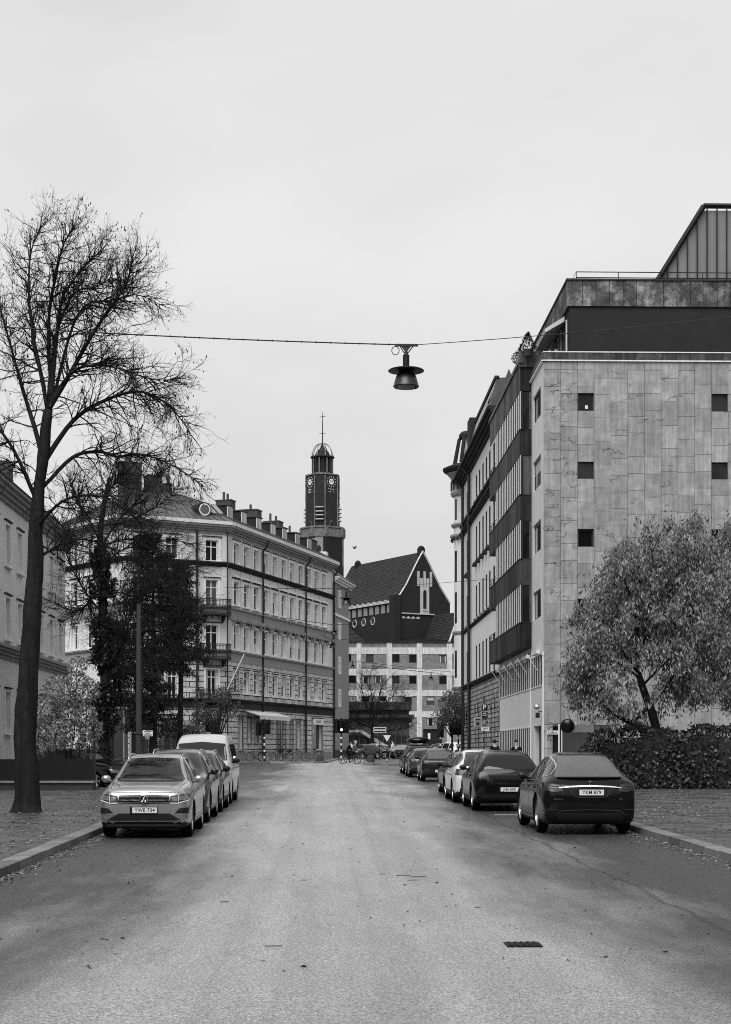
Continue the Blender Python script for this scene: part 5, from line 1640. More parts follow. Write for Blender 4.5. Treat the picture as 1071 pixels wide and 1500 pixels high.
# --- silver SUV facing us, nearest on the left
def front_suv():
    c = Car(SUV, wr=.355, wb=2.68, fo=.92)
    z0 = 32.3; yc = z0 + c.L / 2
    r = car_common(c, 'parked_car', 'silver SUV with chrome bars in its grille, nearest car on the left, facing the viewer', 'car', -3.55, yc, pi, paint_silver, LG,
                   rails=M['chrome'], mirror_m=paint_silver, wins=suv_windows(), sill=.34,
                   ws=([(-.76, 1.13), (-.4, 1.12), (0, 1.115), (.4, 1.12), (.76, 1.13)], [(-.585, 1.545), (-.3, 1.565), (0, 1.57), (.3, 1.565), (.585, 1.545)]),
                   rw=([(-.62, 1.12), (.62, 1.12)], [(-.52, 1.45), (.52, 1.45)]), trim=[([(2.25 - 1.5, 1.055), (2.25 - 4.0, 1.09)], [(2.25 - 1.5, 1.07), (2.25 - 4.0, 1.105)])])
    # cowl, wipers, mirror behind the glass, seat heads seen through it
    c.patch('F', [(-.78, 1.10), (.78, 1.10)], [(-.76, 1.128), (.76, 1.128)], n=12, m=1, off=.004).build('wiper_cowl', M['plastic'], r)
    mb = MB()
    for x0, x1 in ((-.55, .05), (.1, .68)):
        pts = []
        for i in range(7):
            x = x0 + (x1 - x0) * i / 6; h, nn = c.cast((x, 6, 1.135 + .015 * i / 6), (0, -1, 0)); pts.append(h + nn * .018)
        mb.tube(pts, .008, 4)
    mb.build('wiper', M['plastic'], r)
    c.patch('F', [(-.1, 1.50), (.1, 1.50)], [(-.12, 1.57), (.12, 1.57)], n=4, m=2, off=.009).build('camera_housing', M['plastic'], r)
    c.patch('F', [(-.55, 1.25), (-.53, 1.25), (-.34, 1.25), (-.32, 1.25)], [(-.5, 1.40), (-.47, 1.46), (-.36, 1.46), (-.33, 1.40)], n=8, m=4, off=.0075).build('headrest', M['cloth_headrest'], r)
    # headlights, grille, plate, bumper
    gr = c.patch('F', [(-.50, .70), (0, .69), (.50, .70)], [(-.49, .855), (0, .865), (.49, .855)], n=16, m=4, off=.008).build('grille', M['plastic_gloss'], r)
    mb = MB()
    for z in (.705, .755):
        c.patch('F', [(-.5, z), (.5, z)], [(-.5, z + .013), (.5, z + .013)], n=16, m=1, off=.018, mb=mb)
    mb.build('chrome_bar', M['chrome'], r)
    for sg in (1, -1):
        A = [(sg * .50, .70), (sg * .68, .70), (sg * .87, .76)]; B = [(sg * .52, .845), (sg * .70, .865), (sg * .88, .89)]
        hl = c.patch('F', A, B, n=10, m=5, off=.010).build('headlight', M['headlight_dark'], r, smooth=True)
        mb = MB()
        for a0, a1 in ((.545, .65), (.68, .82)):
            dz = .02 if a0 > .6 else 0
            c.patch('F', [(sg * a0, .735 + dz), (sg * a1, .735 + dz)], [(sg * a0, .815 + dz), (sg * a1, .83 + dz)], n=4, m=3, off=.018, mb=mb)
        mb.build('headlight_lens', M['lamp_glass'], hl)
        mb = MB()
        c.patch('F', [(sg * .51, .695), (sg * .68, .693), (sg * .87, .75)], [(sg * .51, .712), (sg * .68, .712), (sg * .87, .765)], n=10, m=1, off=.02, mb=mb)
        c.patch('F', [(sg * .665, .72), (sg * .675, .72)], [(sg * .665, .85), (sg * .675, .85)], n=1, m=4, off=.02, mb=mb)
        mb.build('light_strip', M['white_frame'], hl)
        # triangular vents and fog lights
        c.patch('F', [(sg * .60, .505), (sg * .86, .50)], [(sg * .70, .60), (sg * .87, .615)], n=6, m=3, off=.006).build('air_intake', M['plastic'], r)
        fo = c.patch('F', [(sg * .66, .40), (sg * .84, .40)], [(sg * .64, .455), (sg * .84, .46)], n=4, m=3, off=.008).build('fog_light', M['lamp_glass'], r)
        c.patch('F', [(sg * .56, .47), (sg * .86, .482)], [(sg * .56, .482), (sg * .86, .495)], n=8, m=1, off=.014).build('chrome_bar', M['chrome'], r)
    c.patch('F', [(-.80, .33), (.80, .33)], [(-.50, .50), (.50, .50)], n=14, m=4, off=.006).build('air_intake', M['plastic'], r)
    c.patch('F', [(-.82, .345), (.82, .345)], [(-.82, .362), (.82, .362)], n=14, m=1, off=.02).build('chrome_bar', M['chrome'], r)
    c.patch('F', [(-.75, .26), (.75, .26)], [(-.72, .30), (.72, .30)], n=14, m=1, off=.03).build('skid_plate', M['pole_grey'], r)
    plate(r, c, 'YWE 734', .565, False)
    # round emblem: ring with V over W
    h, nn = c.cast((0, 6, .785), (0, -1, 0))
    mb = MB(); mb.lathe([(.072, .01), (.085, .01), (.088, -.01), (.074, -.014), (.072, .01)], (0, 0, 0), 24, 'y')
    def bar(x0, z0, x1, z1): mb.tube([(x0 * 1.2, -.008, z0 * 1.2), (x1 * 1.2, -.008, z1 * 1.2)], .0085, 4)
    bar(-.026, .055, 0, .004); bar(.026, .055, 0, .004)
    bar(-.052, .03, -.024, -.05); bar(-.024, -.05, 0, -.004); bar(0, -.004, .024, -.05); bar(.024, -.05, .052, .03)
    e = mb.build('emblem', M['chrome'], r, (0, h.y + .055, .785), pi)
    mb = MB(); mb.lathe([(0.001, .006), (.08, .006)], (0, 0, 0), 20, 'y'); put(mb.mesh('emblem_back', M['plastic']), 'emblem_back', e)
    # bonnet creases, their shade painted on as thin dark strips
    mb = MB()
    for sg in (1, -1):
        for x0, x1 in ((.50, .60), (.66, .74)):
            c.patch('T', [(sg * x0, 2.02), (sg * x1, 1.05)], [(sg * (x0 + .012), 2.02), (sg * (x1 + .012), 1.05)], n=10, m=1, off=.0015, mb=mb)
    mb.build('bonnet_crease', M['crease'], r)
    c.patch('T', [(-.86, 2.12), (-.5, 2.19), (0, 2.205), (.5, 2.19), (.86, 2.12)], [(-.86, 2.112), (-.5, 2.182), (0, 2.197), (.5, 2.182), (.86, 2.112)], n=16, m=1, off=.002).build('bonnet_seam', M['plastic'], r)
    for k, sg in (('R', 1), ('L', -1)):
        c.patch(k, [(1.0, .40), (-1.0, .40)], [(1.0, .42), (-1.0, .42)], n=12, m=1, off=.012).build('chrome_bar', M['chrome'], r)
    add_lights_generic(c, r, front=False)
    return r


M['headlight_dark'] = mat('smoked_lamp', .04, .1, .2, 9, coat=1)
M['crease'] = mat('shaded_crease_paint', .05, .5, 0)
M['cloth_headrest'] = mat('headrest_behind_glass', .05, .7, .2, 20)
front_suv()


def other_front(x, z0, label, pm, spec, L, H, W, name='parked_car', cat='car', rails=None, van=False, wr=.35, mir=None, fo=.9):
    c = Car(spec, L=L, H=H, W=W, wr=wr, wb=L * .6 if not van else 3.0, fo=fo)
    a = H / spec['H']; b = L / spec['L']; wsf = W / spec['W']
    if van:
        wins = [([(c.L / 2 - 1.12, 1.22), (c.L / 2 - 1.5, 1.20), (c.L / 2 - 2.05, 1.2)], [(c.L / 2 - 1.3, 1.45), (c.L / 2 - 1.5, 1.72), (c.L / 2 - 2.05, 1.78)]),
                ([(c.L / 2 - 2.2, 1.2), (c.L / 2 - 3.3, 1.2)], [(c.L / 2 - 2.2, 1.78), (c.L / 2 - 3.3, 1.78)]), ([(c.L / 2 - 3.45, 1.2), (c.L / 2 - 4.6, 1.2)], [(c.L / 2 - 3.45, 1.78), (c.L / 2 - 4.55, 1.78)])]
        ws = ([(-.80, 1.30), (0, 1.27), (.80, 1.30)], [(-.70, 1.80), (0, 1.86), (.70, 1.80)])
        rw = ([(-.7, 1.2), (.7, 1.2)], [(-.66, 1.78), (.66, 1.78)])
    else:
        wins = suv_windows(L, H)
        ws = ([(-.76 * wsf, 1.13 * a), (0, 1.115 * a), (.76 * wsf, 1.13 * a)], [(-.585 * wsf, 1.545 * a), (0, 1.57 * a), (.585 * wsf, 1.545 * a)])
        rw = ([(-.62 * wsf, 1.12 * a), (.62 * wsf, 1.12 * a)], [(-.52 * wsf, 1.45 * a), (.52 * wsf, 1.45 * a)])
    r = car_common(c, name, label, cat, x, z0 + L / 2, pi, pm, LG, rails=rails, wins=wins, ws=ws, rw=rw, mirror_m=mir)
    add_lights_generic(c, r, zf=.74 * a if not van else .8)
    plate(r, c, 'KPB 482' if van else 'RLD 219', .5, False)
    return r


other_front(-3.6, 37.7, 'dark SUV with pale roof rails right behind the nearest silver car on the left', paint_dark, SUV, 4.7, 1.72, 1.86, rails=M['chrome'], wr=.37)
other_front(-3.62, 43.1, 'mid grey SUV with dark mirrors between the dark SUV and the pale van', paint_mid, SUV, 4.6, 1.66, 1.84, rails=M['chrome'], mir=M['plastic'])
other_front(-3.72, 48.6, 'pale high roofed van with black mirrors, last in the left kerb row', paint_white, VAN, 5.0, 2.1, 1.92, name='parked_van', cat='van', van=True, wr=.36, mir=M['plastic'])


# --- black fastback seen from behind, nearest on the right
def rear_fast():
    c = Car(FAST, wr=.40, wb=2.965, fo=.95)
    h = c.L / 2
    y = lambda s_: h - s_
    wins = [([(y(1.55), 1.07), (y(2.0), 1.07), (y(2.75), 1.08)], [(y(1.85), 1.24), (y(2.2), 1.46), (y(2.75), 1.575)]),
            ([(y(2.82), 1.08), (y(3.75), 1.12)], [(y(2.82), 1.58), (y(3.72), 1.54)]),
            ([(y(3.80), 1.125), (y(4.40), 1.22)], [(y(3.78), 1.53), (y(4.15), 1.42)])]
    yc = 33.3 + h
    top = [(y(1.8), 1.235), (y(2.15), 1.475), (y(2.75), 1.60), (y(3.4), 1.60), (y(3.95), 1.515), (y(4.3), 1.40), (y(4.5), 1.24)]
    top2 = [(a - .0, b - .022) for a, b in top]
    r = car_common(c, 'parked_car', 'black wet fastback with number plate YKM 879, nearest car on the right, seen from behind', 'car', 5.43, yc, 0, paint_black, RG,
                   wheelstyle='ten', mirror_m=paint_black, wins=wins, sill=.30,
                   trim=[(top, top2), ([(y(1.5), 1.05), (y(3.7), 1.10), (y(4.5), 1.225)], [(y(1.5), 1.035), (y(3.7), 1.085), (y(4.5), 1.21)])],
                   ws=([(-.8, 1.2), (.8, 1.2)], [(-.62, 1.6), (.62, 1.6)]),
                   rw=([(-.70, 1.185), (-.4, 1.17), (0, 1.165), (.4, 1.17), (.70, 1.185)], [(-.52, 1.585), (-.3, 1.605), (0, 1.61), (.3, 1.605), (.52, 1.585)]), rearglass=M['car_glass_wet'])
    # roof glass
    mb = MB()
    for x0, x1 in ((-.5, -.04), (.04, .5)):
        c.patch('T', [(x0, y(2.3)), (x1, y(2.3))], [(x0, y(3.7)), (x1, y(3.7))], n=4, m=8, off=.004, mb=mb)
    mb.build('roof_glass', M['car_glass'], r, smooth=True)
    # spoiler lip
    mb = MB(); pts = []
    for i in range(13):
        x = -.66 + 1.32 * i / 12; hh, nn = c.cast((x, -6, 1.15), (0, 1, 0)); pts.append(hh + Vector((0, -.05 * math.cos(x * 1.9), .035)))
    for i in range(12):
        a, b_ = pts[i], pts[i + 1]
        mb.faces([a, b_, b_ + Vector((0, .16, .02)), a + Vector((0, .16, .02)), a + Vector((0, .0, -.025)), b_ + Vector((0, 0, -.025))], [(0, 1, 2, 3), (0, 4, 5, 1)])
    mb.build('spoiler', M['plastic_gloss'], r)
    # chrome bar across the tail
    c.patch('B', [(-.62, .955), (-.4, .975), (0, .985), (.4, .975), (.62, .955)], [(-.64, .968), (-.4, .998), (0, 1.012), (.4, .998), (.64, .968)], n=18, m=2, off=.02).build('chrome_bar', M['chrome'], r, smooth=True)
    for sg in (1, -1):
        A = [(sg * .56, .90), (sg * .75, .88), (sg * .93, .92)]; B = [(sg * .62, 1.015), (sg * .78, 1.045), (sg * .91, 1.05)]
        tl = c.patch('B', A, B, n=10, m=5, off=.010).build('taillight', M['lamp_red'], r, smooth=True)
        mb = MB()
        for z in (.935, .985):
            c.patch('B', [(sg * .64, z), (sg * .88, z + .01)], [(sg * .64, z + .013), (sg * .88, z + .023)], n=8, m=1, off=.016, mb=mb)
        c.patch('B', [(sg * .60, 1.015), (sg * .78, 1.045), (sg * .90, 1.05)], [(sg * .60, 1.022), (sg * .78, 1.053), (sg * .90, 1.058)], n=8, m=1, off=.016, mb=mb)
        mb.build('light_strip', M['pole_grey'], tl)
    # plate recess, badge, lettering
    mb = MB()
    for i in range(0, 1):
        c.patch('B', [(-.40, .93), (-.40, .93)], [(-.40, .93), (-.40, .93)], n=1, m=1, mb=MB())
    ring = [(-.42, .945), (-.34, .80), (-.26, .775), (.26, .775), (.34, .80), (.42, .945)]
    pts = []
    for x, z in ring:
        hh, nn = c.cast((x, -6, z), (0, 1, 0)); pts.append(hh + Vector((0, -.008, 0)))
    mb.tube(pts, .009, 5); mb.build('plate_recess', M['pole_grey'], r)
    plate(r, c, 'YKM 879', .875, True, w_=.54, h=.115)
    hh, nn = c.cast((0, -6, 1.055), (0, 1, 0))
    mb = MB(); mb.prism([(-.058, .045), (-.03, .055), (.03, .055), (.058, .045), (.05, .032), (.016, .038), (.0, -.06), (-.016, .038), (-.05, .032)], -.02, 0, 'y'); mb.build('emblem', M['chrome'], r, (0, hh.y - .01, 1.06))
    def badge(txt, x, z, s_):
        h2, n2 = c.cast((x, -6, z), (0, 1, 0)); t = text_mb(txt, s_, .004); t.build('badge', M['chrome'], r, (x, h2.y - .01, z))
    badge('MODEL X', -.66, .735, .026); badge('90D', .62, .74, .024)
    # bumper: shut line, reflective lip, diffuser
    c.patch('B', [(-.9, .62), (.9, .62)], [(-.9, .627), (.9, .627)], n=16, m=1, off=.003).build('bumper_seam', M['plastic'], r)
    c.patch('B', [(-.72, .40), (-.6, .50), (0, .52), (.6, .50), (.72, .40)], [(-.72, .412), (-.6, .512), (0, .532), (.6, .512), (.72, .412)], n=18, m=1, off=.012).build('bumper_lip', M['pole_grey'], r)
    c.patch('B', [(-.72, .27), (.72, .27)], [(-.62, .46), (.62, .46)], n=14, m=4, off=.006).build('diffuser', M['plastic'], r)
    mb = MB()
    for sg in (1, -1): c.patch('B', [(sg * .66, .52), (sg * .88, .515)], [(sg * .66, .535), (sg * .88, .53)], n=6, m=1, off=.01, mb=mb)
    mb.build('reflector', M['lamp_red'], r)
    # tailgate shut line
    mb = MB()
    for sg in (1, -1): c.patch('B', [(sg * .72, .65), (sg * .76, .86), (sg * .80, 1.06)], [(sg * .726, .65), (sg * .766, .86), (sg * .806, 1.06)], n=8, m=1, off=.003, mb=mb)
    mb.build('tailgate_seam', M['plastic'], r)
    add_lights_generic(c, r, rear=False, zf=.7)
    return r


rear_fast()


def other_rear(x, z0, label, pm, spec, L, H, W, txt=None, rails=None, wr=.36, bar=None, rearglass=None, wins=None, zr=.92, group=RG, trim=False, plate_z=.8, mir=None, rot=0):
    c = Car(spec, L=L, H=H, W=W, wr=wr, wb=L * .6, fo=L * .2)
    b = L / spec['L']; wsf = W / spec['W']; a = H / spec['H']; h = L / 2
    if spec is FAST:
        y = lambda s_: h - s_ * b; z = lambda q: q * a
        wins = [([(y(1.55), z(1.07)), (y(2.0), z(1.07)), (y(2.75), z(1.08))], [(y(1.85), z(1.24)), (y(2.2), z(1.46)), (y(2.75), z(1.575))]),
                ([(y(2.82), z(1.08)), (y(3.75), z(1.12))], [(y(2.82), z(1.58)), (y(3.72), z(1.54))]), ([(y(3.80), z(1.125)), (y(4.40), z(1.22))], [(y(3.78), z(1.53)), (y(4.15), z(1.42))])]
        rw = ([(-.68 * wsf, 1.17 * a), (.68 * wsf, 1.17 * a)], [(-.52 * wsf, 1.59 * a), (0, 1.615 * a), (.52 * wsf, 1.59 * a)])
        ws = ([(-.8 * wsf, 1.2 * a), (.8 * wsf, 1.2 * a)], [(-.62 * wsf, 1.58 * a), (.62 * wsf, 1.58 * a)])
    elif spec is HATCH:
        y = lambda s_: h - s_ * b; z = lambda q: q * a
        wins = [([(y(1.2), z(.95)), (y(1.6), z(.95)), (y(2.25), z(.96))], [(y(1.4), z(1.10)), (y(1.65), z(1.28)), (y(2.25), z(1.36))]),
                ([(y(2.32), z(.96)), (y(3.0), z(.98))], [(y(2.32), z(1.365)), (y(2.9), z(1.34))]), ([(y(3.03), z(.99)), (y(3.35), z(1.06))], [(y(2.95), z(1.33)), (y(3.25), z(1.22))])]
        rw = ([(-.58 * wsf, 1.0 * a), (.58 * wsf, 1.0 * a)], [(-.46 * wsf, 1.30 * a), (0, 1.32 * a), (.46 * wsf, 1.30 * a)])
        ws = ([(-.68 * wsf, 1.02 * a), (.68 * wsf, 1.02 * a)], [(-.54 * wsf, 1.36 * a), (.54 * wsf, 1.36 * a)])
    else:
        wins = suv_windows(L, H)
        ws = ([(-.76 * wsf, 1.13 * a), (.76 * wsf, 1.13 * a)], [(-.585 * wsf, 1.545 * a), (.585 * wsf, 1.545 * a)])
        rw = ([(-.64 * wsf, 1.14 * a), (.64 * wsf, 1.14 * a)], [(-.53 * wsf, 1.47 * a), (0, 1.49 * a), (.53 * wsf, 1.47 * a)])
    tr = None
    if trim:
        bt = [w_[0][0] for w_ in wins] + [wins[-1][0][-1]]
        tr = [([(p[0], p[1] - .015) for p in bt], [(p[0], p[1] - .032) for p in bt])]
        tp = [wins[0][1][0], wins[0][1][1], wins[0][1][-1], wins[1][1][-1], wins[2][1][-1]]
        tr.append(([(p[0], p[1] + .03) for p in tp], [(p[0], p[1] + .012) for p in tp]))
    r = car_common(c, 'parked_car', label, 'car', x, z0 + h, rot, pm, group, rails=rails, wins=wins, ws=ws, rw=rw, rearglass=rearglass, trim=tr, mirror_m=mir)
    add_lights_generic(c, r, zf=.7 * a, zr=zr)
    if bar: c.patch('B', [(-W * .33, zr + .02), (W * .33, zr + .02)], [(-W * .33, zr + .05), (W * .33, zr + .05)], n=12, m=1, off=.012).build('light_strip', M['pole_grey'], r)
    if txt: plate(r, c, txt, plate_z, True)
    return r, c


r2, c2_ = other_rear(4.95, 43.9, 'black SUV with a light bar across its tail, second on the right', paint_black, SUV, 4.75, 1.66, 1.9, txt=None, wr=.37, bar=True, zr=.95, trim=True)
hh, nn = c2_.cast((-.5, -6, .86), (0, 1, 0)); text_mb('EV4', .05, .004).build('badge', M['chrome'], r2, (-.52, hh.y - .01, .84))
plate(r2, c2_, 'JHS 60K', .6, True)
other_rear(4.85, 49.3, 'pale silver fastback between two black cars on the right', paint_pearl, FAST, 4.75, 1.62, 1.92, txt='MKA 31R', zr=.92, plate_z=.72, mir=M['plastic'])
other_rear(5.05, 55.9, 'black estate car with bright window line behind the pale silver fastback', paint_black, SUV, 4.7, 1.5, 1.84, txt='OBG 775', wr=.34, rails=M['chrome'], trim=True, zr=.85, plate_z=.6)
rh, ch_ = other_rear(5.2, 73.6, 'small dark hatchback with a plate low on its tail in the right row', paint_dark, HATCH, 3.9, 1.5, 1.74, txt='FRM 306', wr=.30, zr=.86, plate_z=.48, rearglass=M['car_glass_wet'])
hh, nn = ch_.cast((0, -6, .82), (0, 1, 0)); mb = MB(); mb.ball((0, 0, 0), .06, 6, (.8, .3, 1)); mb.build('emblem', M['chrome'], rh, (0, hh.y - .02, .82))
other_rear(5.05, 81.6, 'dark grey car with bright tail lamps ahead of the small hatchback on the right', paint_mid, HATCH, 4.2, 1.46, 1.76, txt='DTE 194', wr=.31, zr=.86, plate_z=.5)
rb, cb_ = other_rear(5.15, 88.4, 'dark car with skis box on its roof, furthest of the right hand row', paint_dark, SUV, 4.7, 1.62, 1.85, txt=None, zr=.9)
mb = MB(); mb.lathe([(0.01, -1.0), (.3, -.95), (.42, -.7), (.44, 0), (.42, .7), (.3, 1.0), (.01, 1.15)], (0, 0, 0), 14, 'y')
for i, v in enumerate(mb.v): mb.v[i] = (v[0] * 1.5, v[1], v[2] * .45)
o = mb.build('roof_box', M['plastic_gloss'], rb, (0, -.3, cb_.H + .22), smooth=True)
rb['label'] = 'dark car with a long luggage box on its roof, furthest of the right hand row'

# cars waiting and parked on the crossing street
def small_car(x, y, rot, label, pm, spec, L, H, W, group, **k):
    r, c = other_rear(x, y - L / 2, label, pm, spec, L, H, W, group=group, zr=.85, rot=rot, **k); return r


CG = 'cars standing at the crossing'
p = cw(532, 158); small_car(p[0], p[1], 2.45, 'dark hatchback with rounded roof behind the cyclists at the crossing', paint_dark, HATCH, 4.0, 1.46, 1.7, CG)
p = cw(546, 170); small_car(p[0], p[1], 2.6, 'white car behind the dark hatchback at the crossing', paint_white, SUV, 4.4, 1.6, 1.8, CG)
p = cw(563, 172); small_car(p[0], p[1], 1.9, 'low black car behind the yield sign at the crossing', paint_black, HATCH, 4.3, 1.4, 1.75, CG)
p = cw(583, 165); small_car(p[0], p[1], 1.5, 'dark car half hidden behind the walker in the pale coat', paint_dark, SUV, 4.4, 1.55, 1.8, CG)
p = cw(657, 135); small_car(p[0], p[1], .5, 'pale roofed car beyond the right row beside the turret house', paint_pearl, SUV, 4.6, 1.62, 1.85, CG)
p = cw(640, 150); small_car(p[0], p[1], 1.6, 'dark grey hatchback crossing in front of the brick office gate', paint_mid, HATCH, 4.2, 1.5, 1.75, CG)
# dark car on the side plot behind the planter
c = Car(SUV, L=4.5, H=1.58, W=1.8, wr=.33, wb=2.7, fo=.85)
p = cw(123, 63.5)
r = car_common(c, 'parked_car', 'black car parked behind the planter at the left edge', 'car', p[0], p[1], pi + .95, paint_black, None, wins=suv_windows(4.5, 1.58), rails=M['chrome'],
               ws=([(-.74, 1.08), (.74, 1.08)], [(-.57, 1.48), (.57, 1.48)]), rw=([(-.62, 1.08), (.62, 1.08)], [(-.52, 1.39), (.52, 1.39)]))
add_lights_generic(c, r, zf=.66, zr=.8)
# ------------------------------------------------------------------ vegetation
def rv(a=1.0): return Vector((R.uniform(-a, a), R.uniform(-a, a), R.uniform(-a, a)))


def smooth_line(pts, n=4):
    P = [Vector(p) for p in pts]; out = []
    for i in range(len(P) - 1):
        p0, p1, p2, p3 = P[max(i - 1, 0)], P[i], P[i + 1], P[min(i + 2, len(P) - 1)]
        for k in range(n):
            t = k / n
            out.append(.5 * ((2 * p1) + (-p0 + p2) * t + (2 * p0 - 5 * p1 + 4 * p2 - p3) * t * t + (-p0 + 3 * p1 - 3 * p2 + p3) * t ** 3))
    out.append(P[-1]); return out


def twig(cm, p, d, ln, r, lvl, bias, ends, wander=.28):
    n = 5 if lvl > 0 else 3
    pts = [p.copy()]; q = p.copy(); d = d.normalized(); tang = []
    for i in range(n):
        d = (d + rv(wander) + bias * (.12 + .10 * i)).normalized(); q = q + d * (ln / n); pts.append(q.copy()); tang.append(d.copy())
    rs = [r * (1 - .75 * i / n) for i in range(n + 1)]
    cm.tube(pts, rs, 4 if lvl > 1 else 3, cap=False)
    if lvl > 0:
        k = R.randint(3, 5) if lvl > 1 else R.randint(3, 5)
        for j in range(k):
            i = R.randint(1, n); dd = (tang[i - 1] + rv(.75)).normalized()
            twig(cm, pts[i], dd, ln * R.uniform(.38, .65), r * .5, lvl - 1, bias, ends, wander)
    else: ends.append(q)


def limb(tm, cm, pts, r0, r1, kids, klen, ends, lvl=2, bias=Vector((0, 0, .1)), t0=.15, kr=.02, spread=.8, lk=.68):
    L_ = smooth_line(pts, 5); n = len(L_)
    r0 *= lk; r1 *= lk; rs = [r0 + (r1 - r0) * (i / (n - 1)) ** .7 for i in range(n)]
    tm.tube(L_, rs, 8)
    for k in range(int(kids * 2.5)):
        t = t0 + (1 - t0) * ((k + R.random()) / int(kids * 2.5)) ** .9; i = min(int(t * (n - 1)), n - 2)
        tg = (L_[i + 1] - L_[i]).normalized(); d = (tg * (.45 + .4 * t) + rv(spread)).normalized()
        twig(cm, L_[i], d, klen * R.uniform(.6, 1.15) * (1.1 - .5 * t), kr * (1.15 - .6 * t), lvl, bias, ends)


def leaf(mb, p, s, w_=.45, hang=.0, up=None):
    d = rv(); d.z -= hang; d = d.normalized() * s
    a = d.cross(rv()).normalized() * s * w_ * .5
    mb.poly([p, p + d * .5 + a, p + d, p + d * .5 - a])


def P3_(px, py, Z): return Vector(cw(px, Z, py))


def tree_thing(name, label, x, y, group=None):
    return thing(name, label, 'tree', (x, y, gz(y)), 0, group)


def reloc(mb, root):
    for i, v in enumerate(mb.v): mb.v[i] = (v[0] - root.location.x, v[1] - root.location.y, v[2] - root.location.z)


from mathutils import noise
# big bare tree at the left edge
def bare_tree():
    Z = 41; b = cw(38, Z)
    root = tree_thing('bare_tree', 'large bare tree with arching branches at the left edge, nearest the viewer', b[0], b[1])
    tm, cm = MB(), MB(); ends = []
    D = lambda px, py, dz=0: P3_(px, py, Z + dz)
    base = Vector((b[0], b[1], gz(b[1]) + .05))
    tm.tube(smooth_line([base, D(39, 1150), D(37, 1060), D(44, 950), D(50, 860), D(52, 780), D(60, 690), D(70, 600)], 5), [.50, .42, .36, .33] + [.31 - .0062 * i for i in range(32)], 12)
    B = Vector((0, 0, .02)); Dn = Vector((0, 0, -.22)); U = Vector((0, 0, .15))
    K = dict(ends=ends)
    limb(tm, cm, [D(70, 600), D(95, 560, -.3), D(135, 490, -.6), D(167, 442, -.8), D(185, 415, -.8), D(194, 380, -.9)], .115, .02, 30, 1.25, ends, bias=U)
    limb(tm, cm, [D(62, 680), D(106, 617, .3), D(150, 588, .5), D(195, 574, .6), D(225, 580, .8), D(255, 602, .9), D(285, 645, 1)], .11, .012, 34, 1.2, ends, bias=Dn)
    limb(tm, cm, [D(72, 590), D(106, 545, -.5), D(140, 535, -.8), D(175, 540, -1), D(220, 555, -1.2), D(262, 557, -1.4)], .08, .01, 28, 1.1, ends, bias=B)
    limb(tm, cm, [D(57, 720), D(106, 670, .5), D(145, 662, .6), D(172, 669, .6), D(200, 665, .5), D(235, 674, .3), D(270, 692, .1), D(298, 712, 0)], .09, .01, 30, 1.0, ends, bias=Dn * .6)
    limb(tm, cm, [D(80, 575), D(106, 478, .8), D(130, 445, 1), D(165, 440, 1.2), D(200, 432, 1.2), D(238, 448, 1.3)], .07, .01, 24, 1.1, ends, bias=B)
    limb(tm, cm, [D(74, 590), D(80, 500, .5), D(106, 432, .8), D(140, 420, .9), D(165, 405, 1)], .09, .012, 22, 1.1, ends, bias=U)
    limb(tm, cm, [D(74, 590), D(82, 500), D(90, 440), D(106, 412, .2), D(130, 382, .3), D(148, 368, .4)], .10, .012, 22, 1.1, ends, bias=U)
    limb(tm, cm, [D(74, 590), D(70, 480), D(80, 410, -.5), D(92, 360, -.8), D(108, 335, -.9)], .10, .012, 22, 1.0, ends, bias=U)
    limb(tm, cm, [D(70, 600), D(50, 500), D(42, 430, .5), D(45, 370, .8), D(60, 330, 1)], .10, .012, 24, 1.2, ends, bias=U)
    limb(tm, cm, [D(60, 660), D(30, 560, .5), D(8, 480, .8), D(-8, 420, 1)], .10, .012, 22, 1.2, ends, bias=U)
    limb(tm, cm, [D(56, 740), D(20, 660, -.5), D(-20, 610, -.8), D(-60, 600, -1)], .10, .012, 20, 1.2, ends, bias=B)
    limb(tm, cm, [D(55, 770), D(90, 735, -1.2), D(130, 725, -1.8), D(165, 735, -2), D(200, 760, -2.2)], .07, .01, 24, 1.0, ends, bias=Dn * .7)
    limb(tm, cm, [D(50, 820), D(85, 800, .5), D(120, 790, 1), D(155, 800, 1.4), D(190, 825, 2)], .07, .01, 22, 1.0, ends, bias=Dn * .5)
    for i, v in enumerate(tm.v):
        p = Vector(v); f = .05 * noise.noise(Vector((p.x * 5, p.y * 5, p.z * 1.1))) + .02 * noise.noise(p * 7); q = Vector((p.x - b[0], p.y - b[1], 0))
        if q.length < .6: tm.v[i] = tuple(p + q.normalized() * f)
    reloc(tm, root); tm.build('trunk', M['bark'], root, smooth=True)
    lb = MB()
    for e in ends:
        if R.random() < .16:
            for _ in range(R.randint(1, 3)): leaf(lb, e + rv(.06), R.uniform(.05, .09), .4, 2.0)
    reloc(cm, root); cr = cm.build('crown', M['twig'], root)
    reloc(lb, root); put(lb.mesh('leaves', M['ivy']), 'leaves', cr)


bare_tree()


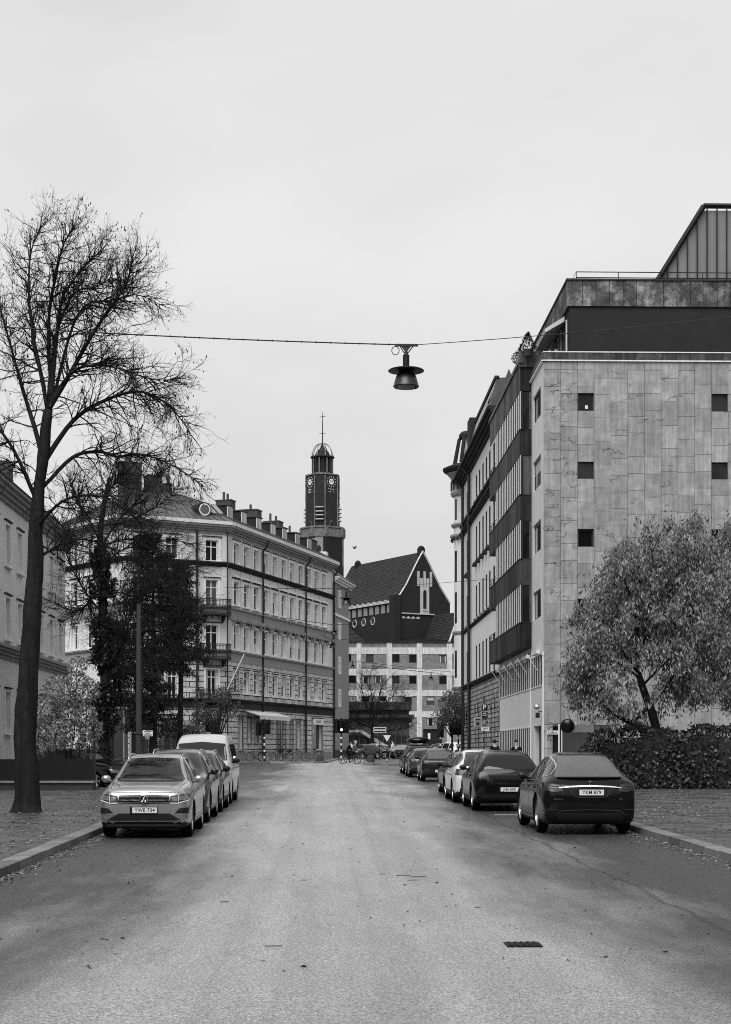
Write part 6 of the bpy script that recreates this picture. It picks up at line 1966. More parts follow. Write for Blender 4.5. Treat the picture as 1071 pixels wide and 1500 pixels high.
def ivy_tree():
    Z = 68; b = cw(150, Z)
    root = tree_thing('ivy_covered_tree', 'thick bare tree with its trunk wrapped in dark ivy beside the grey kiosk', b[0], b[1])
    tm, cm, iv = MB(), MB(), MB(); ends = []
    D = lambda px, py, dz=0: P3_(px, py, Z + dz)
    base = Vector((b[0], b[1], gz(b[1]) + .05))
    line = smooth_line([base, D(152, 1060), D(154, 1000), D(150, 930), D(150, 860), D(146, 800), D(150, 750), D(160, 700)], 5)
    tm.tube(line, [.27 - .19 * i / (len(line) - 1) for i in range(len(line))], 10)
    B = Vector((0, 0, .05)); U = Vector((0, 0, .14))
    specs = [([(152, 990), (167, 962), (180, 940), (187, 915), (200, 880), (212, 840)], .09), ([(156, 1000), (167, 987), (190, 986), (212, 986), (240, 968), (268, 950)], .085),
             ([(152, 985), (180, 965), (217, 953), (240, 930), (262, 905), (290, 885)], .06), ([(150, 868), (133, 877), (120, 892), (100, 893), (70, 880)], .07),
             ([(150, 870), (170, 868), (190, 872), (215, 880), (240, 872), (270, 880)], .05), ([(148, 800), (175, 760), (200, 735), (225, 700), (240, 690)], .06),
             ([(148, 800), (130, 760), (115, 740), (100, 700)], .06), ([(150, 770), (180, 765), (215, 750), (245, 730), (262, 712)], .05), ([(152, 740), (165, 710), (180, 695)], .05),
             ([(150, 830), (180, 805), (215, 800), (250, 790), (285, 800)], .05), ([(150, 900), (120, 860), (100, 820), (90, 780)], .06), ([(150, 800), (190, 790), (230, 815), (270, 840)], .05),
             ([(152, 960), (190, 900), (220, 860), (255, 835), (290, 830)], .05)]
    for i, (pl, r0) in enumerate(specs):
        r0 *= 1.3; pts = [D(px, py, .4 * k * (1 if i % 2 else -1)) for k, (px, py) in enumerate(pl)]
        limb(tm, cm, pts, r0, .014, 23, 1.5, ends, bias=(U if i % 3 else B), t0=.15, kr=.024)
    for k in range(9500):
        i = R.randint(0, len(line) - 12); p = line[i].lerp(line[i + 1], R.random())
        bul = .25 + (.06 if i < 8 else 0) + .12 * math.sin(i * 1.7) + .1 * math.sin(i * .9 + 2)
        a = R.uniform(0, 2 * pi); rr = 1.28 * bul * R.uniform(.75, 1.15)
        leaf(iv, p + Vector((math.cos(a) * rr, math.sin(a) * rr, R.uniform(-.1, .1))), R.uniform(.09, .17), .8, .7)
    reloc(tm, root); reloc(cm, root); reloc(iv, root)
    t = tm.build('trunk', M['bark'], root, smooth=True); cm.build('crown', M['twig'], root); put(iv.mesh('ivy', M['ivy']), 'ivy', t)


ivy_tree()


def conifer(px, Z, ytop, ybot, rad, label, n=26, drop=.5, mat_='needle'):
    b = cw(px, Z); root = tree_thing('conifer', label, b[0], b[1])
    tm, cm = MB(), MB(); zt, zb = zat(ytop, Z), zat(ybot, Z); g = gz(b[1])
    tm.tube([(b[0], b[1], g), (b[0] + .1, b[1], (g + zt) / 2), (b[0], b[1], zt)], [.16, .11, .02], 8)
    lv = int((zt - zb) / .38)
    for i in range(lv):
        z = zb + (zt - zb) * i / lv; f = 1 - i / lv; rr = rad * (f ** .7 * 1.05 + .06) * (1 if i > 1 else .8)
        for k in range(R.randint(9, 12)):
            a = R.uniform(0, 2 * pi); ln = rr * R.uniform(.65, 1.12)
            pts = [Vector((b[0] + math.cos(a) * ln * t, b[1] + math.sin(a) * ln * t, z + .12 * t - drop * (t ** 2) * ln * .45 + .1 * t ** 6)) for t in (0, .25, .5, .75, 1)]
            tm.tube(pts, [.03, .024, .018, .012, .006], 4, cap=False)
            for j in range(n):
                t = R.uniform(.15, 1); q = pts[0].lerp(pts[-1], t); i_ = min(int(t * 4), 3); q = pts[i_].lerp(pts[i_ + 1], t * 4 - i_)
                side = Vector((-math.sin(a), math.cos(a), 0)) * R.uniform(-.28, .28) * (1.1 - t * .5)
                c_ = q + side + Vector((0, 0, R.uniform(-.16, .03)))
                for _ in range(5): leaf(cm, c_ + rv(.13), R.uniform(.12, .26), .2, 1.2)
    reloc(tm, root); reloc(cm, root)
    tm.build('trunk', M['bark'], root); cm.build('crown', M[mat_], root)


conifer(222, 76, 772, 975, 2.9, 'tall dark spruce with drooping branches behind the ivy covered tree', n=22)
conifer(262, 79, 815, 972, 1.9, 'shorter dark spruce overlapping the right side of the tall spruce', n=20)
conifer(222, 66, 975, 1062, 1.7, 'low spreading dark yew beside the grey post', n=18, drop=.3)
conifer(172, 78, 900, 1050, 1.6, 'dark conifer glimpsed between the ivy covered trunk and the grey post', n=18)


def leafy_clump(name, label, cat, centres, n, size, m, trunk=None, w_=.5, hang=.6, kind=None):
    c0 = centres[0]; root = thing(name, label, cat, (c0[0], c0[1], gz(c0[1])))
    cm = MB()
    for (x, y, z, r) in centres:
        for k in range(int(n * r * r)):
            v = rv(); 
            while v.length > 1: v = rv()
            v = v.normalized() * (v.length ** .45)
            leaf(cm, Vector((x, y, z)) + v * r, R.uniform(.7, 1.3) * size, w_, hang)
    reloc(cm, root)
    tm = MB()
    for t in (trunk or []): tm.tube([Vector(p) for p in t[0]], t[1], 5)
    reloc(tm, root)
    if tm.v: tm.build('trunk', M['bark'], root)
    cm.build('crown', m, root)
    return root


# pale leaved shrub at the left edge, street tree by the corner house, tree before the office
cs = []; tr = []
for px, py, r in ((112, 1000, .5), (128, 1010, .45), (100, 1035, .6), (120, 1045, .5), (133, 1065, .45), (85, 1010, .6), (106, 1075, .6), (80, 1070, .7), (60, 1040, .7), (50, 1085, .7), (128, 1090, .4), (112, 975, .35)):
    p = cw(px, 60 + R.uniform(-.6, .6), py); cs.append((*p, r)); tr.append(([(p[0], p[1], p[2]), (p[0] - .2 * r, p[1], (p[2] + gz(60)) / 2), (cw(95, 60)[0], p[1], gz(60))], [.01, .02, .03]))
leafy_clump('leafy_shrub', 'tall shrub with pale autumn leaves behind the planter at the left edge', 'shrub', cs, 1500, .13, M['leaf_pale'], tr)
cs = []; tr = []
for i in range(26):
    px, py = R.uniform(286, 352), R.uniform(1005, 1062)
    if px > 330 and py > 1050: continue
    p = cw(px, 100 + R.uniform(-1.2, 1.2), py); cs.append((*p, R.uniform(.35, .6))); b = cw(318, 100)
    tr.append(([(b[0], b[1], 2.6), (p[0] * .5 + b[0] * .5, b[1], p[2] * .6 + 1.3), p], [.05, .03, .008]))
b = cw(318, 100); tr.append(([(b[0], b[1], gz(100)), (b[0], b[1], 2.6)], [.08, .06]))
leafy_clump('street_tree', 'small dark leaved street tree in front of the corner house balconies', 'tree', cs, 700, .12, M['leaf_mix'] if 'leaf_mix' in M else M['leaf_dark'], tr)
cs = []; tr = []
b = cw(662, 112)
for i in range(22):
    px, py = R.uniform(642, 672), R.uniform(1015, 1062)
    if px < 650 and (py < 1030): continue
    p = cw(px, 112 + R.uniform(-1.4, 1.0), py); cs.append((*p, R.uniform(.35, .6))); tr.append(([(b[0], b[1], 3), p], [.04, .008]))
tr.append(([(b[0], b[1], gz(112)), (b[0], b[1], 3.2)], [.09, .07]))
leafy_clump('street_tree', 'dark leaved street tree against the base of the turret house', 'tree', cs, 700, .13, M['leaf_dark'], tr)
cs = []
for i in range(22):
    px = 226 + i * 3.2; p = cw(px, 84 + R.uniform(-.4, .4), 1073 + R.uniform(-8, 8)); cs.append((*p, R.uniform(.35, .5)))
leafy_clump('hedge', 'light speckled hedge above the board fence at the foot of the corner house', 'hedge', cs, 900, .1, M['leaf_mid'])
tmx, cmx = MB(), MB(); ends = []
b = cw(545, 178); root = tree_thing('bare_tree', 'spreading bare tree in front of the brick office at the end of the street', b[0], b[1])
base = Vector((b[0], b[1], gz(178)))
D = lambda px, py, dz=0: P3_(px, py, 178 + dz)
tmx.tube([base, D(545, 1080), D(546, 1060)], [.28, .22, .18], 8)
for pl in ([(546, 1060), (535, 1030), (528, 1000), (530, 985)], [(546, 1060), (552, 1030), (560, 1005), (572, 990)], [(546, 1060), (545, 1025), (540, 995), (548, 978)], [(546, 1065), (525, 1050), (512, 1030), (508, 1010)],
           [(546, 1065), (570, 1050), (585, 1035), (592, 1020)], [(546, 1060), (556, 1040), (575, 1020), (582, 1005)], [(546, 1068), (565, 1070), (590, 1068), (600, 1060)], [(546, 1068), (530, 1062), (515, 1068), (508, 1060)]):
    limb(tmx, cmx, [D(a, c_, R.uniform(-.6, .6)) for a, c_ in pl], .12, .02, 16, 1.9, ends, kr=.03, bias=Vector((0, 0, .12)))
reloc(tmx, root); reloc(cmx, root); tmx.build('trunk', M['bark'], root); cmx.build('crown', M['bark'], root)


# leafy tree over the hedge on the right
def right_tree():
    Z = 60.4; b = cw(962, Z); g = gz(b[1])
    root = tree_thing('leafy_tree', 'dark limbed tree hung with long pale autumn leaves above the hedge on the right', b[0], b[1])
    tm, cm, lv = MB(), MB(), MB(); ends = []
    D = lambda px, py, dz=0: P3_(px, py, Z + dz)
    base = Vector((b[0], b[1], g))
    tm.tube(smooth_line([base, D(962, 1080), D(955, 1045), D(944, 1015), D(934, 985)], 4), [.20, .195, .19, .185, .18, .175, .17, .165, .16, .155, .15, .145, .14, .135, .13, .125, .12], 9)
    U = Vector((0, 0, .1))
    specs = [[(934, 985), (932, 950), (934, 915), (925, 880), (915, 850), (910, 815)], [(934, 985), (922, 968), (905, 945), (893, 915), (885, 880), (882, 850)], [(933, 965), (945, 930), (955, 895), (958, 850), (955, 810), (950, 775)],
             [(950, 1035), (925, 1058), (905, 1050), (885, 1035), (868, 1012), (862, 985)], [(938, 995), (912, 975), (885, 968), (862, 965), (845, 960)], [(934, 940), (915, 915), (895, 880), (890, 860)], [(950, 1040), (980, 1000), (1000, 960), (1010, 910), (1005, 860)],
             [(958, 900), (985, 860), (1000, 820), (1010, 790)], [(940, 1005), (970, 975), (1000, 950), (1035, 940)], [(893, 915), (870, 905), (852, 900)], [(868, 1012), (848, 1000), (838, 985)], [(934, 950), (960, 925), (985, 905), (1030, 880)]]
    lines = []
    for i, pl in enumerate(specs):
        pts = [D(px, py, .5 * k * [-1, .6, -.9, -.7][i % 4]) for k, (px, py) in enumerate(pl)]
        limb(tm, cm, pts, .075 if i < 4 else .05, .012, 12, .9, ends, lvl=1, bias=U, kr=.024, lk=1.1); lines.append(smooth_line(pts, 5))
    # upright thin shoots at the top
    for px, py in ((918, 770), (932, 765), (950, 745), (965, 755), (985, 760), (900, 800)):
        cm.tube([D(px, py + 60), D(px - 2, py + 25), D(px, py)], [.012, .009, .004], 3)
    def inside(px, py):
        left = 832 + max(0, (1003 - py)) ** 1.28 * .075 if py < 1003 else 828 + max(0, py - 1010) * .28
        top = 762 if px > 945 else 762 + (945 - px) * .9
        return px > left and py > top and py < 1048 + min(0, (px - 880)) * .25
    cl = []
    for k in range(5000):
        px, py = R.uniform(822, 1085), R.uniform(755, 1062)
        if not inside(px, py): continue
        if 878 < px < 985 and 955 < py < 1048 and R.random() < .80: continue
        if px > 985 and py > 1030: continue
        dx = (px - 950) / 125; dyv = (py - 905) / 155; d = max(0, 1 - .6 * (dx * dx + dyv * dyv)); dz = R.uniform(-2.6, 2.6) * math.sqrt(max(.08, d))
        if noise.noise(Vector((px * .035, py * .035, dz * .9))) < -.08 and R.random() < .85: continue
        if noise.noise(Vector((px * .02, py * .02, 7))) < -.25 and (px < 870 or py < 800): continue
        cl.append((D(px, py, dz)))
        if len(cl) > 760: break
    for c_ in cl:
        rr = R.uniform(.16, .36); nn = int(72 * rr / .25)
        for _ in range(nn):
            v = Vector((R.gauss(0, .55), R.gauss(0, .55), R.gauss(0, .7))) * rr
            leaf(lv, c_ + v, R.uniform(.11, .21), .34, 1.4)
    for e in ends:
        for _ in range(5): leaf(lv, e + rv(.12), R.uniform(.14, .24), .36, 1.5)
    for mb in (tm, cm, lv): reloc(mb, root)
    tm.build('trunk', M['bark'], root, smooth=True); c = cm.build('crown', M['twig'], root); put(lv.mesh('leaves', M['leaf_pale']), 'leaves', c)


right_tree()


def hedge():
    x0, x1, y0, y1 = 9.35, 26, 59.0, 61.5; g = gz(60); b = (x0, y0)
    root = thing('hedge', 'dense glossy ivy hedge beside the gate of the stone clad block', 'hedge', (x0, y0, g))
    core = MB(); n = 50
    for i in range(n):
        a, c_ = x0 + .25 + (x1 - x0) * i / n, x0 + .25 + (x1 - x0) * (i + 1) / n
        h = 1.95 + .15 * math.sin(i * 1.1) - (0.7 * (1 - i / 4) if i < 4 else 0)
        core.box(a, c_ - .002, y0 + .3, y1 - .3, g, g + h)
    lv = MB()
    for k in range(20000):
        x = x0 + (x1 - x0) * R.random() ** 1.25; f = min(1, (x - x0 + .25) / 1.1)
        top = g + (2.3 + .14 * math.sin(x * 2.3) + .1 * math.sin(x * 5.1)) * (f ** .4)
        if R.random() < .78: y = y0 + .25 + .14 * math.sin(x * 3.1) * math.sin(x * 1.3 + 1) + R.gauss(0, .11); z = g + (top - g) * R.random(); y += .25 * ((z - g) / 2.3) ** 3
        else: y = R.uniform(y0 + .2, y1 - .2); z = top + R.gauss(0, .06)
        leaf(lv, Vector((x, y, z)), R.uniform(.09, .17), .75, .8)
    st = MB()
    for k in range(60):
        x = x0 + (x1 - x0) * R.random() ** 1.5; z = g; y = y0 + .2; pts = []
        for j in range(7): pts.append((x, y - .05, z)); x += R.uniform(-.15, .15); z += .3
        st.tube(pts, .012, 3)
    for mb in (core, lv, st): reloc(mb, root)
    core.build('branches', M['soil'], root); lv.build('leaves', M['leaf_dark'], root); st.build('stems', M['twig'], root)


hedge()

# fallen leaves
mb = MB()
def lie(x, y, s, z=None):
    z = gz(y) + (z if z is not None else 0) ; a = R.uniform(0, 2 * pi); c_, s_ = math.cos(a) * s, math.sin(a) * s; t = R.uniform(.0, .02)
    mb.poly([(x - c_, y - s_, z + .006), (x + s_ * .5, y - c_ * .5, z + .006 + t), (x + c_, y + s_, z + .008), (x - s_ * .5, y + c_ * .5, z + .006 + t * .5)])
for i in range(3400):
    y = 22 + 60 * R.random(); lie(-4.65 - abs(R.gauss(0, 2.2)) - .3, y, R.uniform(.03, .06), .125)
for i in range(1500):
    y = 22 + 50 * R.random(); lie(-4.6 + abs(R.gauss(0, .16)) + .02, y, R.uniform(.025, .05))
for i in range(1500):
    y = 22 + 50 * R.random(); lie(6.5 - abs(R.gauss(0, .22)) - .02, y, R.uniform(.025, .05))
for i in range(3000):
    y = 30 + 29 * R.random() ** .6; lie(6.9 + abs(R.gauss(0, 3.0)), y, R.uniform(.03, .06), .125)
o = mb.build('fallen_leaves', M['leaf_dead']); tag(o, 'pale fallen leaves scattered on pavements and in the gutters', 'leaves', kind='stuff')
mb = MB()
for i in range(330):
    y = 14 + 60 * R.random() ** 1.5; lie(R.uniform(-4.2, 6.2), y, R.uniform(.015, .04))
for px, py, s in ((328, 1322, .07), (590, 1283, .12), (612, 1285, .14), (560, 1281, .06), (605, 1290, .1), (400, 1387, .1), (445, 1290, .05), (700, 1330, .04)):
    Z = 4800 / (py - 1080); x, y = cw(px, Z); mb.tube([(x - s * .8, y, gz(y) + .006), (x, y + .01, gz(y) + .008), (x + s * .8, y + .03, gz(y) + .006)], .004, 4)
o = mb.build('road_litter', M['twig']); tag(o, 'dark leaves and bits of twig scattered over the road', 'litter', kind='stuff')

# ------------------------------------------------------------------ catenary street lamps
def hung_lamp(px, py, Z, label, ends_, s=1.0, loop=False):
    x, y, z = cw(px, Z, py); root = thing('hanging_street_lamp', label, 'street lamp', (x, y, z), 0, 'street lamps hung over the street')
    mb = MB()
    mb.lathe([(.001, -.88), (.25, -.86), (.262, -.84), (.25, -.81), (.24, -.77), (.205, -.64), (.16, -.57), (.10, -.53), (.001, -.52)], (0, 0, 0), 28)
    sh = mb.build('lamp_shade', M['lampglow'], root, smooth=50)
    for q in (-.19, .19):
        k = MB(); k.tube([(q, -.05, -.865), (q, -.05, -.905)], .012, 5); put(k.mesh('latch', M['iron']), 'latch', sh)
    mb = MB(); mb.lathe([(.08, -.545), (.36, -.535), (.365, -.525), (.34, -.505), (.10, -.475), (.08, -.47)], (0, 0, 0), 36); mb.build('shade_disc', M['iron'], root, smooth=50)
    mb = MB(); mb.lathe([(.001, -.53), (.066, -.53), (.066, -.21), (.04, -.19), (.035, -.14), (.001, -.13)], (0, 0, 0), 20); mb.build('lamp_body', M['iron'], root, smooth=50)
    mb = MB(); mb.tube([(-.04, 0, -.16), (-.12, 0, -.03)], .012, 5); mb.tube([(.04, 0, -.16), (.14, 0, -.03)], .012, 5); mb.prism([(-.10, -.03), (.10, -.03), (.02, -.13), (-.02, -.13)], -.02, .02, 'y')
    mb.box(-.22, .24, -.03, .03, -.03, .012)
    if loop: mb.tube([(-.14 - .075 + .075 * math.cos(a), 0, -.12 + .085 * math.sin(a)) for a in [2 * pi * i / 16 for i in range(17)]], .008, 4)
    mb.build('hanger', M['pole_grey'], root)
    (xa, ya, za), (xb, yb, zb) = ends_
    mb = MB(); pts = []
    for i in range(9): t = i / 8; pts.append((xa - x + (-.2 - xa + x) * t, (ya - y) * (1 - t), (za - z) * (1 - t) - .25 * t * (1 - t) * (abs(xa - x) / 12)))
    r0 = .013 if loop else .014 * max(1, Z / 70)
    mb.tube(pts, r0, 5)
    if loop:
        for i in range(30):
            t = (i + .5) / 30; f = t * 8; k = min(int(f), 7); p = Vector(pts[k]).lerp(Vector(pts[k + 1]), f - k); mb.box(p.x - .013, p.x + .013, p.y - .015, p.y + .015, p.z - .014, p.z + .016)
    pts = []
    for i in range(9): t = i / 8; pts.append((.2 + (xb - x - .2) * t, (yb - y) * t, (zb - z) * t - .2 * t * (1 - t)))
    mb.build('span_wire', M['iron'], root); mb = MB(); mb.tube(pts, r0 * .62, 5); mb.build('span_wire', M['pole_grey'] if loop else M['iron'], root)
    return root


W_ = lambda px, py, Z: cw(px, Z, py)
hung_lamp(594.5, 505, 33, 'street lamp with a wide flat disc, hung high above the road, largest of all', ((*W_(-60, 475, 33),), (*W_(1130, 457, 33),)), loop=True)
hung_lamp(507, 862, 88, 'hanging street lamp just right of the corner house, before the plain house cornice', ((*W_(330, 860, 88),), (-0.0 + 10.4, 87, 11.4)))
hung_lamp(489.5, 915, 138, 'hanging street lamp before the end of the corner house, upper of two close together', ((*W_(420, 905, 138),), (10.2, 130, 12.6)))
hung_lamp(486, 936, 158, 'hanging street lamp before the end of the corner house, lower of two close together', ((*W_(470, 930, 158),), (12, 150, 12)))
hung_lamp(516, 968, 200, 'small hanging street lamp in front of the left part of the brick office', ((*W_(503, 967, 200),), (*W_(668, 985, 200),)))
hung_lamp(631, 985, 190, 'small hanging street lamp in front of the right part of the brick office', ((*W_(545, 975, 190),), (*W_(700, 1000, 190),)))

# bird
x, y, z = cw(519, 150, 803)
mb = MB(); mb.ball((0, 0, 0), .12, 6, (1, .7, .6)); mb.ball((.13, 0, .04), .05, 5)
mb.faces([(0, 0, .03), (-.1, 0, .03), (-.22, .1, .18), (-.05, .1, .16)], [(0, 1, 2, 3)]); mb.faces([(.02, 0, .03), (-.06, 0, .03), (.1, -.1, .2), (.22, -.1, .17)], [(0, 1, 2, 3)]); mb.poly([(-.1, .03, 0), (-.1, -.03, 0), (-.24, 0, .01)])
o = mb.build('bird', M['cloth_black'], loc=(x, y, z)); tag(o, 'small dark bird flying in the sky left of the church roof', 'bird')


# ------------------------------------------------------------------ bicycles and people
def bicycle(x, y, rz, label, group=None, pale=False, child=None):
    root = thing('bicycle', label, 'bicycle', (x, y, gz(y) + (.12 if group else 0)), rz, group)
    fm = M['cloth_mid'] if pale else M['iron']
    f = MB(); A, Bk, Sd, H_, Ft = (-.5, 0, .34), (-.05, 0, .3), (-.2, 0, .78), (.36, 0, .82), (.55, 0, .34)
    for a, b_, r in ((A, Bk, .018), (A, Sd, .015), (Bk, Sd, .02), (Bk, (.38, 0, .66), .022), (Sd, (.36, 0, .8), .02), (H_, (.40, 0, .6), .024), ((.40, 0, .6), Ft, .02), (Sd, (-.22, 0, .9), .018), (H_, (.33, 0, .98), .018)): f.tube([a, b_], r, 6)
    f.tube([(-.05, -.09, .3), (-.05, .09, .3)], .02, 6); f.tube([(-.05, .09, .3), (.05, .09, .17)], .015, 5); f.tube([(-.05, -.09, .3), (-.15, -.09, .43)], .015, 5)
    f.tube([(-.85, 0, .42), (-.62, 0, .70), (-.3, 0, .73)], .012, 4)
    f.build('frame', fm, root)
    for cx_ in (-.5, .55):
        w = MB(); w.mi = 0
        n = 26
        w.tube([(.335 * math.cos(2 * pi * i / n), 0, .335 * math.sin(2 * pi * i / n)) for i in range(n + 1)], .02, 6, cap=False)
        w.mi = 1; w.tube([(.305 * math.cos(2 * pi * i / n), 0, .305 * math.sin(2 * pi * i / n)) for i in range(n + 1)], .013, 5, cap=False)
        for i in range(14): a = 2 * pi * i / 14; w.tube([(0, .02 * (-1) ** i, 0), (.3 * math.cos(a), 0, .3 * math.sin(a))], .003, 3, cap=False)
        w.tube([(0, -.04, 0), (0, .04, 0)], .022, 6)
        w.build('wheel', [M['rubber'], M['rim']], root, (cx_, 0, .34))
    h = MB(); h.tube([(.22, -.28, 1.0), (.33, -.2, 1.02), (.36, 0, .98), (.33, .2, 1.02), (.22, .28, 1.0)], .014, 5); h.build('handlebar', M['iron'], root)
    s = MB(); s.ball((-.24, 0, .92), .12, 7, (1.15, .7, .35)); s.build('saddle', M['rubber'], root)
    if child: c = MB(); c.box(.42, .66, -.16, .16, .72, .92); c.build('basket', M['iron'], root)
    return root


BG = 'bicycles parked on the pavement before the corner house'
for px, Z, rz, lab, pale, bk in ((374, 129, .5, 'dark bicycle beside the black and white banded signal pole, leftmost of the parked row', 0, 0), (385, 130, 1.1, 'black bicycle standing just right of the banded signal pole', 0, 0),
                                 (405, 129, -1.0, 'bicycle with a pale fork pointing at the road', 1, 1), (417, 129.5, -.8, 'bicycle with a carrier standing beside the second dark doorway', 0, 1),
                                 (439, 129, -.2, 'bicycle seen from the side before the narrow shop window', 1, 0), (456, 129, 2.9, 'bicycle seen from the side next to the half round stone, rightmost of the parked row', 1, 0)):
    x, y = cw(px, Z); bicycle(x, y, rz, lab, BG, pale, bk)


def person(label, loc, rz, J, top, legs, hair='hair', skinhands=True, helmet=False, coat=None, bag=None):
    """J: joint positions (m) - one skinned continuous body"""
    base = dict(pelvis=(0, 0, .95), belly=(0, 0, 1.1), chest=(0, 0, 1.32), neck=(0, .01, 1.48), jaw=(0, .03, 1.56), skull=(0, .02, 1.66), crown=(0, .01, 1.73))
    base.update(J)
    def g(k): return Vector(base[k])
    V = []; E = []; Rd = []; part = []
    def add(p, r, par, pt):
        V.append(Vector(p)); Rd.append(r); part.append(pt)
        if par is not None: E.append((par, len(V) - 1))
        return len(V) - 1
    pv = add(g('pelvis'), (.15, .12), None, 'legs'); be = add(g('belly'), (.135, .105), pv, 'top'); ch = add(g('chest'), (.165, .115), be, 'top')
    nk = add(g('neck'), (.055, .06), ch, 'skin'); jw = add(g('jaw'), (.062, .075), nk, 'skin'); sk = add(g('skull'), (.078, .095), jw, 'skin'); add(g('crown'), (.055, .07), sk, 'hair')
    for s_, k in ((1, 'r'), (-1, 'l')):
        sh = add(g('sh_' + k), (.062, .062), ch, 'top'); el = add(g('el_' + k), (.045, .045), sh, 'top'); wr = add(g('wr_' + k), (.03, .03), el, 'top')
        d = (g('wr_' + k) - g('el_' + k)).normalized(); side = Vector((1, 0, 0)) if abs(d.x) < .8 else Vector((0, 1, 0)); side = (side - d * side.dot(d)).normalized()
        pm = add(g('wr_' + k) + d * .07, (.036, .02), wr, 'skin'); bend = d.cross(side) * (.35)
        for i, (o_, ln) in enumerate(((-.028, .065), (-.010, .078), (.010, .072), (.028, .058))):
            f1 = add(V[pm] + d * .025 + side * o_, (.011, .011), pm, 'skin'); f2 = add(V[f1] + (d + bend * .5).normalized() * ln * .55, (.009, .009), f1, 'skin'); add(V[f2] + (d + bend * 1.8).normalized() * ln * .45, (.008, .008), f2, 'skin')
        t1 = add(g('wr_' + k) + d * .04 - side * .035 * s_, (.012, .012), wr, 'skin'); add(V[t1] + (d - side * s_ * .5).normalized() * .05, (.009, .009), t1, 'skin')
        hp = add(g('hip_' + k), (.095, .09), pv, 'legs'); kn = add(g('kn_' + k), (.062, .062), hp, 'legs'); an = add(g('an_' + k), (.042, .042), kn, 'legs'); add(g('toe_' + k), (.045, .035), an, 'shoe')
    me = bpy.data.meshes.new('person'); me.from_pydata(V, E, []); ob = bpy.data.objects.new('tp', me); COL.objects.link(ob)
    md = ob.modifiers.new('s', 'SKIN'); me.skin_vertices or None
    for i, sv in enumerate(me.skin_vertices[0].data): sv.radius = Rd[i]; sv.use_root = (i == 0)
    sd_ = ob.modifiers.new('u', 'SUBSURF'); sd_.levels = 2; sd_.render_levels = 2
    bpy.context.view_layer.update(); m2 = bpy.data.meshes.new_from_object(ob.evaluated_get(bpy.context.evaluated_depsgraph_get())); bpy.data.objects.remove(ob)
    mb = MB(); idx = {'top': 0, 'legs': 1, 'skin': 2, 'shoe': 3, 'hair': 4}
    seg = [(V[a], V[b_], part[b_]) for a, b_ in E]
    vs = [v.co.copy() for v in m2.vertices]
    for p in m2.polygons:
        c_ = p.center; best = None
        for a, b_, pt in seg:
            ab = b_ - a; t = max(0, min(1, (c_ - a).dot(ab) / ab.length_squared)); dd = (a + ab * t - c_).length
            if best is None or dd < best[0]: best = (dd, pt)
        mb.mi = idx[best[1]]
        if best[1] == 'skin' and c_.z > g('skull').z + .02 and (c_ - g('skull')).dot(Vector((0, 1, 0))) < .045: mb.mi = 4
        b0 = len(mb.v) if not mb.v else None
        mb.f.append(tuple(p.vertices)); mb.m.append(mb.mi)
    mb.v = [tuple(v) for v in vs]
    s0 = g('skull')
    mb.mi = 2; mb.ball(s0 + Vector((0, .10, -.03)), .018, 5, (.7, 1, 1.3))
    for q in (-1, 1): mb.ball(s0 + Vector((q * .083, 0, -.02)), .022, 5, (.4, .8, 1.2))
    mb.mi = 4
    for q in (-1, 1): mb.ball(s0 + Vector((q * .032, .083, .005)), .009, 4)
    mb.ball(s0 + Vector((0, .083, -.068)), .016, 4, (1.3, .4, .3))
    o = mb.build('person', [M[top], M[legs], M['skin'], M['cloth_black'], M[hair]], None, loc, rz, smooth=True)
    tag(o, label, 'person')
    hb = MB(); hb.ball(s0 + Vector((0, -.022, .03)), .108, 8, (.86, .98, .88)); put(hb.mesh('helmet' if helmet else 'hair', M['cloth_pale'] if helmet else M[hair], True), 'helmet' if helmet else 'hair', o)
    if coat:
        cb = MB(); p = g('pelvis'); c_ = g('chest'); b_ = g('belly')
        pts = [c_ + Vector((0, 0, .1)), c_, b_, p, p + Vector((0, -.02, -.22))]
        cb.tube(pts, [.10, .185, .165, .19, .22], 14); put(cb.mesh('coat', M[coat], True), 'coat', o)
    if bag:
        bb = MB(); c_ = g('chest'); bb.ball(c_ + Vector((0, -.2, -.05)), .2, 7, (.75, .55, 1.0)); put(bb.mesh('backpack', M[bag], True), 'backpack', o)
    return o


def stand(walk=0, lean=0):
    J = {}
    for s_, k in ((1, 'r'), (-1, 'l')):
        sw = walk * s_
        J['sh_' + k] = (s_ * .19, 0, 1.42); J['el_' + k] = (s_ * .24, -.04 - sw * .16, 1.14); J['wr_' + k] = (s_ * .22, .08 - sw * .22, .93)
        J['hip_' + k] = (s_ * .09, 0, .90); J['kn_' + k] = (s_ * .10, .04 + sw * .2, .50); J['an_' + k] = (s_ * .10, -.0 + sw * .32, .09 if sw >= 0 else .14); J['toe_' + k] = (s_ * .11, .14 + sw * .32, .035 if sw >= 0 else .06)
    return J


def riding():
    J = dict(pelvis=(0, -.22, .98), belly=(0, -.15, 1.12), chest=(0, -.02, 1.32), neck=(0, .06, 1.46), jaw=(0, .10, 1.53), skull=(0, .10, 1.62), crown=(0, .09, 1.69))
    for s_, k in ((1, 'r'), (-1, 'l')):
        J['sh_' + k] = (s_ * .18, .0, 1.40); J['el_' + k] = (s_ * .23, .10, 1.16); J['wr_' + k] = (s_ * .22, .22, 1.05)
        J['hip_' + k] = (s_ * .09, -.2, .93)
        up = s_ > 0
        J['kn_' + k] = (s_ * .11, .14 if up else .04, .72 if up else .58); J['an_' + k] = (s_ * .12, -.05 if up else .0, .42 if up else .17); J['toe_' + k] = (s_ * .12, .09 if up else .13, .40 if up else .12)
    return J


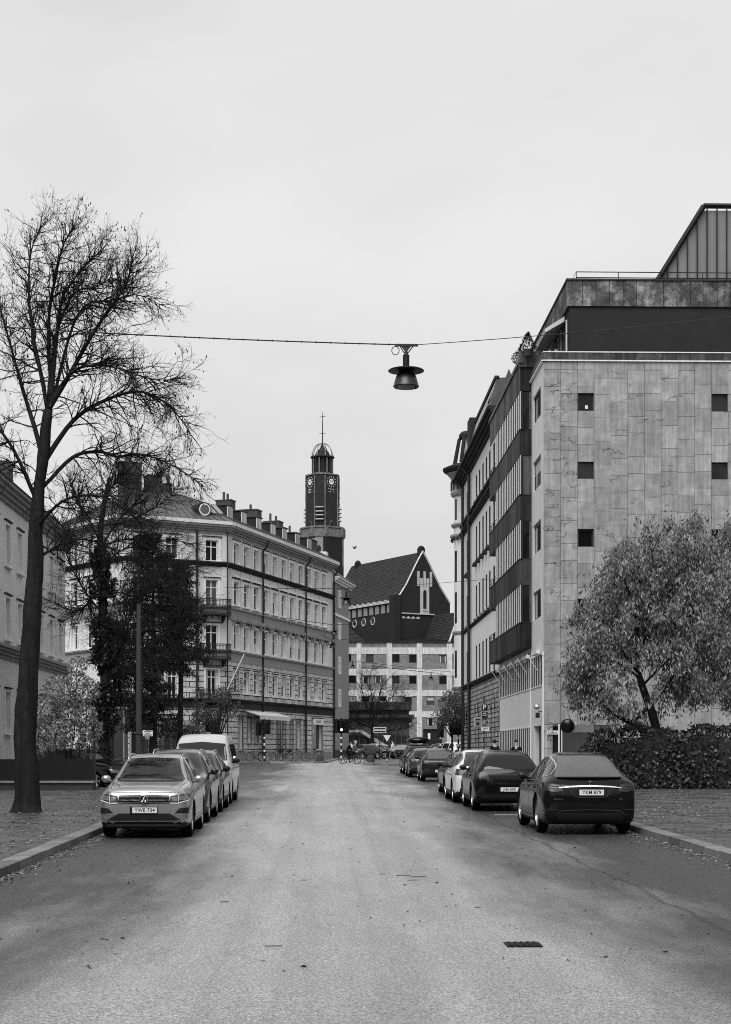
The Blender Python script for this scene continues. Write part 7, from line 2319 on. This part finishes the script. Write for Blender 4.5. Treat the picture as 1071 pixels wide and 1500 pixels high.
for px, Z, lab, blab, tp, hm, bag in ((511.5, 123, 'person in black riding a bicycle to the right past the traffic signal', 'black bicycle ridden by the person in black', 'cloth_black', False, None),
                                      (519, 126.5, 'person with a pale helmet and backpack cycling behind the rider in black', 'dark bicycle under the rider with the pale helmet', 'cloth_mid', True, 'cloth_pale')):
    x, y = cw(px, Z); b_ = bicycle(x, y, 0 - TH + .15, blab); b_['group'] = 'bicycles being ridden'; 
    person(lab, (x, y, gz(y)), -pi / 2 - TH + .15, riding(), tp, 'cloth_black', helmet=hm, bag=bag)
x, y = cw(575, 146); person('person in a pale coat walking left across the far side of the junction', (x, y, gz(y)), pi / 2 + .25, stand(1), 'cloth_pale', 'cloth_mid', coat='cloth_pale')
x, y = cw(756, 74); person('person with dark collar facing the street behind the black SUV', (x, y, gz(y) + .12), pi - .3, stand(.4), 'cloth_black', 'cloth_black')
x, y = cw(724, 78); person('dark hooded person walking away along the rusticated stone base', (x, y, gz(y) + .12), .4, stand(.6), 'cloth_black', 'cloth_black', coat='cloth_black')


# ------------------------------------------------------------------ street furniture
def pole(mb, h, r=.05, x=0, y=0, n=8): mb.tube([(x, y, 0), (x, y, h)], r, n)


def signal(px, Z, label, heads, h=3.2, banded=True, x=None, pv=.12, lit=True):
    X, Y = cw(px, Z); root = thing('traffic_signal', label, 'traffic signal', (X, Y, gz(Y) + pv), 0, 'traffic signals at the crossing')
    mb = MB(); mb.mi = 0; pole(mb, h, .06)
    mb.mi = 1
    if banded:
        for z in (.25, .75, 1.25, 1.75): mb.tube([(0, 0, z), (0, 0, z + .16)], .068, 8)
    mb.build('pole', [M['iron'], M['sign_white']], root)
    for (dx, z, rz) in heads:
        mb = MB(); mb.box(-.15, .15, -.12, .12, -.45, .45); mb.box(-.24, .24, .1, .12, -.55, .55)
        for k in (-.28, 0, .28): mb.lathe([(.11, -.26), (.115, -.12)], (0, 0, k), 10, 'y', -.3, pi + .3)
        hd = mb.build('signal_head', M['plastic'], root, (dx, -.05, z), rz)
        for k in (-.28, 0, .28):
            q = MB(); q.lathe([(0.001, -.13), (.09, -.128)], (0, 0, k), 12, 'y'); put(q.mesh('lens', M['lens'] if (lit and k == -.28 and dx == heads[0][0]) else M['plastic_gloss']), 'lens', hd)
    return root


signal(387, 127, 'traffic signal on a black and white banded pole among the parked bicycles', [(-.42, 2.55, .3), (.2, 2.7, -.6)], 3.3, lit=False)
signal(499.5, 127.5, 'traffic signal with a lit lamp at the end of the corner house', [(.02, 2.75, 0), (-.32, 2.75, .9), (.34, 2.75, -.9)], 3.4)
signal(645, 118, 'slim traffic signal before the dark gate of the brick office', [(0, 2.4, 0)], 3.0, lit=False)
signal(671, 113, 'traffic signal by the street tree at the turret house', [(0, 2.6, 0), (-.3, 2.6, .9)], 3.1, lit=False)
# yield sign
X, Y = cw(566.5, 124.5); root = thing('yield_sign', 'triangular give way sign on a dark post on the traffic island', 'road sign', (X, Y, gz(Y) + .12))
mb = MB(); pole(mb, 2.0, .04); mb.mi = 1; mb.tube([(0, 0, .1), (0, 0, .25)], .045, 6); mb.tube([(0, 0, 1.2), (0, 0, 1.32)], .045, 6); mb.build('pole', [M['iron'], M['sign_white']], root)
mb = MB(); mb.mi = 0; mb.prism([(-.40, 2.1), (.40, 2.1), (0, 1.4)], -.06, -.045, 'y'); mb.mi = 1; mb.prism([(-.29, 2.04), (.29, 2.04), (0, 1.54)], -.07, -.061, 'y'); mb.build('sign_panel', [M['sign_black'], M['sign_white']], root)
X, Y = cw(556, 150); root = thing('direction_sign', 'two line street direction sign on a post beyond the traffic island', 'road sign', (X, Y, gz(Y)))
mb = MB(); pole(mb, 3.2, .05); mb.build('pole', M['iron'], root)
mb = MB(); mb.mi = 0; mb.box(-.58, .58, -.08, -.05, 2.75, 2.98); mb.box(-.58, .58, -.08, -.05, 2.48, 2.70); mb.mi = 1
for z in (2.865, 2.59): mb.box(-.52, .52, -.09, -.082, z - .06, z + .06)
mb.build('sign_panel', [M['sign_white'], M['sign_black']], root)
# parking signs on the right pavement
X, Y = cw(709, 92); root = thing('parking_sign', 'tall post with a dark P sign and further plates before the stone base', 'road sign', (X, Y, gz(Y) + .12))
mb = MB(); pole(mb, 4.2, .03, 0, .05); pole(mb, 3.0, .03, -.32, .05); mb.build('pole', M['pole_grey'], root)
def zsg(py): return zat(py, 92) - gz(92) - .12
sc9 = 92 / F
for x0, x1, y0, y1, m in ((704.5, 714, 1031.5, 1041, 'sign_black'), (705, 714, 1042.5, 1052.5, 'sign_black'), (705, 714.5, 1055, 1059, 'sign_black'), (704.8, 715, 1059.3, 1065, 'sign_grey'), (695, 704, 1051, 1065, 'sign_grey'), (705, 716, 1065.5, 1070.5, 'sign_white')):
    mb = MB(); mb.mi = 0; mb.box((x0 - 709) * sc9, (x1 - 709) * sc9, -.02, .0, zsg(y1), zsg(y0)); mb.mi = 1; mb.box((x0 - 709) * sc9 - .012, (x1 - 709) * sc9 + .012, .001, .01, zsg(y1) - .012, zsg(y0) + .012)
    pn = mb.build('sign_panel', [M[m], M['sign_white']], root)
    if y0 == 1031.5: put(text_mb('P', .27, .006).mesh('lettering', M['sign_white']), 'lettering', pn, (0, -.026, zsg(1036.2)))
    else:
        q = MB(); xm, zm = ((x0 + x1) / 2 - 709) * sc9, (zsg(y0) + zsg(y1)) / 2; hw = (x1 - x0) * sc9 * .36
        if m == 'sign_black' and y0 < 1050: q.box(xm - hw * .7, xm + hw * .7, -.028, -.021, zm + .09, zm + .13); q.box(xm - hw, xm + hw, -.028, -.021, zm - .02, zm + .01)
        elif x0 == 695: q.lathe([(.001, -.03), (.09, -.03), (.09, -.02)], (xm, 0, zm - .08), 14, 'y'); q.box(xm - hw, xm + hw, -.028, -.021, zm + .13, zm + .18)
        else: q.box(xm - hw, xm + hw, -.028, -.021, zm + .015, zm + .04); q.box(xm - hw, xm + hw * .2, -.028, -.021, zm - .05, zm - .025)
        put(q.mesh('marking', M['sign_white' if m == 'sign_black' else 'sign_black']), 'marking', pn)
# mirror by the gate
X, Y = cw(830, 64); root = thing('traffic_mirror', 'round convex traffic mirror leaning over the hedge end by the exit gate', 'traffic mirror', (X - .2, Y, gz(Y) + .12))
mb = MB(); pole(mb, 2.35, .03); mb.build('pole', M['pole_white'], root)
mb = MB(); mb.mi = 0; mb.lathe([(.001, -.1), (.14, -.085), (.235, -.05)], (0, 0, 0), 24, 'y'); mb.mi = 1; mb.lathe([(.235, -.06), (.28, -.05), (.285, 0), (.001, .03)], (0, 0, 0), 24, 'y')
mb.build('mirror', [M['plastic_gloss'], M['plastic']], root, (.22, -.05, 2.32), -.25)
# half round granite stones
for px, Z, lab in ((468, 128.5, 'half round dark stone on the pavement right of the parked bicycles'), (542.5, 123.5, 'half round dark stone at the tip of the traffic island')):
    X, Y = cw(px, Z); mb = MB(); mb.lathe([(.3, 0), (.3, .22), (.27, .38), (.19, .50), (.08, .56), (.001, .57)], (0, 0, 0), 16); o = mb.build('stone_bollard', M['concrete_dark'], None, (X, Y, gz(Y) + .12), smooth=True); tag(o, lab, 'bollard', 'half round stones by the crossing')

# --- left verge
X, Y = cw(203, 63); root = thing('lamp_post', 'thick grey post with a small plate standing before the dark yew', 'post', (X, Y, gz(Y) + .12))
mb = MB(); mb.tube([(0, 0, 0), (0, 0, 2.0), (0, 0, 7.0)], [.12, .115, .085], 10); mb.tube([(0, 0, 2.0), (0, 0, 2.08)], .145, 10); mb.build('pole', M['pole_grey'], root)
mb = MB(); mb.mi = 0; mb.box(.16, .27, -.15, -.13, 2.0, 2.15); mb.build('sign_panel', M['sign_white'], root)
X, Y = cw(216, 62.5); root = thing('notice_sign', 'small pale notice board on two thin posts right of the grey post', 'sign', (X, Y, gz(Y) + .12))
mb = MB(); pole(mb, 1.95, .02, -.06, .03); mb.build('pole', M['pole_grey'], root)
mb = MB(); mb.box(-.18, .19, -.01, .01, 1.92, 2.13); pn = mb.build('sign_panel', M['sign_white'], root)
q = MB(); q.box(-.13, .13, -.016, -.011, 2.075, 2.105); q.box(-.06, .06, -.016, -.011, 2.02, 2.035); q.box(-.15, .15, -.016, -.011, 1.95, 1.985); put(q.mesh('marking', M['sign_black']), 'marking', pn)
X, Y = cw(139, 60); root = thing('sign_post', 'thin bare metal post on the pavement in front of the black car', 'post', (X, Y, gz(Y) + .12))
mb = MB(); mb.tube([(0, 0, 0), (-.03, 0, 1.8), (-.06, 0, 3.6)], .035, 7); mb.box(-.16, .16, -.12, .12, 0, .05); mb.build('pole', M['pole_grey'], root)
X, Y = cw(263, 86); root = thing('lamp_post', 'slim black post in front of the corner house left of its balconies', 'post', (X, Y, gz(Y) + .12))
mb = MB(); pole(mb, 7.2, .075); mb.tube([(0, 0, 7.2), (0, 0, 7.35), (.1, 0, 7.5)], .1, 6); mb.build('pole', M['iron'], root)
# kiosk
X, Y = cw(166, 70); root = thing('kiosk', 'flat grey utility kiosk with a pale edge behind the ivy covered trunk', 'kiosk', (X, Y, gz(Y) + .1))
mb = MB(); mb.box(-.95, .42, 0, 1.6, 0, 3.1); mb.build('wall', M['kiosk'], root)
mb = MB(); mb.box(-1.0, .48, -.04, 1.65, 3.1, 3.2); mb.box(.40, .46, -.03, 0, 0, 3.1); mb.build('roof', M['trim_light'], root)
mb = MB(); mb.box(-.6, .02, -.02, -.003, .1, 2.1); d = mb.build('door', M['pole_grey'], root); mb = MB(); mb.box(-.08, -.04, -.06, -.02, 1.0, 1.15); put(mb.mesh('door_handle', M['chrome']), 'door_handle', d)
# planter on its low stone wall, fences
X, Y = cw(90, 58); root = thing('planter', 'black planter box on a low stone wall at the left edge', 'planter', (X, Y, gz(Y) + .1))
mb = MB(); mb.box(-3.2, 1.05, 0, .9, .36, 1.12); mb.build('box', M['plastic'], root)
mb = MB(); mb.box(-3.3, 1.12, -.06, .96, .28, .36); mb.build('coping', M['granite'], root); mb = MB(); mb.box(-3.25, 1.08, 0, .9, 0, .28); mb.build('base', M['concrete_dark'], root)
X, Y = cw(183, 66); root = thing('iron_fence', 'low wrought iron fence between the black car and the kiosk', 'fence', (X, Y, gz(Y) + .1), -.3)
mb = MB()
for i in range(17): mb.tube([(-.9 + .11 * i, 0, 0), (-.9 + .11 * i, 0, .95 + .06 * (i % 2))], .014, 5)
for z in (.12, .88): mb.tube([(-.95, 0, z), (.95, 0, z)], .018, 5)
mb.build('rail', M['iron'], root)
lv = MB()
for i in range(500): leaf(lv, Vector((R.uniform(-.9, .9), R.gauss(0, .08), .95 + R.gauss(0, .09))), R.uniform(.05, .1), .6, .5)
lv.build('ivy', M['leaf_mid'], root)
X, Y = cw(250, 81); root = thing('board_fence', 'grey fence of upright boards below the speckled hedge', 'fence', (X, Y, gz(Y) + .1), -TH)
mb = MB(); x = -1.6
while x < 1.9: mb.box(x, x + .11, R.uniform(-.008, .008), .025, 0, 1.75 + R.uniform(-.01, .01)); x += .125
mb.build('boards', M['wood'], root)
mb = MB(); mb.box(-1.62, 1.95, .03, .09, 1.4, 1.5); mb.box(-1.62, 1.95, -.03, .09, 1.76, 1.80); mb.build('rail', M['wood'], root)
# small white kerb marker blocks on the road
x, y = cw(392, 4800 / 48.0); mb = MB(); mb.faces([(-.12, -.5, 0), (.0, -.5, 0), (.22, .6, 0), (.08, .6, 0)], [(0, 1, 2, 3)]); o = mb.build('road_marking', M['sign_white'], None, (x, y, gz(y) + .006)); struct(o)
x, y = cw(600, 4800 / 50.0)
for i, (px, py, w_) in enumerate(((752, 1194, .5), (560, 1117.5, .3))):
    Z = 4800 / (py - 1080); x, y = cw(px, Z); mb = MB(); mb.poly([(-w_, -.12, 0), (w_, -.12, 0), (w_, .14, 0), (-w_, .14, 0)]); struct(mb.build('road_marking', M['sign_white'], None, (x, y, gz(y) + .006)))

# ------------------------------------------------------------------ unseen houses, added to darken the reflections in the cars
def added_house(x, y, rz, w_, h, label):
    root = thing('apartment_building', label, 'building', (x, y, gz(max(y, -60))), rz)
    fr = Fr(root, x, y, rz); hs = []
    win_mesh('rh', 1.3, 1.9, sur=.15)
    n = int(w_ / 3.2)
    for i in range(n):
        for k in range(5): hs.append((1.2 + 3.2 * i, 2.5 + 3.2 * i, 1.6 + 3.5 * k, 3.5 + 3.5 * k)); win(fr, 'rh', 1.85 + 3.2 * i, 1.6 + 3.5 * k)
    mb = MB(); mb.wall(0, w_, -1, h, hs, 0, .25); fr.put(mb, 'wall', M['plaster_grey'])
    mb = MB(); cornice(mb, 0, w_, h - .6, .6, .6); fr.put(mb, 'cornice', M['trim_mid'])
    mb = MB(); mb.prism([(-.6, h), (4, h + 3.5), (9, h + 3.5), (13, h)], 0, w_, 'x'); fr.put(mb, 'roof', M['sheet_roof'])
    mb = MB(); mb.box(0, w_, 12.6, 12.8, -1, h); mb.box(0, .2, .3, 12.6, -1, h); mb.box(w_ - .2, w_, .3, 12.6, -1, h); fr.put(mb, 'wall', M['plaster_grey'])


added_house(40, -38, pi, 80, 19, 'long grey plastered house, unseen, added behind the viewer to darken car reflections')
added_house(17.5, 44, -pi / 2, 62, 19, 'grey plastered house along the right pavement, unseen, added to darken car reflections')
added_house(-17.5, -22, pi / 2, 70, 17, 'grey plastered house along the left pavement, unseen, added to darken car reflections')

# little evergreens in pots on the roof terrace
for i, (yy, h_, lab) in enumerate(((86.5, .9, 'loose leafy shrub on the roof terrace of the stone clad block'), (83.2, .85, 'dense cone shaped shrub on the roof terrace, nearer the penthouse'))):
    X, z0 = 10.35, 22.2
    root = thing('potted_shrub', lab, 'shrub', (X, yy, z0)); mb = MB(); mb.lathe([(.001, 0), (.18, 0), (.24, .35), (.001, .33)], (0, 0, 0), 12); mb.build('pot', M['concrete_dark'], root)
    lv = MB()
    for k in range(900):
        t = R.random(); rr = (.42 * (1 - t) + .04) if i else .5 * math.sin(pi * min(1, t + .12)) * R.random() ** .3
        a = R.uniform(0, 2 * pi); leaf(lv, Vector((rr * math.cos(a), rr * math.sin(a), .35 + h_ * t)), R.uniform(.06, .12), .5, 0)
    lv.build('foliage', M['ivy'], root)
